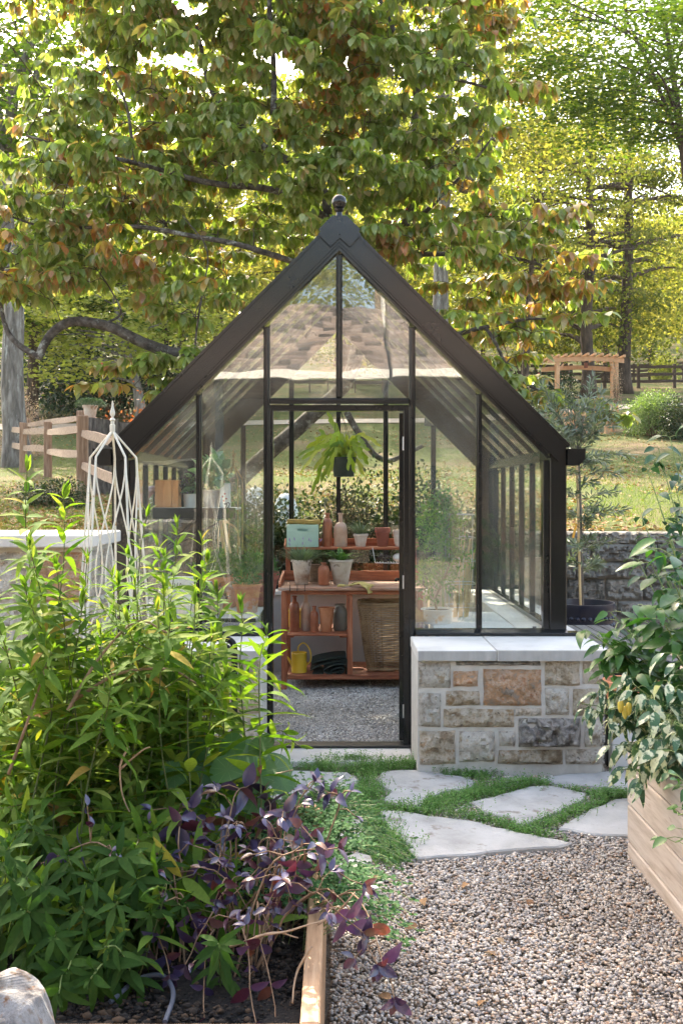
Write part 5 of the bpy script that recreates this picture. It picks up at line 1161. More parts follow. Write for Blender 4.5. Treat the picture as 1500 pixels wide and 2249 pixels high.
# ------------------------------------------------------------------ raised beds
bl = thing('raised_bed', 'brown timber raised bed in the left foreground full of herbs and dark soil', 'raised bed', (-0.8, 3.2, -0.04))
BZ = 0.42; BX0, BX1, BY0, BY1 = -1.9, -0.038, 2.168, 3.72
for z0, z1 in ((-0.04, 0.11), (0.113, 0.265), (0.268, BZ)):
    MB().cbox((BX1-0.044, BY0+0.046, z0), (BX1, BY1, z1), 0.004).build('side_board', M['bedl_y'], bl)
    MB().cbox((BX0, BY0, z0), (BX1, BY0+0.044, z1), 0.004).build('end_board', M['bedl_x'], bl)
    MB().cbox((BX0, BY1+0.002, z0), (BX1, BY1+0.046, z1), 0.004).build('end_board', M['bedl_x'], bl)
MB().cbox((BX1-0.094, BY0+0.046, -0.04), (BX1-0.046, BY0+0.09, BZ-0.03), 0.004).build('corner_post', M['bedl_y'], bl)
def soil(x0, x1, y0, y1, z, root, nx_=60, ny_=60):
    MB().grid(lambda u, v: (x0+(x1-x0)*u, y0+(y1-y0)*v, z+0.03*mnoise.noise(Vector((u*9, v*9, z)))+0.008*mnoise.noise(Vector((u*60, v*60, 1)))), nx_, ny_).build('soil', M['soil'], root, smooth=2)
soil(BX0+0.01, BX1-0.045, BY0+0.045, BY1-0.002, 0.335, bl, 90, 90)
# crumbs of soil and bark in the bed
rn = np.random.default_rng(4); n = 9000
x = rn.uniform(-1.0, -0.09, n); y = rn.uniform(2.3, 3.6, n); s = 0.004+0.010*rn.uniform(0,1,n)**4
W = ICO_V[None]*(1+rn.normal(0,.25,(n,12,1)))*np.stack([s,s*rn.uniform(.5,1,n),s*.6],1)[:,None,:]+np.stack([x,y,0.342+rn.uniform(-.004,.008,n)],1)[:,None,:]
M['crumb'] = pebble_mat('soil_crumbs', [(0.006,0.005,0.004),(0.012,0.009,0.007),(0.025,0.018,0.012),(0.009,0.007,0.006),(0.09,0.055,0.03),(0.012,0.01,0.008)], 0.95)
o = link('bark_crumbs', fastmesh('bark_crumbs', W.reshape(-1,3), (ICO_T[None]+(np.arange(n)*12)[:,None,None]).reshape(-1,3), M['crumb'])); tag(o, 'dark crumbs of soil and bark lying loose in the left raised bed', 'mulch', kind='stuff')
br = thing('raised_bed', 'pale sawn cedar raised bed in the right foreground with pepper plants', 'raised bed', (1.9, 3.2, -0.04))
RX0, RX1, RY0, RY1 = 1.292, 3.0, 1.3, 4.44; RZ = 0.492
zz = [-0.04, 0.044, 0.212, 0.380, RZ]
for a, b in zip(zz, zz[1:]):
    MB().cbox((RX0, RY0, a+0.003), (RX0+0.045, RY1-0.001, b-0.003), 0.006).build('side_board', M['bed_y'], br)
    MB().cbox((RX0+0.047, RY1-0.045, a+0.002), (RX1, RY1, b-0.001), 0.003).build('end_board', M['bed_x'], br)
MB().cbox((RX0+0.048, RY1-0.13, -0.04), (RX0+0.13, RY1-0.048, RZ-0.02), 0.003).build('corner_post', M['bed_x'], br)
MB().cbox((RX0+0.047, RY0, RZ-0.05), (RX0+0.12, RY1-0.14, RZ-0.012), 0.003).build('inner_rail', M['bedl_y'], br)
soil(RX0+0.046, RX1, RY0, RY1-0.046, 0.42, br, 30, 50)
# pale stone in the bottom left corner
rk = MB(); M['rock'] = pm('pale_weathered_rock', [(0.08,0.07,0.065), (0.21,0.195,0.185), (0.34,0.33,0.32), (0.15,0.10,0.06)], 16, 0.8, 1.0, 60, stretch=(1.3,1.3,0.6), spot=((0.22,0.11,0.05), 20, 0.58), pos=[0.3,0.45,0.58,0.7])
rc = Vector((-0.75, 2.10, -0.05))
def rfn(u, v):
    a = u*2*math.pi; z = v; r = 0.140*(1.12-0.50*z**3)*(1+0.22*mnoise.noise(Vector((math.cos(a)*1.2, math.sin(a)*1.2, z*1.6)))+0.07*mnoise.noise(Vector((math.cos(a)*5, math.sin(a)*5, z*7))))
    if v > 0.97: r *= 0.05
    return (rc.x+r*1.25*math.cos(a), rc.y+r*math.sin(a), rc.z+0.61*z+0.03*mnoise.noise(Vector((math.cos(a), math.sin(a), 4)))*z)
rk.grid(rfn, 72, 60); solo('boulder', rk, M['rock'], 'pale upright rust streaked boulder in the bottom left corner beside the bed', 'boulder', rc, smooth=2)
# hose in the left bed
M['hose'] = pm('grey_blue_hose', [(0.05,0.06,0.08),(0.08,0.09,0.12)], 5, 0.4, 0)
hs = MB().tube(curve([(-0.55,2.42,0.36),(-0.50,2.50,0.375),(-0.44,2.52,0.375),(-0.40,2.44,0.37),(-0.40,2.32,0.365)], 30), 0.006, 8); solo('hose', hs, M['hose'], 'thin grey drip hose curling over the soil of the left bed', 'hose', (-0.45,2.45,0.36), smooth=True)
# ------------------------------------------------------------------ foreground plants
def whorls(pts, step, nper, L, rr, Pn, D, N, S, start=0.25, up=0.35, dr=0.0, small=0.4):
    """leaves in whorls up a stem"""
    tot = sum((b-a).length for a, b in zip(pts, pts[1:])); d = tot*start; acc = 0; ang = rr.uniform(0, 6.28)
    for a, b in zip(pts, pts[1:]):
        l = (b-a).length; t = (b-a).normalized(); u = t.cross(Vector((0.3,1,0.1))).normalized(); v = t.cross(u)
        while d < acc+l:
            p = a+t*(d-acc); k = d/tot; ang += math.pi/nper+0.15
            sz = L*(1-(1-small)*max(0, (k-0.6)/0.4)**1.5)*rr.uniform(0.8,1.15)
            for j in range(nper):
                a_ = ang+2*math.pi*j/nper+rr.gauss(0,.15); o = u*math.cos(a_)+v*math.sin(a_)
                dd = o+t*(up+0.9*max(0, k-0.75)*3)+Vector((0,0,-dr)); Pn.append(tuple(p)); D.append(tuple(dd)); N.append(tuple(t+Vector((0,0,0.4))+Vector((rr.gauss(0,.2), rr.gauss(0,.2), 0)))); S.append(sz)
            d += step*(1-0.45*max(0, k-0.6)/0.4)
        acc += l
    for j in range(4):
        Pn.append(tuple(pts[-1])); o = Vector((rr.gauss(0,.35), rr.gauss(0,.35), 1)); D.append(tuple((pts[-1]-pts[-2]).normalized()+o*0.35)); N.append((rr.gauss(0,1), rr.gauss(0,1), 0.3)); S.append(L*0.38)
def verbena():
    rr = random.Random(21); root = thing('lemon_verbena', 'large bright green bush of narrow whorled leaves filling the left raised bed', 'herb bush', (-0.9, 3.4, 0.34))
    Pn, D, N, S = [], [], [], []; stm = MB()
    tips = [(62,1035,3.1),(150,1095,3.3),(205,1240,3.2),(235,1270,3.3),(262,1290,3.2),(318,1140,3.25),(345,1200,3.4),(392,1165,3.3),(430,1190,3.45),(452,1240,3.5),(478,1300,3.4),(535,1330,3.5),(585,1395,3.35),
            (665,1640,3.3),(540,1480,3.45),(300,1290,3.1),(130,1260,3.0),(60,1200,2.95),(180,1330,3.0),(90,1330,2.9),(30,1290,2.9),(370,1290,3.2),(420,1330,3.1),(470,1400,3.2),(340,1340,3.0),(270,1370,3.0),(215,1390,2.9),
            (360,1230,3.7),(290,1230,3.5),(420,1280,3.7),(-30,1240,3.0),(-20,1350,2.8),(395,1440,3.1)]
    for px, py, Y in tips:
        e = P(px, py, Y); bxx = max(-1.75, min(-0.25, e.x*0.85-0.12+rr.uniform(-.12,.12))); b = Vector((bxx, 3.1+rr.uniform(-.45,.5), 0.34))
        lean = 0.75 if px > 530 else 0.25
        m1 = b.lerp(e, 0.55)+Vector((-0.25*(e.x-b.x)*lean*1.2, 0.08, 0.10 if px < 530 else 0.22)); pts = curve([b, m1, e], 22)
        pts = wob(pts, .045, px, 2.5); pts[0] = b; stm.tube(pts, taper(len(pts), 0.0034, 0.0014), 5, False)
        whorls(pts, 0.062, 3, rr.uniform(0.125, 0.165), rr, Pn, D, N, S, 0.35 if px < 530 else 0.42, 0.35, 0.15)
        for k in range(rr.randint(2, 4) if py > 1330 and px < 440 else 0):            # side shoots
            i = rr.randint(9, 18); p = pts[min(i, len(pts)-2)]; d = Vector((rr.gauss(0,1), rr.gauss(-0.3,1), 0.7)).normalized()*rr.uniform(0.10, 0.22)
            q_ = curve([p, p+d*0.6+Vector((0,0,-0.01)), p+d+Vector((0,0,0.03))], 8); stm.tube(q_, taper(len(q_), 0.0025, 0.001), 4, False); whorls(q_, 0.045, 3, 0.11, rr, Pn, D, N, S, 0.3, 0.3, 0.1)
    for _ in range(230):                              # the body of the bush
        px = rr.uniform(-60, 405); lo = 1390+max(0, px-300)*0.8-(70 if 250 < px < 400 else 0); py = rr.uniform(lo, 2120-max(0, px-200)*0.95); Y = 3.45-(py-1330)/790*0.95+rr.uniform(-.12,.3)
        e = P(px, py, Y)
        if e.z < 0.42 or (px > 320 and py > 1560): continue
        b = Vector((max(-1.85, min(-0.2, e.x*0.9+rr.uniform(-.15,.15))), max(2.4, min(3.6, e.y+rr.uniform(-.1,.4))), 0.34)); b.x += rr.uniform(-.2,.2); b.y += rr.uniform(0,.3); b.x = min(b.x, -.2); pts = wob(curve([b, b.lerp(e,0.6)+Vector((rr.gauss(0,.06),0.03,0.08)), e+Vector((rr.gauss(0,.10),0,-.02))], 12), .09, px, 3)
        stm.tube(pts, taper(len(pts), 0.0028, 0.0012), 4, False); whorls(pts, 0.058, 3, rr.uniform(0.11, 0.155), rr, Pn, D, N, S, 0.1, 0.25, 0.25)
    m = leafmat('verbena_leaf', [(0.05,0.115,0.014),(0.10,0.18,0.022),(0.15,0.235,0.035),(0.08,0.15,0.02),(0.19,0.26,0.045),(0.24,0.28,0.06),(0.42,0.36,0.06),(0.30,0.15,0.05)], 0.45, 0.75, 0.15, tcol=(1.3,1.45,0.42), pos=[0,.2,.4,.6,.8,.965,.98,1.0])
    for d in D: pass
    leafset(root, 'leaf', [leaf_tpl(1, 0.22, 6, 0.30, 0.25, 0.45), leaf_tpl(1, 0.25, 6, 0.12, 0.2, 0.4), leaf_tpl(1, 0.21, 6, 0.65, 0.3, 0.45)], Pn, D, N, S, m, 300)
    stm.build('stems', M['stem_herb'], root, smooth=2, kind='stuff')
    for a in ([P(150,1560,2.9), P(215,1450,3.0), P(300,1365,3.05), P(368,1390,3.1)], [P(160,1540,3.0), P(260,1480,3.0), P(370,1470,3.1), P(430,1500,3.2)], [P(20,1700,2.9), P(70,1560,2.9), P(110,1440,3.0)]):
        c = curve(a, 16); MB().tube(c, taper(len(c), 0.006, 0.003), 6).build('woody_stem', M['stem_brown'], root, smooth=2); print('verbena', len(Pn))
verbena()
def sprigs():
    rr = random.Random(44); root = thing('leafy_sprigs', 'lance leaved sprigs with shade put into their dark green, low at the front of the left bed behind the boulder', 'herb', (-0.8, 2.5, 0.34)); Pn, D, N, S = [], [], [], []; stm = MB()
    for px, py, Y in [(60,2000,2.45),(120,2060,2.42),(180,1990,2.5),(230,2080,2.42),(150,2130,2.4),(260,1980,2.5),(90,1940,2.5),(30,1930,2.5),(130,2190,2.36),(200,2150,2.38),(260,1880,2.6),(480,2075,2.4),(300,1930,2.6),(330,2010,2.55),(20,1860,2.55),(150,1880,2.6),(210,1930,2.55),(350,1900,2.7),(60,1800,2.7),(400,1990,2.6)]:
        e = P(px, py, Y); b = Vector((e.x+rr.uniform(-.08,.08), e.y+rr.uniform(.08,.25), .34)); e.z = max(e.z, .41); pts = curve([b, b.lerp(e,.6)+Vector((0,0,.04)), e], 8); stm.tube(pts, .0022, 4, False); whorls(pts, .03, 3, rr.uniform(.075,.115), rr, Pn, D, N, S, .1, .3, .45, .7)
    m = leafmat('shade_toned_sprig_leaf', [(0.022,0.055,0.010),(0.035,0.080,0.014),(0.055,0.105,0.02),(0.03,0.07,0.012)], 0.3, 0.75, 0.12)  # shade of the bed front is put into these darker leaf colours
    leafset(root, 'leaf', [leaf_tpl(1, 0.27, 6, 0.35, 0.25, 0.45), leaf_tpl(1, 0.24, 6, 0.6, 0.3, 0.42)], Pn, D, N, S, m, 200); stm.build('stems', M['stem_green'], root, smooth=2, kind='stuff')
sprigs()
def nasturtium():
    rr = random.Random(9); root = thing('nasturtium', 'nasturtium with large round veined leaves at the right foot of the herb bush', 'plant', (-0.45, 3.4, 0.34))
    m, t, b = _mat('nasturtium_leaf'); tc = t.nodes.new('ShaderNodeTexCoord'); sp = t.nodes.new('ShaderNodeSeparateXYZ'); t.links.new(tc.outputs['Object'], sp.inputs[0])
    an = math_(t, 'ARCTAN2', sp.outputs[1], sp.outputs[0]); sn = math_(t, 'ABSOLUTE', math_(t, 'SINE', math_(t, 'MULTIPLY', an, 4.5)))
    s = ramp(t, sn, [(1,1,1),(0,0,0)], [0.0, 0.09]); c = mixc(t, s, (0.055,0.13,0.035), (0.22,0.32,0.13)); t.links.new(c, b.inputs['Base Color']); b.inputs['Roughness'].default_value = 0.5
    tr = t.nodes.new('ShaderNodeBsdfTranslucent'); tr.inputs[0].default_value = (0.12,0.26,0.04,1); mx = t.nodes.new('ShaderNodeMixShader'); mx.inputs[0].default_value = 0.3
    t.links.new(b.outputs[0], mx.inputs[1]); t.links.new(tr.outputs[0], mx.inputs[2]); t.links.new(mx.outputs[0], t.nodes['Material Output'].inputs[0])
    V, T = round_tpl(1, 14, 0.12); me = fastmesh('leaf', V, T, m, True)
    spots = [(420,1745,50),(470,1765,58),(520,1735,50),(455,1690,42),(500,1690,44),(560,1700,52),(540,1660,45),(600,1690,48),(400,1800,40),(350,1770,38),(470,1830,42),(560,1760,40),(150,1760,34),(510,1640,34),(430,1650,34),(480,1720,40),(385,1700,36),(575,1640,34),(620,1720,30)]
    st_ = MB()
    for k, (px, py, r) in enumerate(spots):
        Y = 3.0+0.35*rr.random(); p = P(px, py, Y); rad = r*Y/FPX*0.95; n = Vector((rr.gauss(0,.3), -0.75+rr.gauss(0,.2), 0.8)).normalized()
        o = link('leaf', me, root); q_ = n.to_track_quat('Z', 'Y') ; o.matrix_basis = Matrix.Translation(p-org(root)) @ q_.to_matrix().to_4x4() @ Matrix.Rotation(rr.uniform(0,6.28), 4, 'Z') @ Matrix.Scale(rad, 4)
        b_ = Vector((-0.45+rr.uniform(-.15,.15), 3.4+rr.uniform(-.1,.2), 0.34)); c = curve([b_, b_.lerp(p,0.6)+Vector((0,0.02,0.05)), p-n*0.003], 10); st_.tube(c, 0.0025, 5, False)
    st_.build('stems', M['stem_green'], root, smooth=2, kind='stuff')
nasturtium()
def basil():
    rr = random.Random(31); root = thing('purple_basil', 'straggly purple basil with bluish violet leaves on bare tan stems over the bed corner', 'herb', (-0.35, 2.8, 0.34))
    Pn, D, N, S = [], [], [], []; stm = MB()
    hubs = [(545,1725,3.0,60),(580,1742,3.0,44),(400,1815,2.85,62),(445,1800,2.85,50),(465,1870,2.8,46),(500,1800,3.0,40),(555,1850,2.8,50),(575,1800,2.9,40),(640,1790,2.8,46),(690,1715,2.9,46),(715,1735,2.9,40),(745,1860,2.6,56),(700,1860,2.7,40),(655,1925,2.6,50),(640,1975,2.55,54),(610,1990,2.6,44),(400,2120,2.5,58),(370,2140,2.5,46),(430,2040,2.6,46),(470,2060,2.6,40),(795,2050,2.45,56),(835,2120,2.4,60),(870,2190,2.35,66),(560,2245,2.35,50),(600,2260,2.35,50),(310,1990,2.7,46),(345,2020,2.7,40),(420,1930,2.75,44),(360,1900,2.8,44),(520,1960,2.65,40),(90,1900,2.7,46),(590,1900,2.7,46),(480,1980,2.6,44),(555,2120,2.5,30),(450,2230,2.4,36),(640,1850,2.7,40),(325,2090,2.55,40),(800,1940,2.6,44),(470,1920,2.7,46)]
    bases = [Vector((-0.30,2.75,0.34)), Vector((-0.45,2.65,0.34)), Vector((-0.22,2.6,0.34)), Vector((-0.5,2.9,0.34)), Vector((-0.18,2.85,0.34))]
    for px, py, Y, L in hubs:
        e = P(px, py, Y); b = min(bases, key=lambda q_: abs(q_.x-e.x*0.7+0.1)+rr.random()*0.15) + Vector((rr.uniform(-.05,.05), rr.uniform(-.05,.05), 0))
        e.z = max(e.z, 0.33)
        c = wob(curve([b, b.lerp(e, 0.5)+Vector((rr.gauss(0,.03), 0.02, 0.10+rr.uniform(0,.08))), e], 14), 0.018, px, 9); c[0] = b; stm.tube(c, taper(len(c), 0.0034, 0.0014), 6, False)
        s = L*Y/FPX*0.98; d0 = (c[-1]-c[-3]).normalized(); u = d0.orthogonal().normalized(); v = d0.cross(u); a0 = rr.uniform(0, 6.28)
        for lv in range(3):
            for j in range(2 if lv < 2 else 4):
                a = a0+lv*1.57+j*(math.pi if lv < 2 else 1.57); o = u*math.cos(a)+v*math.sin(a); p = c[-1-2*(2-lv)] if lv < 2 else c[-1]
                Pn.append(tuple(p)); D.append(tuple(o+d0*(0.2 if lv < 2 else 0.9)+Vector((0,-0.1,-0.15)))); N.append(tuple(d0+Vector((0,-0.3,0.5)))); S.append(s*(1.1 if lv < 2 else 0.75)*rr.uniform(.75,1.15))
        for k in range(rr.randint(1, 3)):             # side twigs with one or two small leaves
            i = rr.randint(5, 11); p = c[i]; d = Vector((rr.gauss(0,1), rr.gauss(-.4,.8), rr.gauss(0.1,.6))).normalized()*rr.uniform(.04,.10); stm.tube([p, p+d*0.5+Vector((0,0,.01)), p+d], [.0022,.0018,.0012], 4, False)
            for j in range(3): Pn.append(tuple(p+d)); D.append(tuple(d.normalized()+Vector((rr.gauss(0,.9), rr.gauss(0,.9), rr.gauss(-.2,.6))))); N.append((rr.gauss(0,.5), -0.3, 1)); S.append(s*0.6)
    m = leafmat('purple_basil_leaf', [(0.028,0.020,0.055),(0.055,0.042,0.105),(0.040,0.032,0.08),(0.08,0.062,0.14),(0.075,0.015,0.025),(0.032,0.022,0.055),(0.16,0.07,0.03)], 0.16, 0.28, 1.0, tcol=(1.6,0.5,0.7), mottle=((0.22,0.085,0.03), 5, 0.66))
    leafset(root, 'leaf', [leaf_tpl(1, 0.52, 5, 0.15, 0.28, 0.42), leaf_tpl(1, 0.46, 5, 0.45, 0.3, 0.4)], Pn, D, N, S, m, 300)
    stm.build('stems', M['stem_brown'], root, smooth=2, kind='stuff')
    tw_ = None
    for a in ([(560,1690,3.2),(600,1700,3.1),(640,1690,3.05)], [(700,2030,2.5),(740,2000,2.5),(775,1960,2.5)], [(560,2060,2.5),(640,2040,2.5),(710,2025,2.5)], [(500,2080,2.5),(600,2050,2.5),(660,2060,2.5)], [(690,2080,2.45),(650,2140,2.45),(640,2200,2.4)], [(280,1640,2.9),(260,1720,2.9),(290,1800,2.9)], [(265,1690,2.9),(310,1650,2.9),(330,1640,2.9)]):
        c = wob(curve([P(*q_) for q_ in a], 12), 0.012, a[0][0], 12); MB().tube(c, taper(len(c), 0.0038, 0.0018), 6).build('bare_twig', M['stem_tan'], root, smooth=2)
    print('basil', len(Pn))
basil()
def oregano():
    rr = random.Random(17); root = thing('oregano', 'low mound of small round leaved green oregano spilling over the bed edge', 'herb', (-0.05, 3.3, 0.3))
    Pn, D, N, S = [], [], [], []; stm = MB()
    for _ in range(560):
        x = rr.gauss(-0.03, 0.15); y = rr.uniform(2.75, 3.75); 
        if x > 0.24 or x < -0.45: continue
        h = 0.50-0.8*max(0, x-0.02)-0.1*abs(x+0.1)+rr.gauss(0,.03); e = Vector((x+rr.gauss(0,.03), y+rr.gauss(0,.04), max(0.06, h))); b = Vector((min(x*0.6, -0.09), y+rr.uniform(-.05,.1), 0.34))
        if x < -0.02: b.x = x
        c = curve([b, b.lerp(e, 0.5)+Vector((0.02,0,0.05)), e], 7); stm.tube(c, 0.0011, 3, False)
        for i in range(3, len(c)):
            for s in (0, 1):
                a = i*1.57+s*3.14; Pn.append(tuple(c[i])); D.append((math.cos(a), math.sin(a)-0.2, rr.uniform(0,.5))); N.append((rr.gauss(0,.3), -0.3, 1)); S.append(rr.uniform(.012,.021))
        for s in range(3): Pn.append(tuple(e)); D.append((rr.gauss(0,1), rr.gauss(0,1), 0.7)); N.append((0,-.3,1)); S.append(.011)
    m = leafmat('oregano_leaf', [(0.03,0.085,0.03),(0.05,0.125,0.04),(0.075,0.16,0.055)], 0.3, 0.75, 0.15)
    leafset(root, 'leaf', [leaf_tpl(1, 0.75, 4, 0.15, 0.2, 0.45)], Pn, D, N, S, m, 0); stm.build('stems', M['stem_green'], root, kind='stuff'); print('oregano', len(Pn))
oregano()

def pepper(label, base, tips, L, W, m, seed, name='pepper_plant', singles=150, step=0.06, droop=0.35, side=5, cat='plant'):
    rr = random.Random(seed); root = thing(name, label, cat, base); Pn, D, N, S = [], [], [], []; stm = MB(); base = Vector(base)
    for px, py, Y in tips:
        e = P(px, py, Y); b = base+Vector((rr.uniform(-.03,.03), rr.uniform(-.03,.03), 0)); c = curve([b, b.lerp(e, 0.45)+Vector((0,0,0.08)), e], 14); stm.tube(c, taper(len(c), 0.006, 0.002), 6, False)
        for i in range(4, len(c)):
            for q_ in range(2):
                a = rr.uniform(0, 6.28); p = c[i]; o = Vector((math.cos(a), math.sin(a)-0.15, 0.15)); st = p+o*rr.uniform(.02,.06); stm.tube([p, p.lerp(st,.5)+Vector((0,0,.005)), st], .0013, 3, False)
                Pn.append(tuple(st)); D.append(tuple(o+Vector((0,0,-droop)))); N.append((rr.gauss(0,.3), -0.35+rr.gauss(0,.3), 1)); S.append(L*rr.uniform(.6,1.1))
        for k in range(side):
            i = rr.randint(5, len(c)-2); d = Vector((rr.gauss(0,1), rr.gauss(-.2,1), rr.gauss(.2,.5))).normalized()*rr.uniform(.06,.14); p = c[i]; stm.tube([p, p+d*.5+Vector((0,0,.015)), p+d], .0022, 4, False)
            for j in range(5): a = rr.uniform(0,6.28); Pn.append(tuple(p+d*rr.uniform(.6,1))); D.append((math.cos(a), math.sin(a), -droop+rr.gauss(0,.3))); N.append((rr.gauss(0,.3), -0.3, 1)); S.append(L*rr.uniform(.5,.95))
    tp = [leaf_tpl(1, W, 5, droop, 0.25, 0.40), leaf_tpl(1, W*0.9, 5, droop*1.5, 0.3, 0.38), leaf_tpl(1, W*1.05, 5, droop*0.5, 0.15, 0.4)]
    leafset(root, 'leaf', tp, Pn, D, N, S, m, singles); stm.build('stems', M['stem_green'], root, smooth=2, kind='stuff'); return root
LM['pep'] = leafmat('pepper_leaf', [(0.03,0.085,0.018),(0.055,0.135,0.026),(0.085,0.19,0.04),(0.04,0.11,0.034)], 0.35, 0.32, 0.5)
LM['var'] = leafmat('variegated_pepper_leaf', [(0.035,0.09,0.04),(0.055,0.13,0.055),(0.085,0.17,0.08)], 0.3, 0.36, 0.5, mottle=((0.66,0.66,0.46), 22, 0.50), tcol=(1.1,1.2,0.6))
LM['bluegreen'] = leafmat('dull_green_climber_leaf', [(0.018,0.055,0.024),(0.032,0.085,0.034),(0.05,0.12,0.05)], 0.25, 0.4, 0.5)
pp = pepper('glossy green pepper plant leaning out over the coping at the top of the right bed', (1.62, 4.05, 0.43), [(1310,1395,4.2),(1290,1385,4.1),(1340,1345,4.2),(1400,1330,4.0),(1430,1240,4.0),(1470,1190,3.9),(1375,1420,4.1),(1440,1340,3.8),(1480,1280,3.8),(1320,1470,4.1),(1390,1480,4.0)], 0.115, 0.46, LM['pep'], 4)
LM['fruit'] = pm('yellow_pepper_skin', [(0.55,0.40,0.05),(0.62,0.50,0.10)], 5, 0.25, 0)
vp = pepper('cream and green variegated pepper plant drooping over the edge of the right bed', (1.52, 3.95, 0.43), [(1300,1560,4.1),(1330,1580,4.0),(1360,1530,3.95),(1310,1500,4.1),(1400,1510,3.8),(1440,1560,3.7),(1470,1500,3.7),(1350,1640,3.95),(1370,1690,3.9),(1430,1620,3.7),(1480,1590,3.6),(1410,1650,3.75),(1460,1650,3.6),(1330,1540,4.2),(1490,1440,3.7)], 0.092, 0.40, LM['var'], 6, droop=0.7)
for px, py, Y in ((1380,1558,3.85),(1372,1566,3.86),(1362,1552,3.85)): MB().lathe([(0.001,0),(0.006,0.004),(0.011,0.018),(0.012,0.035),(0.009,0.048),(0.002,0.052)], P(px, py+14, Y), 10).build('fruit', LM['fruit'], vp, smooth=2)
cl_ = pepper('tall dark leafy climber filling the right edge above the bed', (1.95, 4.6, 0.0), [(1470,960,4.7),(1490,1000,4.6),(1445,985,4.8),(1420,1030,4.9),(1480,1060,4.6),(1450,1120,4.8),(1500,1130,4.5),(1430,1180,4.9),(1410,1140,4.9),(1470,1180,4.7),(1520,940,4.6),(1440,1220,4.8),(1400,1230,5.0),(1490,1260,4.6),(1530,1050,4.5)], 0.075, 0.55, LM['bluegreen'], 8, 'climbing_plant', 150)
tr_ = pepper('short trailing shoot hanging down the face of the right bed', (1.36, 3.15, 0.46), [(1500,1730,3.1),(1488,1790,3.02),(1482,1850,3.0)], 0.05, 0.6, LM['pep'], 9, 'trailing_shoot', 20, side=1)
# terracotta bowls behind the peppers
b1 = pot('flowerpot', (bx(1375,5.2), 5.2, 0.42), 0.115, 0.20, M['terra'], 'wide terracotta pot with an orange rim half hidden by the pepper leaves', 'flowerpot', rim=0.2, rb=0.7)
b2 = pot('flowerpot', (bx(1478,5.2), 5.2, 0.42), 0.10, 0.18, M['terra'], 'second terracotta pot at the right frame edge behind the variegated pepper', 'flowerpot', rim=0.2, rb=0.7)
bt = thing('block_bench', 'pale block bench carrying the terracotta pots behind the right bed', 'bench', (1.8, 5.2, -0.04))
MB().cbox((1.60, 5.0, 0.355), (2.4, 5.4, 0.418), 0.005).build('seat_slab', M['limestone'], bt)
for x in (1.66, 2.2): MB().cbox((x, 5.04, -0.04), (x+0.16, 5.36, 0.353), 0.006).build('block', M['plaster'], bt)
# weathered plank bench along the side of the greenhouse
db = thing('plank_bench', 'long weathered grey plank bench beside the right wall of the greenhouse', 'bench', (1.75, 6.9, -0.04))
for k in range(5):
    x = 1.585+k*0.092
    MB().cbox((x, 5.86, 0.575), (x+0.085, 7.45, 0.603), 0.003).build('plank', M['deck'], db)
MB().cbox((1.59, 5.90, 0.50), (2.03, 5.96, 0.573), 0.003).build('crossbar', M['black_metal'], db); MB().cbox((1.59, 7.25, 0.50), (2.03, 7.31, 0.573), 0.003).build('crossbar', M['black_metal'], db)
for x in (1.60, 1.97):
    for y in (5.90, 7.25): MB().cbox((x, y, -0.04), (x+0.05, y+0.055, 0.498), 0.003).build('leg', M['black_metal'], db)
wbx = thing('white_block', 'white rendered block under the near end of the plank bench', 'block', (1.68, 5.95, -0.04)); MB().cbox((1.60, 5.80, -0.04), (1.78, 5.885, 0.50), 0.006).build('block_body', M['trim_white'], wbx)
# dimpled pot with the olive tree
M['navy'] = pm('navy_glaze', [(0.010,0.012,0.025),(0.018,0.020,0.038)], 4, 0.32, 0.05)
OC = Vector((bx(1278, 8.9), 8.9, -0.04))
ol = thing('potted_olive', 'slender olive tree tied to a bamboo cane in a navy studded pot', 'potted tree', OC)
MB().lathe([(0.001,0.03),(0.23,0),(0.245,0.01),(0.268,0.40),(0.275,0.60),(0.285,0.618),(0.283,0.655),(0.270,0.655),(0.262,0.58),(0.001,0.57)], OC, 40).build('pot', M['navy'], ol, smooth=True)
MB().lathe([(0.001,0.585),(0.258,0.58)], OC, 16).build('soil', M['soil'], ol)
stud = MB().ball((0,0,0), 0.021, 10, 6).mesh('stud', M['navy'], smooth=2)
for j in range(6):
    for k in range(17):
        a = math.pi*(1.0+(k+0.5*(j % 2)-0.5)/16); z = 0.20+0.066*j; rr = 0.255+0.03*(z-0.1); o = link('stud', stud, ol, (rr*math.cos(a), rr*math.sin(a), z))
TR = [Vector((OC.x+0.005, 8.9, 0.5)), P(1276,1180,8.9), P(1272,1050,8.9), P(1268,985,8.9)]; c = curve(TR, 14); MB().tube(c, taper(len(c), 0.013, 0.009), 8).build('trunk', M['bark_grey'], ol, smooth=True)
MB().tube([(OC.x-0.022, 8.87, 0.5), P(1266,1010,8.87)], 0.011, 8).build('cane', M['bamboo'], ol, smooth=True)
M['tagm'] = pm('orange_tag', [(0.75,0.35,0.03),(0.8,0.4,0.05)], 3, 0.5, 0); 
MB().prism([(P(1262,1150,8.86).x, P(1262,1150,8.86).z), (P(1266,1152,8.86).x, P(1266,1152,8.86).z), (P(1259,1182,8.86).x, P(1259,1182,8.86).z), (P(1254,1180,8.86).x, P(1254,1180,8.86).z)], 8.84, 8.842).build('plant_tag', M['tagm'], ol)
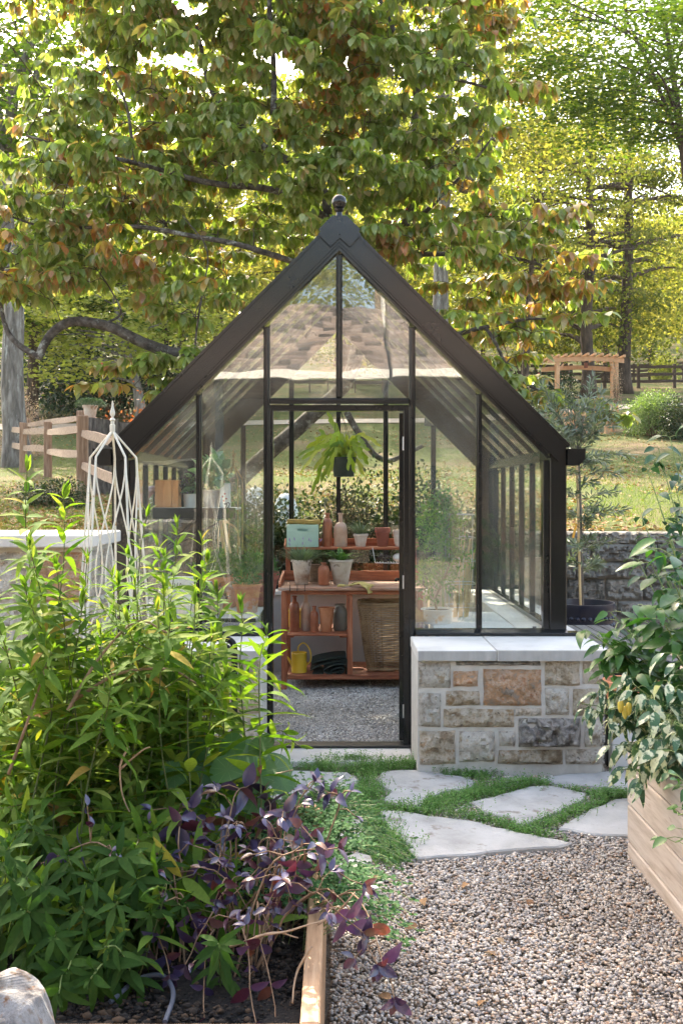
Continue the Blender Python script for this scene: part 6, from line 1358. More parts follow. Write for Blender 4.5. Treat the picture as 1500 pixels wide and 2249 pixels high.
def olive():
    rr = random.Random(5); mb = MB(); Pn, D, N, S = [], [], [], []
    ends = [(1180,830),(1200,870),(1170,880),(1160,910),(1230,850),(1250,880),(1290,850),(1300,830),(1330,880),(1350,900),(1345,930),(1210,930),(1230,950),(1310,950),(1290,920),(1270,890),(1380,1000),(1360,1040),(1330,1010),(1300,1060),(1350,1080),(1310,1110),(1330,1130),(1290,1140),(1370,1120),(1250,1130),(1240,1190),(1300,1180),(1340,1190),(1310,1230),(1250,1230),(1235,1080),(1290,1010),(1230,1040),(1200,900),(1190,850),(1320,860),(1262,940),(1320,1240),(1260,1200)]
    for ex, ey in ends:
        e = P(ex, ey, 8.9+rr.uniform(-.3,.3)); b = min(c, key=lambda q_: (q_-e).length+(0.6 if q_.z > e.z-0.02 else 0)) if ey > 960 else c[-1-rr.randint(0,2)]
        pts = wob(curve([b, b.lerp(e,.5)+Vector((0,0,.04)), e], 12), .02, ex, 5); pts[0] = b; mb.tube(pts, taper(len(pts), .004, .0012), 4, False)
        for i in range(3, len(pts)):
            for k in range(8):
                t = (pts[i]-pts[i-1]).normalized(); o = Vector((rr.gauss(0,1), rr.gauss(0,1), rr.gauss(0,.7))); Pn.append(tuple(pts[i]+o*.012)); D.append(tuple(o+t*1.1)); N.append((rr.gauss(0,1), rr.gauss(0,1), 1)); S.append(rr.uniform(.055,.085))
    m = leafmat('olive_leaf', [(0.11,0.14,0.09),(0.17,0.20,0.14),(0.25,0.28,0.21),(0.09,0.12,0.07)], 0.2, 0.45, 0.6)
    mb.build('branches', M['bark_grey'], ol, kind='stuff'); leafset(ol, 'leaf', [leaf_tpl(1, 0.19, 3, 0.1, 0.2)], Pn, D, N, S, m, 0); print('olive', len(Pn))
olive()

# ------------------------------------------------------------------ shrubs behind the greenhouse
def shrub(label, c, rad, n, leaf, m, seed, name='shrub', group=None, dens=1.0, flat=0.9, stems=14, cat='shrub'):
    """lumpy shrub: several offset clumps, leaves lie near each clump's skin"""
    rr = np.random.default_rng(seed); root = thing(name, label, cat, c, group); c = np.array(c, float); rad = np.array(rad, float)
    K = 16; cc = nrm(rr.normal(0,1,(K,3))); cc[:,2] = np.abs(cc[:,2]); cc = c+np.array([0,0,rad[2]*0.25])+cc*rad*np.array([.75,.75,.62])*rr.uniform(.4,1,(K,1)); kr = rr.uniform(.28,.5,(K,1))*rad
    k = rr.integers(0, K, n); d = nrm(rr.normal(0,1,(n,3))); Pn = cc[k]+d*kr[k]*rr.uniform(.55,1.08,(n,1)); Pn[:,2] = np.maximum(Pn[:,2], c[2]+0.02)
    leafset(root, 'leaf', [SMALL, leaf_tpl(1, .5, 3, .3, .2)], Pn, d+rr.normal(0,.6,(n,3)), rr.normal(0,.5,(n,3))+[0,0,1], leaf*rr.uniform(.6,1.2,n), m, 0)
    mb = MB()
    for i in range(min(K, stems)): b = Vector(c)+Vector((rr.uniform(-.1,.1)*rad[0], rr.uniform(-.1,.1)*rad[1], -0.05)); mb.tube(curve([b, b.lerp(Vector(cc[i]), .5)+Vector((0,0,.1*rad[2])), Vector(cc[i])], 6), taper(7, .018*rad[2], .005*rad[2]), 4, False)
    mb.build('stems', M['stem_brown'], root, kind='stuff'); return root
LM['hedge'] = leafmat('small_hedge_leaf', [(0.014,0.032,0.010),(0.026,0.050,0.016),(0.045,0.07,0.024),(0.07,0.055,0.022)], 0.25, 0.5)
LM['evergreen'] = leafmat('dark_evergreen_leaf', [(0.012,0.030,0.012),(0.022,0.05,0.018),(0.035,0.07,0.024)], 0.2, 0.4)
LM['shrub_lit'] = leafmat('light_shrub_leaf', [(0.14,0.20,0.06),(0.22,0.28,0.10),(0.30,0.34,0.16),(0.10,0.14,0.05)], 0.4)
g_ = 'low shrubs along the foot of the retaining wall'
for i, (px, top) in enumerate([(470,1.62),(560,1.68),(640,1.72),(735,1.60),(815,1.70),(880,1.75),(970,1.6),(1090,1.55)]):
    x = bx(px, 10.5); nm = ['leftmost', 'second from the left', 'third from the left', 'one right behind the top shelf bottles', 'one behind the red flowerpot', 'one behind the door hinge side', 'one behind the citrus tree', 'rightmost']
    shrub('small leaved dark shrub seen through the glass, ' + nm[i], (x, 10.5, -0.04), (0.60, 0.42, top*1.0), 9000, 0.052, LM['hedge'], 40+i, group=g_)
# pale plant covers
M['cover'] = pm('pale_blue_fleece', [(0.50,0.56,0.62),(0.62,0.67,0.72)], 3, 0.7, 0.1)
for (px, py, lab) in ((562,1068,'pale blue domed plant cover just left of the door post, seen through the glass'), (628,1082,'smaller pale blue domed plant cover at the left of the doorway view')):
    cc = Vector((bx(px, 11.9), 11.9, bz(py, 11.9)-0.55)); t = thing('plant_cover', lab, 'plant cover', cc)
    MB().lathe([(0.16,0),(0.155,0.25),(0.14,0.38),(0.11,0.47),(0.06,0.53),(0.001,0.55)], cc, 24, 0.05).build('dome', M['cover'], t, smooth=2); MB().tube([cc+Vector((0,0,0)), cc*1.0+Vector((0,0,-0.12))], 0.012, 6).build('stake', M['black_metal'], t)
# ------------------------------------------------------------------ the flowering dogwood over the greenhouse
def dogwood():
    rr = random.Random(77); base = P(430, 1150, 12.0)
    root = thing('dogwood_tree', 'wide spreading dogwood with large drooping green and reddening leaves arching over the greenhouse', 'tree', base)
    limbs = []
    def limb(pts, r0, r1, name='limb', seed=0, n=24, keep=True):
        c = wob(curve([P(*q_) for q_ in pts], n), 0.05, seed, 1.7); o = MB().tube(c, taper(len(c), r0, r1), 8).build(name, M['bark_lichen'], root, smooth=2)
        if keep: limbs.append(c)
        return c
    limb([(430,1165,12.0),(520,1060,11.8),(600,985,11.5),(700,900,11.3),(770,830,11.2),(800,720,11.2)], 0.10, 0.075, 'trunk', 1)
    limb([(790,760,11.2),(745,620,11.2),(720,480,11.1),(690,390,11.0),(560,300,10.8),(470,200,10.8),(430,60,10.9)], 0.07, 0.02, seed=2)
    limb([(800,730,11.2),(870,560,11.4),(900,420,11.3),(905,300,11.2),(915,190,11.2),(870,90,11.1),(820,-40,11)], 0.065, 0.02, seed=3)
    limb([(680,392,11.0),(720,350,10.6),(760,345,10.5),(815,322,10.4)], 0.035, 0.018, seed=4)
    limb([(720,480,11.1),(600,420,10.8),(450,400,10.5),(300,360,10.3),(150,330,10.3),(60,300,10.3)], 0.045, 0.012, seed=5)
    limb([(430,1100,11.9),(470,900,11.2),(435,790,10.4),(370,775,10.3),(300,748,10.3),(230,716,10.2),(160,706,10.2),(112,735,10.2),(80,790,10.2)], 0.075, 0.04, seed=6, n=40)
    limb([(84,785,10.2),(45,760,10.2),(15,720,10.2),(0,640,10.2),(20,560,10.3),(35,500,10.4)], 0.035, 0.012, seed=7)
    limb([(230,716,10.2),(258,700,10.3),(262,680,10.3),(240,640,10.3),(215,590,10.4)], 0.014, 0.006, seed=8)
    limb([(432,785,10.3),(440,700,10.2),(447,620,10.2),(450,540,10.2),(400,470,10.3)], 0.012, 0.006, seed=9)
    limb([(745,620,11.2),(600,560,10.6),(450,520,10.4),(300,500,10.3),(120,500,10.3),(20,470,10.3)], 0.04, 0.01, seed=10)
    limb([(915,200,11.2),(960,170,11.1),(1040,185,11.1),(1110,210,11.1)], 0.03, 0.01, seed=11)
    limb([(870,560,11.4),(960,560,11.0),(1060,560,10.8),(1180,580,10.7),(1230,620,10.7)], 0.035, 0.01, seed=12)
    limb([(930,470,11.3),(985,420,11.2),(1040,360,11.1),(1080,300,11.1)], 0.028, 0.01, seed=13)
    limb([(800,730,11.2),(960,740,10.8),(1060,720,10.6),(1150,700,10.5),(1210,700,10.5)], 0.035, 0.01, seed=14)
    limb([(1060,720,10.6),(1130,820,10.4),(1220,870,10.2),(1310,900,10.0)], 0.02, 0.008, seed=15)
    limb([(760,905,11.2),(775,930,11.2),(790,955,11.2),(820,1000,11.1),(850,1012,11.1),(885,1000,11.1),(930,980,11.1)], 0.040, 0.022, seed=16)
    limb([(600,250,10.8),(600,120,10.8),(590,-40,10.8),(560,-260,10.9),(480,-400,11)], 0.035, 0.010, seed=17)
    limb([(590,-40,10.8),(640,-200,11),(700,-340,11.2)], 0.02, 0.008, seed=19)
    limb([(300,360,10.3),(280,240,10.3),(240,130,10.4)], 0.02, 0.008, seed=18)
    polyg = [(215,-60),(225,30),(265,110),(210,130),(40,140),(45,200),(110,240),(80,290),(100,330),(0,355),(-40,380),(-40,640),(60,640),(110,690),(190,640),(260,600),(330,650),(400,660),(470,620),(560,600),(640,560),(900,580),(1000,640),(1060,720),(1130,820),(1200,880),(1300,930),(1340,900),(1150,840),(1120,790),(1230,720),(1240,560),(1190,520),(1210,480),(1110,440),(1060,400),(1040,340),(1090,290),(1150,270),(1150,200),(1060,130),(1030,-60)]
    gaps = [(150,190,40,28),(175,240,60,25),(800,480,52,42),(975,230,50,62),(1020,470,36,40),(620,610,40,26),(700,215,46,22),(130,570,36,22),(255,630,50,30),(880,760,60,30),(560,545,30,22),(845,290,30,22),(180,430,34,16),(430,455,34,16),(60,420,30,16),(760,120,30,20),(1090,420,40,26),(930,640,46,26),(1060,620,34,24),(300,300,24,14),(660,330,30,14),(520,370,24,14),(230,540,30,18),(1000,110,24,20)]
    def ok(px, py):
        if not in_poly(px, py, polyg): return False
        return all(((px-a)/c)**2+((py-b)/d)**2 > 1 for a, b, c, d in gaps)
    sprays = []; tries = 0
    while len(sprays) < 470 and tries < 20000:
        tries += 1; px = rr.uniform(-50, 1340); py = rr.uniform(-60, 930)
        if not ok(px, py): continue
        Y = rr.uniform(9.9, 12.3); p = P(px, py, Y)
        if any((p-q_).length < 0.155 for q_ in sprays): continue
        sprays.append(p)
    for a in [(300,805),(330,830),(290,850),(360,800),(395,790),(420,770),(330,870),(380,830),(1160,860),(1190,870),(1270,900),(1240,880),(1300,910),(1150,830),(1120,800),(1250,700),(1225,640)]: sprays.append(P(a[0], a[1], 10.2))
    for a in [(40,560),(100,600),(160,560),(20,620),(90,540),(200,620),(150,610),(60,480),(130,470),(250,580),(400,690),(430,700),(380,670),(460,660),(20,450),(210,510),(350,620)]: sprays.append(P(a[0], a[1], 10.1+rr.uniform(-.2,.6)))
    for _ in range(60): sprays.append(Vector((rr.uniform(-4.2, 2.0), rr.uniform(10.0, 12.6), rr.uniform(6.6, 7.6))))
    for _ in range(110): sprays.append(Vector((rr.uniform(-3.1, 0.6), rr.uniform(10.0, 12.4), rr.uniform(7.4, 8.9))))  # unseen sprays above the view, added to shade the gravel
    allp = [q_ for l in limbs for q_ in l]; Pn, D, N, S = [], [], [], []; tw = MB(); cnt = 0
    sprays.sort(key=lambda s_: min((q_-s_).length for q_ in allp))
    for s in sprays:
        near = min(allp, key=lambda q_: (q_-s).length+(0.5 if q_.z > s.z+0.15 else 0)); d = s-near; L = d.length
        px = 740+s.x/s.y*FPX
        mid = near.lerp(s, 0.5)+Vector((0,0,min(.25, .2*L))); c = wob(curve([near, mid, s], 12), .04, cnt, 3); c[0] = near; tw.tube(c, taper(len(c), min(.014, .004+.006*L), .0035), 4, False); cnt += 1; allp += [s, mid]
        out = Vector((d.x, d.y*0.5, 0)); out = out.normalized() if out.length > .05 else Vector((rr.gauss(0,1), rr.gauss(0,1), 0)).normalized()
        for k in range(rr.randint(3, 5)):           # twigs fan out level from the spray
            a = rr.uniform(-1.3, 1.3); dd = Vector((out.x*math.cos(a)-out.y*math.sin(a), out.x*math.sin(a)+out.y*math.cos(a), rr.uniform(.0,.22))).normalized(); l = rr.uniform(.22,.55)
            t = curve([s, s+dd*l*.5+Vector((0,0,.02)), s+dd*l+Vector((0,0,-.02))], 8); tw.tube(t, taper(len(t), .003, .0014), 3, False)
            for i in (2, 4, 5, 7, 8):
                if i >= len(t): continue
                m_ = rr.randint(2, 4) if i < 7 else rr.randint(4, 6)
                for j in range(m_):
                    a = rr.uniform(0, 6.28); o = Vector((math.cos(a), math.sin(a), 0)); hang = rr.choice((rr.uniform(.1,.8), rr.uniform(.6, 2.6), rr.uniform(.6, 2.6)))
                    q_ = t[i]+o*rr.uniform(0,.022); Pn.append(tuple(q_)); D.append(tuple(o+dd*.3+Vector((0,0,-hang)))); N.append(tuple(o*1.0+Vector((0,0,.6)))); S.append(.085+.08*rr.random()**.8)
    tw.build('twigs', M['bark_brown'], root, kind='stuff')
    m = leafmat('dogwood_leaf', [(0.16,0.23,0.045),(0.22,0.30,0.07),(0.29,0.36,0.11),(0.18,0.26,0.05),(0.38,0.40,0.19),(0.21,0.28,0.07),(0.46,0.37,0.22)], 0.5, 0.32, 0.85, tint=[(0.36,0.22,0.08),(0.46,0.15,0.05),(0.26,0.27,0.06),(0.40,0.22,0.15),(0.50,0.29,0.08),(0.20,0.27,0.05)], tscale=0.75, tpos=(0.515, 0.65), tcol=(1.25,1.35,0.5))
    leafset(root, 'leaf', [leaf_tpl(1, .56, 5, .18, .28, .45), leaf_tpl(1, .50, 5, .35, .35, .42), leaf_tpl(1, .60, 5, .08, .2, .45)], Pn, D, N, S, m, 300)
    LMb = pm('red_dogwood_berry', [(0.45,0.03,0.02),(0.5,0.06,0.03)], 3, 0.4, 0); mb = MB()
    for k in range(150): q_ = Vector(rr.choice(Pn)); mb.ball(q_+Vector((0,-.02,.02)), .010, 6, 4)
    mb.build('berries', LMb, root, kind='stuff'); print('dogwood', len(Pn))
dogwood()

# ------------------------------------------------------------------ split rail fence, stump with pot
fe = thing('split_rail_fence', 'weathered split rail cedar fence crossing the slope at the left', 'fence', (-5.5, 17, 1.6))
posts = []
def fpost(px, ytop, Y, wd=0.14, parent=fe):
    p = P(px, 0, Y); x = p.x; z1 = bz(ytop, Y); z0 = gz(x, Y)-0.1
    mb = MB().cbox((x-wd/2, Y-wd/2, z0), (x+wd/2, Y+wd/2, z1), 0.015); mb.v = [(v[0]+.02*mnoise.noise(Vector((v[2]*3, x, 1))), v[1], v[2]+(.02*mnoise.noise(Vector((v[0]*9, v[1]*9, 2))) if v[2] > z0+.3 else 0)) for v in mb.v]
    mb.build('post', M['fence_z'], parent); return Vector((x, Y, z1))
FP = [fpost(26,926,24), fpost(52,928,22.0), fpost(62,920,25.5), fpost(106,926,20.5), fpost(182,912,15.6, 0.15), fpost(178,902,19.5)]
def frail(a, b, wd=0.09, th=0.06, seed=0, parent=fe, m='fence_x'):
    a = Vector(a); b = Vector(b); n = 10; d = (b-a).normalized(); s = Vector((-d.y, d.x, 0)).normalized(); vs = []
    for i in range(n+1):
        p = a.lerp(b, i/n)+Vector((0,0,.012*mnoise.noise(Vector((i*.35, seed, 1))))); e = 1-0.35*abs(2*i/n-1)**5; w_ = wd*e*(1+.10*mnoise.noise(Vector((i*.5, seed, 5)))); t_ = th
        vs += [p-s*t_/2-Vector((0,0,w_/2)), p+s*t_/2-Vector((0,0,w_/2)), p+s*t_*.3+Vector((0,0,w_/2)), p-s*t_*.3+Vector((0,0,w_/2))]
    MB().add(vs, [(4*i+k, 4*i+(k+1) % 4, 4*i+4+(k+1) % 4, 4*i+4+k) for i in range(n) for k in range(4)]+[(3,2,1,0), (4*n, 4*n+1, 4*n+2, 4*n+3)]).build('rail', M[m], parent)
def dn(p, d): return p+Vector((0,0,-d))
seqs = [(FP[0], FP[1], (.18,.55)), (FP[1], FP[3], (.20,.56)), (FP[3], FP[4], (.22,.62)), (FP[2], FP[5], (.15,)), (FP[4], P(268, 975, 12.8), (.28,.78))]
for i, (a, b, hs) in enumerate(seqs):
    for h in hs: frail(dn(a, h), dn(b, h) if i != 4 else dn(b, h-0.28), .13, .07, i*3+h)
su = thing('tree_stump', 'tall cut tree stump with fissured bark behind the split rail fence', 'stump', (bx(232, 17), 17.0, 1.55)); cs = Vector((bx(225, 17), 17.0, 1.45)); zt = bz(921, 17)-cs.z
def stumpfn(u, v):
    a = u*2*math.pi; r = .26*(1+.05*math.sin(3*a)+.06*mnoise.noise(Vector((math.cos(a)*6, math.sin(a)*6, v*.6)))+.05*mnoise.noise(Vector((math.cos(a)*16, math.sin(a)*16, v*1.2)))+.35*(1-v)**5); return (cs.x+r*math.cos(a), cs.y+r*math.sin(a), cs.z+zt*v+.02*math.sin(2*a))
MB().grid(stumpfn, 60, 20).build('bark', M['stump'], su, smooth=2)
MB().lathe([(0.001,0),(.25,0)], cs+Vector((0,0,zt-.01)), 30).build('cut_face', M['fence_x'], su)
s2 = thing('tree_stump', 'second stump close to the right of the stump carrying the pot', 'stump', (bx(262, 17.3), 17.3, 1.5)); cs = Vector((bx(257, 17.3), 17.3, 1.45)); zt = bz(927, 17.3)-cs.z
MB().grid(stumpfn, 60, 20).build('bark', M['stump'], s2, smooth=2); MB().lathe([(0.001,0),(.25,0)], cs+Vector((0,0,zt-.01)), 30).build('cut_face', M['fence_x'], s2)
pz = bz(920.5, 17); sp_ = pot('potted_shrub', (bx(199, 17), 17.0, pz), .125, .235, M['terra_pale'], 'pink clay pot with a low clipped grey green shrub standing on the tall stump', 'potted plant', rim=.16, rb=.66)
LM['box'] = leafmat('clipped_shrub_leaf', [(0.05,0.09,0.05),(0.09,0.14,0.08),(0.14,0.19,0.11)], 0.2, 0.5)
bushy(sp_, (bx(200, 17), 17.0, pz+.24), (.27,.24,.13), 1500, .035, LM['box'], 3)

# ------------------------------------------------------------------ pergola, far fences
pg = thing('garden_arbor', 'orange cedar arbor with a bowed slatted top on the slope at the right', 'arbor', (bx(1290, 36), 36, 4.3)); PE = M['pergola']; YP = 36
for px, dy in ((1224,0),(1353,0),(1236,1.1),(1362,1.1)):
    x = bx(px, YP); MB().cbox((x-.06, YP+dy-.06, gz(x, YP)-.2), (x+.06, YP+dy+.06, bz(790, YP)), .01).build('post', PE, pg)
for dy, oy in ((-.11, 0), (1.2, 10)):
    n = 20; vs = []
    for i in range(n+1):
        u = i/n; px = (1202 if oy == 0 else 1204)+u*166; arch = 5*math.sin(math.pi*u); top = 788+oy-arch*.9+ (0); bot = 798+oy-arch*(1 if .12 < u < .88 else .9)*1.0
        for z, d in ((bz(bot, YP), 0), (bz(bot, YP), .05), (bz(top, YP), .05), (bz(top, YP), 0)): vs.append((bx(px, YP), YP+dy+d, z))
    MB().add(vs, [(4*i+k, 4*i+(k+1) % 4, 4*i+4+(k+1) % 4, 4*i+4+k) for i in range(n) for k in range(4)]+[(3,2,1,0), (4*n, 4*n+1, 4*n+2, 4*n+3)]).build('arched_beam', PE, pg)
for k in range(11):
    px = 1207+k*15.8; z = bz(787.5-4.6*math.sin(math.pi*(k+.3)/10.6), YP); x = bx(px, YP); MB().cbox((x-.04, YP-.35, z+.0), (x+.04, YP+1.5, z+.09), .006).build('rafter', PE, pg)
for sx, px in ((1,1228),(-1,1349)): MB().tube([P(px, 812, YP-.02), P(px+sx*9, 799, YP-.02)], .045, 4).build('brace', PE, pg)
M['chime'] = pm('red_brown_chime', [(0.20,0.06,0.04),(0.26,0.09,0.06)], 3, .5, 0); wch = thing('wind_chime', 'small red brown wind chime hanging from the arbor', 'wind chime', P(1286, 800, YP+.5))
MB().tube([P(1286, 789, YP+.5), P(1286, 797, YP+.5)], .008, 4).build('cord', M['black_metal'], wch); MB().cbox(P(1283, 808, YP+.45), P(1289, 797, YP+.55), .01).build('chime_body', M['chime'], wch)
lf2 = thing('garden_rail_fence', 'short pale cedar rail fence below the arbor', 'fence', (bx(1300, 33), 33, 3.8))
PP = [Vector((bx(px, Y), Y, gz(bx(px, Y), Y)+h)) for px, Y, h in ((1237,33,.55),(1262,32,.75),(1288,31,.7),(1332,31,.85),(1345,31.5,.8))]
for p in PP: MB().cbox((p.x-.06, p.y-.06, p.z-1.2), (p.x+.06, p.y+.06, p.z), .01).build('post', PE, lf2)
for a, b in zip(PP, PP[1:]):
    frail(dn(a,.12), dn(b,.12), .10, .05, a.x, lf2, 'pergola')
    frail(dn(a,.45), dn(b,.45), .10, .05, a.x+1, lf2, 'pergola')
def farfence(label, pxs, Y, h, wd=.16, rails=3):
    root = thing('rail_fence', label, 'fence', (bx(pxs[len(pxs)//2], Y), Y, gz(bx(pxs[0], Y), Y))); pts = []
    for px in pxs:
        x = bx(px, Y); z = gz(x, Y); MB().cbox((x-wd/2, Y-wd/2, z-.3), (x+wd/2, Y+wd/2, z+h), .015).build('post', M['fence_dark'], root); pts.append(Vector((x, Y-wd*.3, z+h)))
    for a, b in zip(pts, pts[1:]):
        for k in range(rails): frail(dn(a, .15+k*h*.3), dn(b, .15+k*h*.3), .16, .07, a.x+k, root, 'fence_dark')
farfence('dark three rail timber fence directly behind the arbor', [1100,1176,1253,1327,1401,1480,1560], 52, 1.25)
farfence('fainter upper rail fence running across the bright slope at the far right', [1300,1345,1391,1425,1459,1500,1545], 72, 1.3)
farfence('low wire and post fence beyond the lane, seen through the top of the doorway', [560,600,640,680,720,780,840,890], 46, .9, .07, 2)

# ------------------------------------------------------------------ trees
LEAF = {
 'gold': leafmat('golden_green_canopy', [(0.26,0.27,0.06),(0.38,0.37,0.09),(0.48,0.44,0.14),(0.32,0.33,0.08),(0.56,0.48,0.18)], 0.6, 0.6, 0.3, tcol=(1.2,1.15,0.5), tint=[(0.12,0.17,0.03),(0.19,0.24,0.045),(0.28,0.31,0.08)], tscale=0.33, tpos=(0.38,0.54)),
 'green': leafmat('deep_green_canopy', [(0.05,0.10,0.016),(0.08,0.14,0.02),(0.12,0.18,0.03),(0.16,0.20,0.035)], 0.5, 0.6, 0.3, tcol=(1.3,1.4,0.4)),
 'beech': leafmat('mid_green_canopy', [(0.07,0.10,0.018),(0.11,0.14,0.024),(0.16,0.19,0.034),(0.24,0.23,0.05)], 0.5, 0.6, 0.3, tcol=(1.3,1.25,0.45)),
 'pale': leafmat('pale_lime_canopy', [(0.24,0.28,0.06),(0.32,0.35,0.09),(0.38,0.38,0.13)], 0.55, 0.6, 0.3, tcol=(1.25,1.3,0.5)),
 'rust': leafmat('rusty_dry_foliage', [(0.24,0.08,0.03),(0.34,0.12,0.045),(0.28,0.15,0.07),(0.16,0.07,0.035)], 0.4, 0.6, 0.3, tcol=(1.3,0.9,0.4)),
 'white': leafmat('pale_pink_foliage', [(0.40,0.36,0.26),(0.45,0.30,0.24),(0.30,0.30,0.18)], 0.4, 0.6, 0.3, tcol=(1.1,1.0,0.7)),
}
def crown_mesh(kind, seed, nclump, nleaf, leaf, skew=0.0, zf=0.30):
    """unit crown (radius 1, height -1..1): level sprays of leaves round clump centres; returns clumps + leaf mesh"""
    r = np.random.default_rng(seed); d = nrm(r.normal(0,1,(nclump,3))); q_ = r.uniform(.15,1,nclump)**.45; cc = d*q_[:,None]; cc[:,2] *= .95
    lob = 1+.22*np.sin(3*np.arctan2(d[:,1], d[:,0])+seed)+.15*np.sin(5*d[:,2]+seed); cc[:,:2] *= lob[:,None]
    k = r.integers(0, nclump, nleaf); rad = r.uniform(.10,.24,(nclump,1))
    off = r.normal(0,1,(nleaf,3))*rad[k]; off[:,2] *= zf; off[:,2] -= 0.25*np.linalg.norm(off[:,:2],axis=1)**1.5
    Pn = cc[k]+off; D = r.normal(0,1,(nleaf,3))*[1,1,.5]+[0,0,-.3]; N = r.normal(0,1.0,(nleaf,3))+[0,-.4,.5]; S = 1.5*leaf*r.uniform(.6,1.25,nleaf)
    V, T = leaf_mass(SMALL, Pn, D, N, S); return cc, V, T
CM = {}
def get_crown(kind, v, nleaf, leaf, zf):
    key = (kind, v, nleaf, zf)
    if key not in CM: cc, V, T = crown_mesh(kind, v*13+5, 95, nleaf, leaf, zf=zf); CM[key] = (cc, fastmesh('crown', V, T, LEAF[kind]))
    return CM[key]
def tree(label, px, Y, rad, zc, hh, kind, v, bark='bark_brown', tr=.25, lean=(0,0), nleaf=15000, leaf=.030, zf=.30, fork=None, name='tree', group=None, ztop=None, nb=26, back=0):
    x = bx(px, Y); z0 = gz(x, Y)-.15; root = thing(name, label, 'tree', (x, Y, z0+.15), group); cc, me = get_crown(kind, v, nleaf, leaf, zf)
    cen = Vector((x+lean[0], Y+lean[1]+back, zc)); o = link('crown', me, root, cen-Vector((x, Y, z0+.15))); o.scale = (rad, rad*.8, hh); o.rotation_euler = (0, 0, 0)

    tp = Vector((x+lean[0]*.8, Y+lean[1]*.8, ztop or zc+hh*.55)); c = wob(curve([Vector((x, Y, z0)), Vector((x+lean[0]*.15, Y, z0+(tp.z-z0)*.35)), Vector((x+lean[0]*.5, Y+lean[1]*.5, z0+(tp.z-z0)*.7)), tp], 24), tr*.5, v*3+px*.1, .35); c[0] = Vector((x, Y, z0)); n = len(c)
    rads = [tr*(1.35-.35*min(1, i/2))*(1-.80*(i/(n-1))**1.15) for i in range(n)]; MB().tube(c, rads, 12).build('trunk', M[bark], root, smooth=2)
    mb = MB(); idx = sorted(range(len(cc)), key=lambda i: (i*37) % 95)[:nb]
    for i in idx:
        e = Vector((cc[i][0]*rad, cc[i][1]*rad*.8, cc[i][2]*hh))*.92+cen; cand = [q_ for q_ in c[4:] if q_.z < e.z-.10*(e-q_).length] or c[4:6]; b = min(cand, key=lambda q_: (q_-e).length); k = c.index(b)
        if (e-b).length < .3: continue
        pts = wob(curve([b, b.lerp(e, .5)+Vector((0,0,.06*(e-b).length)), e], 9), .12, i, .6); pts[0] = b; mb.tube(pts, taper(len(pts), max(.02, min(rads[k]*.5, .035*(e-b).length)), .012), 5, False)
    mb.build('branches', M[bark], root, smooth=2, kind='stuff')
    if fork:
        for pts, r0, r1 in fork: c = wob(curve([P(*q_) for q_ in pts], 20), .08, px, .6); MB().tube(c, taper(len(c), r0, r1), 10).build('limb', M[bark], root, smooth=2)
    return root
T = tree
T('big old tree with a grey lichened trunk in the upper left corner', 38, 24, 4.6, 12.2, 3.6, 'green', 1, 'bark_grey', .30, (-.8,0), ztop=13.5, leaf=.030, nleaf=15000, zf=.35, fork=[([(22,330,24),(30,200,24),(80,80,24.1),(140,40,24.2),(215,45,24.3)], .16, .06), ([(60,290,24),(90,130,24),(110,80,24.2),(130,20,24)], .12, .05)])
T('slender brown trunked tree right of the big trunk at the left edge', 74, 33, 4.2, 9.0, 2.9, 'green', 2, 'bark_brown', .22, (0,0), leaf=.035)
T('tree with a pale lime green lower canopy behind the arched limb', 312, 32, 3.6, 6.9, 2.2, 'pale', 3, 'bark_grey', .19, (-1.2,0), leaf=.040, nleaf=7000)
T('thin brown tree left of the greenhouse roof', 362, 38, 4.5, 11.5, 4.4, 'gold', 4, 'bark_brown', .20, (0,0), leaf=.034)
T('deep green tree in the dark wood at the left', 190, 42, 5.2, 13.5, 5.2, 'beech', 1, 'bark_brown', .25, (0,0), leaf=.030)
T('golden green tree glowing behind the dogwood at the left', 480, 46, 6.0, 15.5, 6.5, 'gold', 2, 'bark_brown', .27, (0,0), leaf=.028)
T('tall pale barked tree with a forked trunk above the ridge of the greenhouse', 960, 34, 5.4, 16.5, 5.6, 'gold', 3, 'bark_grey', .34, (.6,0), ztop=17, leaf=.028, fork=[([(950,420,34),(925,250,34),(900,120,34)], .24, .12), ([(955,420,34),(985,300,34),(965,180,34)], .28, .16), ([(1020,420,34.5),(1060,200,34.6),(1078,90,34.6),(1088,-40,34.6)], .26, .20)])
T('dark trunked tree with level layered branches left of the arbor', 1290, 44, 6.0, 13.6, 6.8, 'beech', 5, 'bark_brown', .30, (.3,0), leaf=.022, nleaf=20000, zf=.14, nb=60, ztop=20, back=3.5)
T('second dark trunked tree with layered branches just right of the arbor', 1372, 47, 6.0, 15.5, 7.4, 'gold', 6, 'bark_brown', .32, (.5,0), leaf=.022, nleaf=20000, zf=.14, nb=60, ztop=22, back=4)
T('slim tree leaning right between the dogwood and the layered trees', 1150, 42, 4.4, 15.0, 5.0, 'gold', 7, 'bark_brown', .16, (1.2,0), leaf=.030, nleaf=9000, nb=40)
T('tree with a green canopy overhanging the top right corner', 1560, 30, 5.2, 14.5, 2.6, 'green', 8, 'bark_brown', .24, (-1.8,0), leaf=.026, nleaf=20000, zf=.16, fork=[([(1560,420,30),(1500,330,30),(1440,180,30),(1380,50,30)], .09, .04), ([(1560,60,30),(1440,30,30),(1300,25,30)], .08, .03)])
T('golden leaved tree at the right edge above the upper fence', 1530, 62, 6.5, 16.0, 6.5, 'gold', 2, 'bark_brown', .28, (0,0), leaf=.028)
T('broad golden tree behind the gable of the greenhouse', 760, 50, 6.5, 16.0, 7.5, 'gold', 4, 'bark_brown', .30, (0,0), leaf=.028)
T('deep green tree to the right behind the gable of the greenhouse', 880, 56, 5.5, 12.0, 4.0, 'beech', 1, 'bark_brown', .28, (0,0), leaf=.028)
g_ = 'trees of the wood far up the slope'
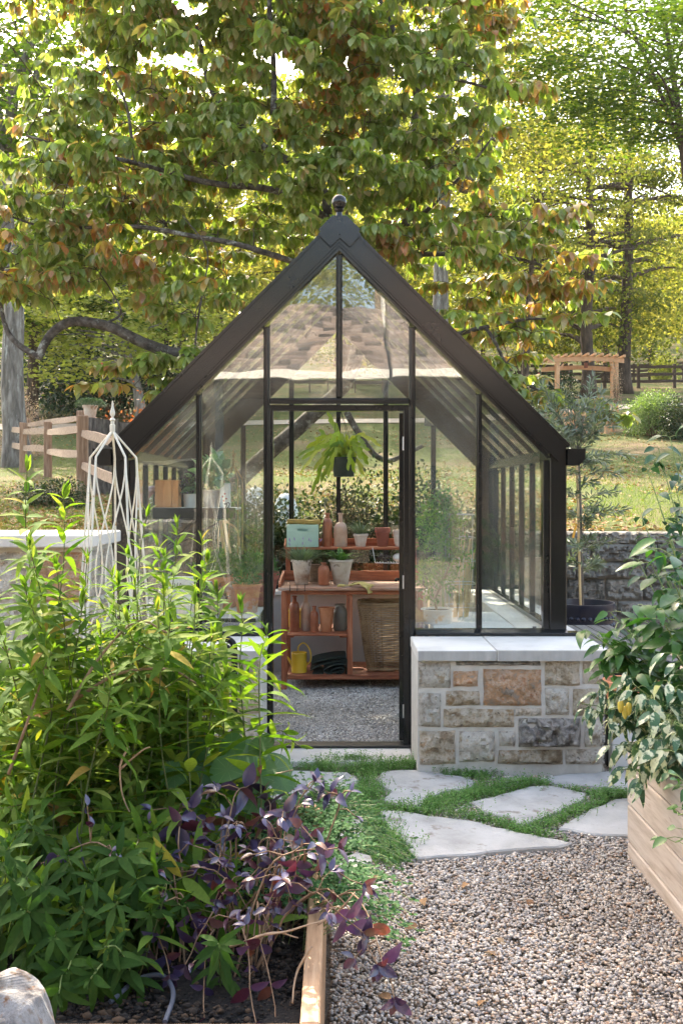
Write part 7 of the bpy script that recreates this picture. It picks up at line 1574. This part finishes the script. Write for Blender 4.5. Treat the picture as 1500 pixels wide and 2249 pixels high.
rr = random.Random(50)
names = {'gold': 'golden', 'green': 'deep green', 'beech': 'mid green'}
pos = [(-60,58),(70,66),(180,60),(290,72),(400,64),(540,80),(640,70),(740,84),(850,74),(960,66),(1060,78),(1150,70),(1240,86),(1330,78),(1430,92),(1540,84),(120,88),(330,92),(600,98),(820,100),(1000,96),(1200,104),(1400,108),(1600,104),(-80,84)]
kinds = [rr.choice(['gold','gold','beech','gold']) if px > 450 else rr.choice(['beech','green','gold']) for px, Y in pos]
ordn = ['first','second','third','fourth','fifth','sixth','seventh','eighth','ninth','tenth','eleventh','twelfth','thirteenth','fourteenth','fifteenth','sixteenth','seventeenth','eighteenth']
for i, (px, Y) in enumerate(pos):
    kind = kinds[i]; rk = sum(1 for j, q_ in enumerate(pos) if kinds[j] == kind and bx(q_[0], 1) < bx(px, 1))
    rad = rr.uniform(5.0,7.5); x = bx(px, Y); zg = gz(x, Y); hh = rr.uniform(6,8)
    T('%s %s tree counted from the left in the far wood up the slope' % (ordn[rk], names[kind]), px, Y, rad, zg+hh*.95+1.0, hh, kind, i % 4+1, 'bark_brown', rr.uniform(.18,.32), (rr.uniform(-.5,.5),0), leaf=.023, nleaf=14000, zf=.16, group=g_, nb=30)
# undergrowth and shrubs on the slope
shrub('broad dark evergreen shrub behind the fence at the left, under the trees', (bx(250,36), 36, gz(bx(250,36),36)), (4.6,2.0,2.7), 9000, .16, LM['evergreen'], 61)
shrub('dark evergreen thicket at the foot of the big old tree', (bx(120,40), 40, gz(bx(120,40),40)), (3.6,2.0,3.0), 7000, .16, LM['evergreen'], 62)
shrub('dark evergreen shrub left of the arbor', (bx(1195,38), 38, gz(bx(1195,38),38)), (1.35,1.2,1.7), 5200, .10, LM['evergreen'], 63)
shrub('large sunlit bramble shrub right of the arbor', (bx(1430,30), 30, gz(bx(1430,30),30)), (.95,.9,1.25), 8000, .07, LM['shrub_lit'], 64)
shrub('leafy shrub at the right edge beside the bramble', (bx(1505,29), 29, gz(bx(1505,29),29)), (.8,.8,1.3), 6000, .07, LM['hedge'], 65)
shrub('pale flowering vine climbing the right post of the arbor', (bx(1352,35.6), 35.6, gz(bx(1352,36),36)), (.28,.25,1.9), 900, .06, LEAF['white'], 66, cat='vine')
shrub('rusty leaved shrub behind the potted stump', (bx(290,21), 21, gz(bx(290,21),21)), (.85,.6,1.45), 1800, .075, LEAF['rust'], 67)
shrub('rusty brown dry shrub at the left edge of the roof, right of the stump', (bx(350,19), 19, gz(bx(350,19),19)), (.7,.5,1.75), 1500, .07, LEAF['rust'], 70)
shrub('pale pinkish shrub at the far left edge behind the fence', (bx(35,26), 26, gz(bx(35,26),26)), (1.0,.8,1.7), 2600, .06, LEAF['white'], 68)
shrub('green ground shrub in front of the split rail fence', (bx(110,14.5), 14.5, gz(bx(110,14.5),14.5)), (.8,.5,.36), 3200, .045, LM['hedge'], 69)
shrub('bright grassy shrub by the upper fence at the far right', (bx(1460,68), 68, gz(bx(1460,68),68)), (1.2,1.0,2.0), 2500, .16, LEAF['pale'], 71)
# far wood
def wood():
    r = np.random.default_rng(9); n = 26000; x = r.uniform(-95, 95, n); y = r.uniform(112, 150, n); z = np.array([gz(a, b) for a, b in zip(x[:400], y[:400])]); zz_ = 17+(y-112)*.33+r.uniform(-2, 1, n)+r.uniform(0,1,n)**.7*(15+6*np.sin(x*.13)+4*np.sin(x*.31+1))
    V, T_ = leaf_mass(SMALL, np.stack([x,y,zz_],1), r.normal(0,1,(n,3)), r.normal(0,.5,(n,3))+[0,0,1], r.uniform(.8,1.6,n))
    o = link('far_wood', fastmesh('far_wood', V, T_, LEAF['gold'])); tag(o, 'far golden green woodland closing the view up the hill', 'woodland', kind='stuff')
wood()
# fallen leaves and grass on the slope
def litter():
    r = np.random.default_rng(2); n = 26000; y = 11.7+r.uniform(0,1,n)**1.8*28; x = (r.uniform(-60,1560,n)-740)*y/FPX
    k = np.array([mnoise.noise(Vector((a*.35, b*.25, 0))) for a, b in zip(x, y)]); keep = (k+r.normal(0,.18,n) > -.05); x, y = x[keep], y[keep]; n = len(x); z = np.array([gz(a, b) for a, b in zip(x, y)])+.012
    V, T_ = leaf_mass(leaf_tpl(1,.6,3,.3,.4), np.stack([x,y,z],1), r.normal(0,1,(n,3))*[1,1,.25], r.normal(0,.4,(n,3))+[0,0,1], r.uniform(.05,.10,n))
    m = leafmat('fallen_leaf', [(0.22,0.09,0.035),(0.34,0.18,0.08),(0.42,0.27,0.14),(0.16,0.07,0.03),(0.46,0.33,0.20)], 0.15, 0.8)
    o = link('fallen_leaves', fastmesh('fallen_leaves', V, T_, m)); tag(o, 'brown and tan fallen leaves scattered over the sloping lawn', 'fallen leaves', kind='stuff')
    n = 60000; y = 11.6+r.uniform(0,1,n)**1.6*16; x = (r.uniform(-60,1560,n)-740)*y/FPX; z = np.array([gz(a, b) for a, b in zip(x, y)])
    k = np.array([mnoise.noise(Vector((a*.5, b*.4, 5))) for a, b in zip(x, y)]); keep = k+r.normal(0,.2,n) > -.15; x,y,z = x[keep],y[keep],z[keep]; n = len(x)
    V, T_ = leaf_mass((np.array([(-.06,0,0),(.06,0,0),(0,1,.1)],float), np.array([(0,1,2)])), np.stack([x,y,z],1), r.normal(0,.4,(n,3))+[0,0,1], r.normal(0,1,(n,3)), r.uniform(.03,.085,n))
    m = leafmat('grass_blade', [(0.09,0.13,0.025),(0.15,0.19,0.04),(0.24,0.25,0.09)], 0.4, 0.6)
    o = link('grass', fastmesh('grass', V, T_, m)); tag(o, 'short autumn grass on the sloping lawn behind the greenhouse', 'grass', kind='stuff')
    # a few fallen leaves on the path
    n = 12; y = np.sort(r.uniform(3.05,4.3,n)); x = r.uniform(.15,1.2,n)
    me = fastmesh('fallen_leaf', *leaf_tpl(.06,.032,4,.3,.4), m=bpy.data.materials['fallen_leaf'])
    me.name = 'fallen_leaf'
    wh = ['near the bottom right','by the flagstone edge','in the middle of the path','close to the left bed','near the doorstep','beside the right bed']
    for i in range(n):
        o = link('fallen_leaf', me, None, (x[i], y[i], -.012)); o.rotation_euler = (r.normal(0,.3), r.normal(0,.3), r.uniform(0,6.28)); tag(o, 'small dry brown leaf on the pebbles, %s nearest the camera' % ('the' if i == 0 else ordn[i]), 'leaf', 'dry leaves on the path')
litter()

def mirror_tree():
    x, Y, z0 = -1.5, -17.0, -.04; root = thing('tree', 'sunlit tree behind the house, mirrored in the gable panes', 'tree', (x, Y, z0)); cc, me = get_crown('gold', 1, 11000, .030, .30); o = link('crown', me, root, (0,0,7.6)); o.scale = (3.2,2.5,2.6)
    MB().tube([(x,Y,z0),(x,Y,8)], [.3,.12], 10).build('trunk', M['bark_brown'], root)
mirror_tree()

# ------------------------------------------------------------------ light autumn haze in the air
hm = bpy.data.materials.new('haze'); hm.use_nodes = True; t = hm.node_tree; t.nodes.remove(t.nodes['Principled BSDF'])
pv = t.nodes.new('ShaderNodeVolumePrincipled'); pv.inputs['Color'].default_value = (0.93, 0.92, 0.86, 1); pv.inputs['Density'].default_value = 0.0002; pv.inputs['Anisotropy'].default_value = 0.25
t.links.new(pv.outputs[0], t.nodes['Material Output'].inputs['Volume'])
hz_ = link('haze', MB().box((-310, -65, -1.5), (310, 425, 95)).mesh('haze', hm)); tag(hz_, 'thin pale haze hanging in the air over the whole garden and wood', 'haze', kind='stuff')
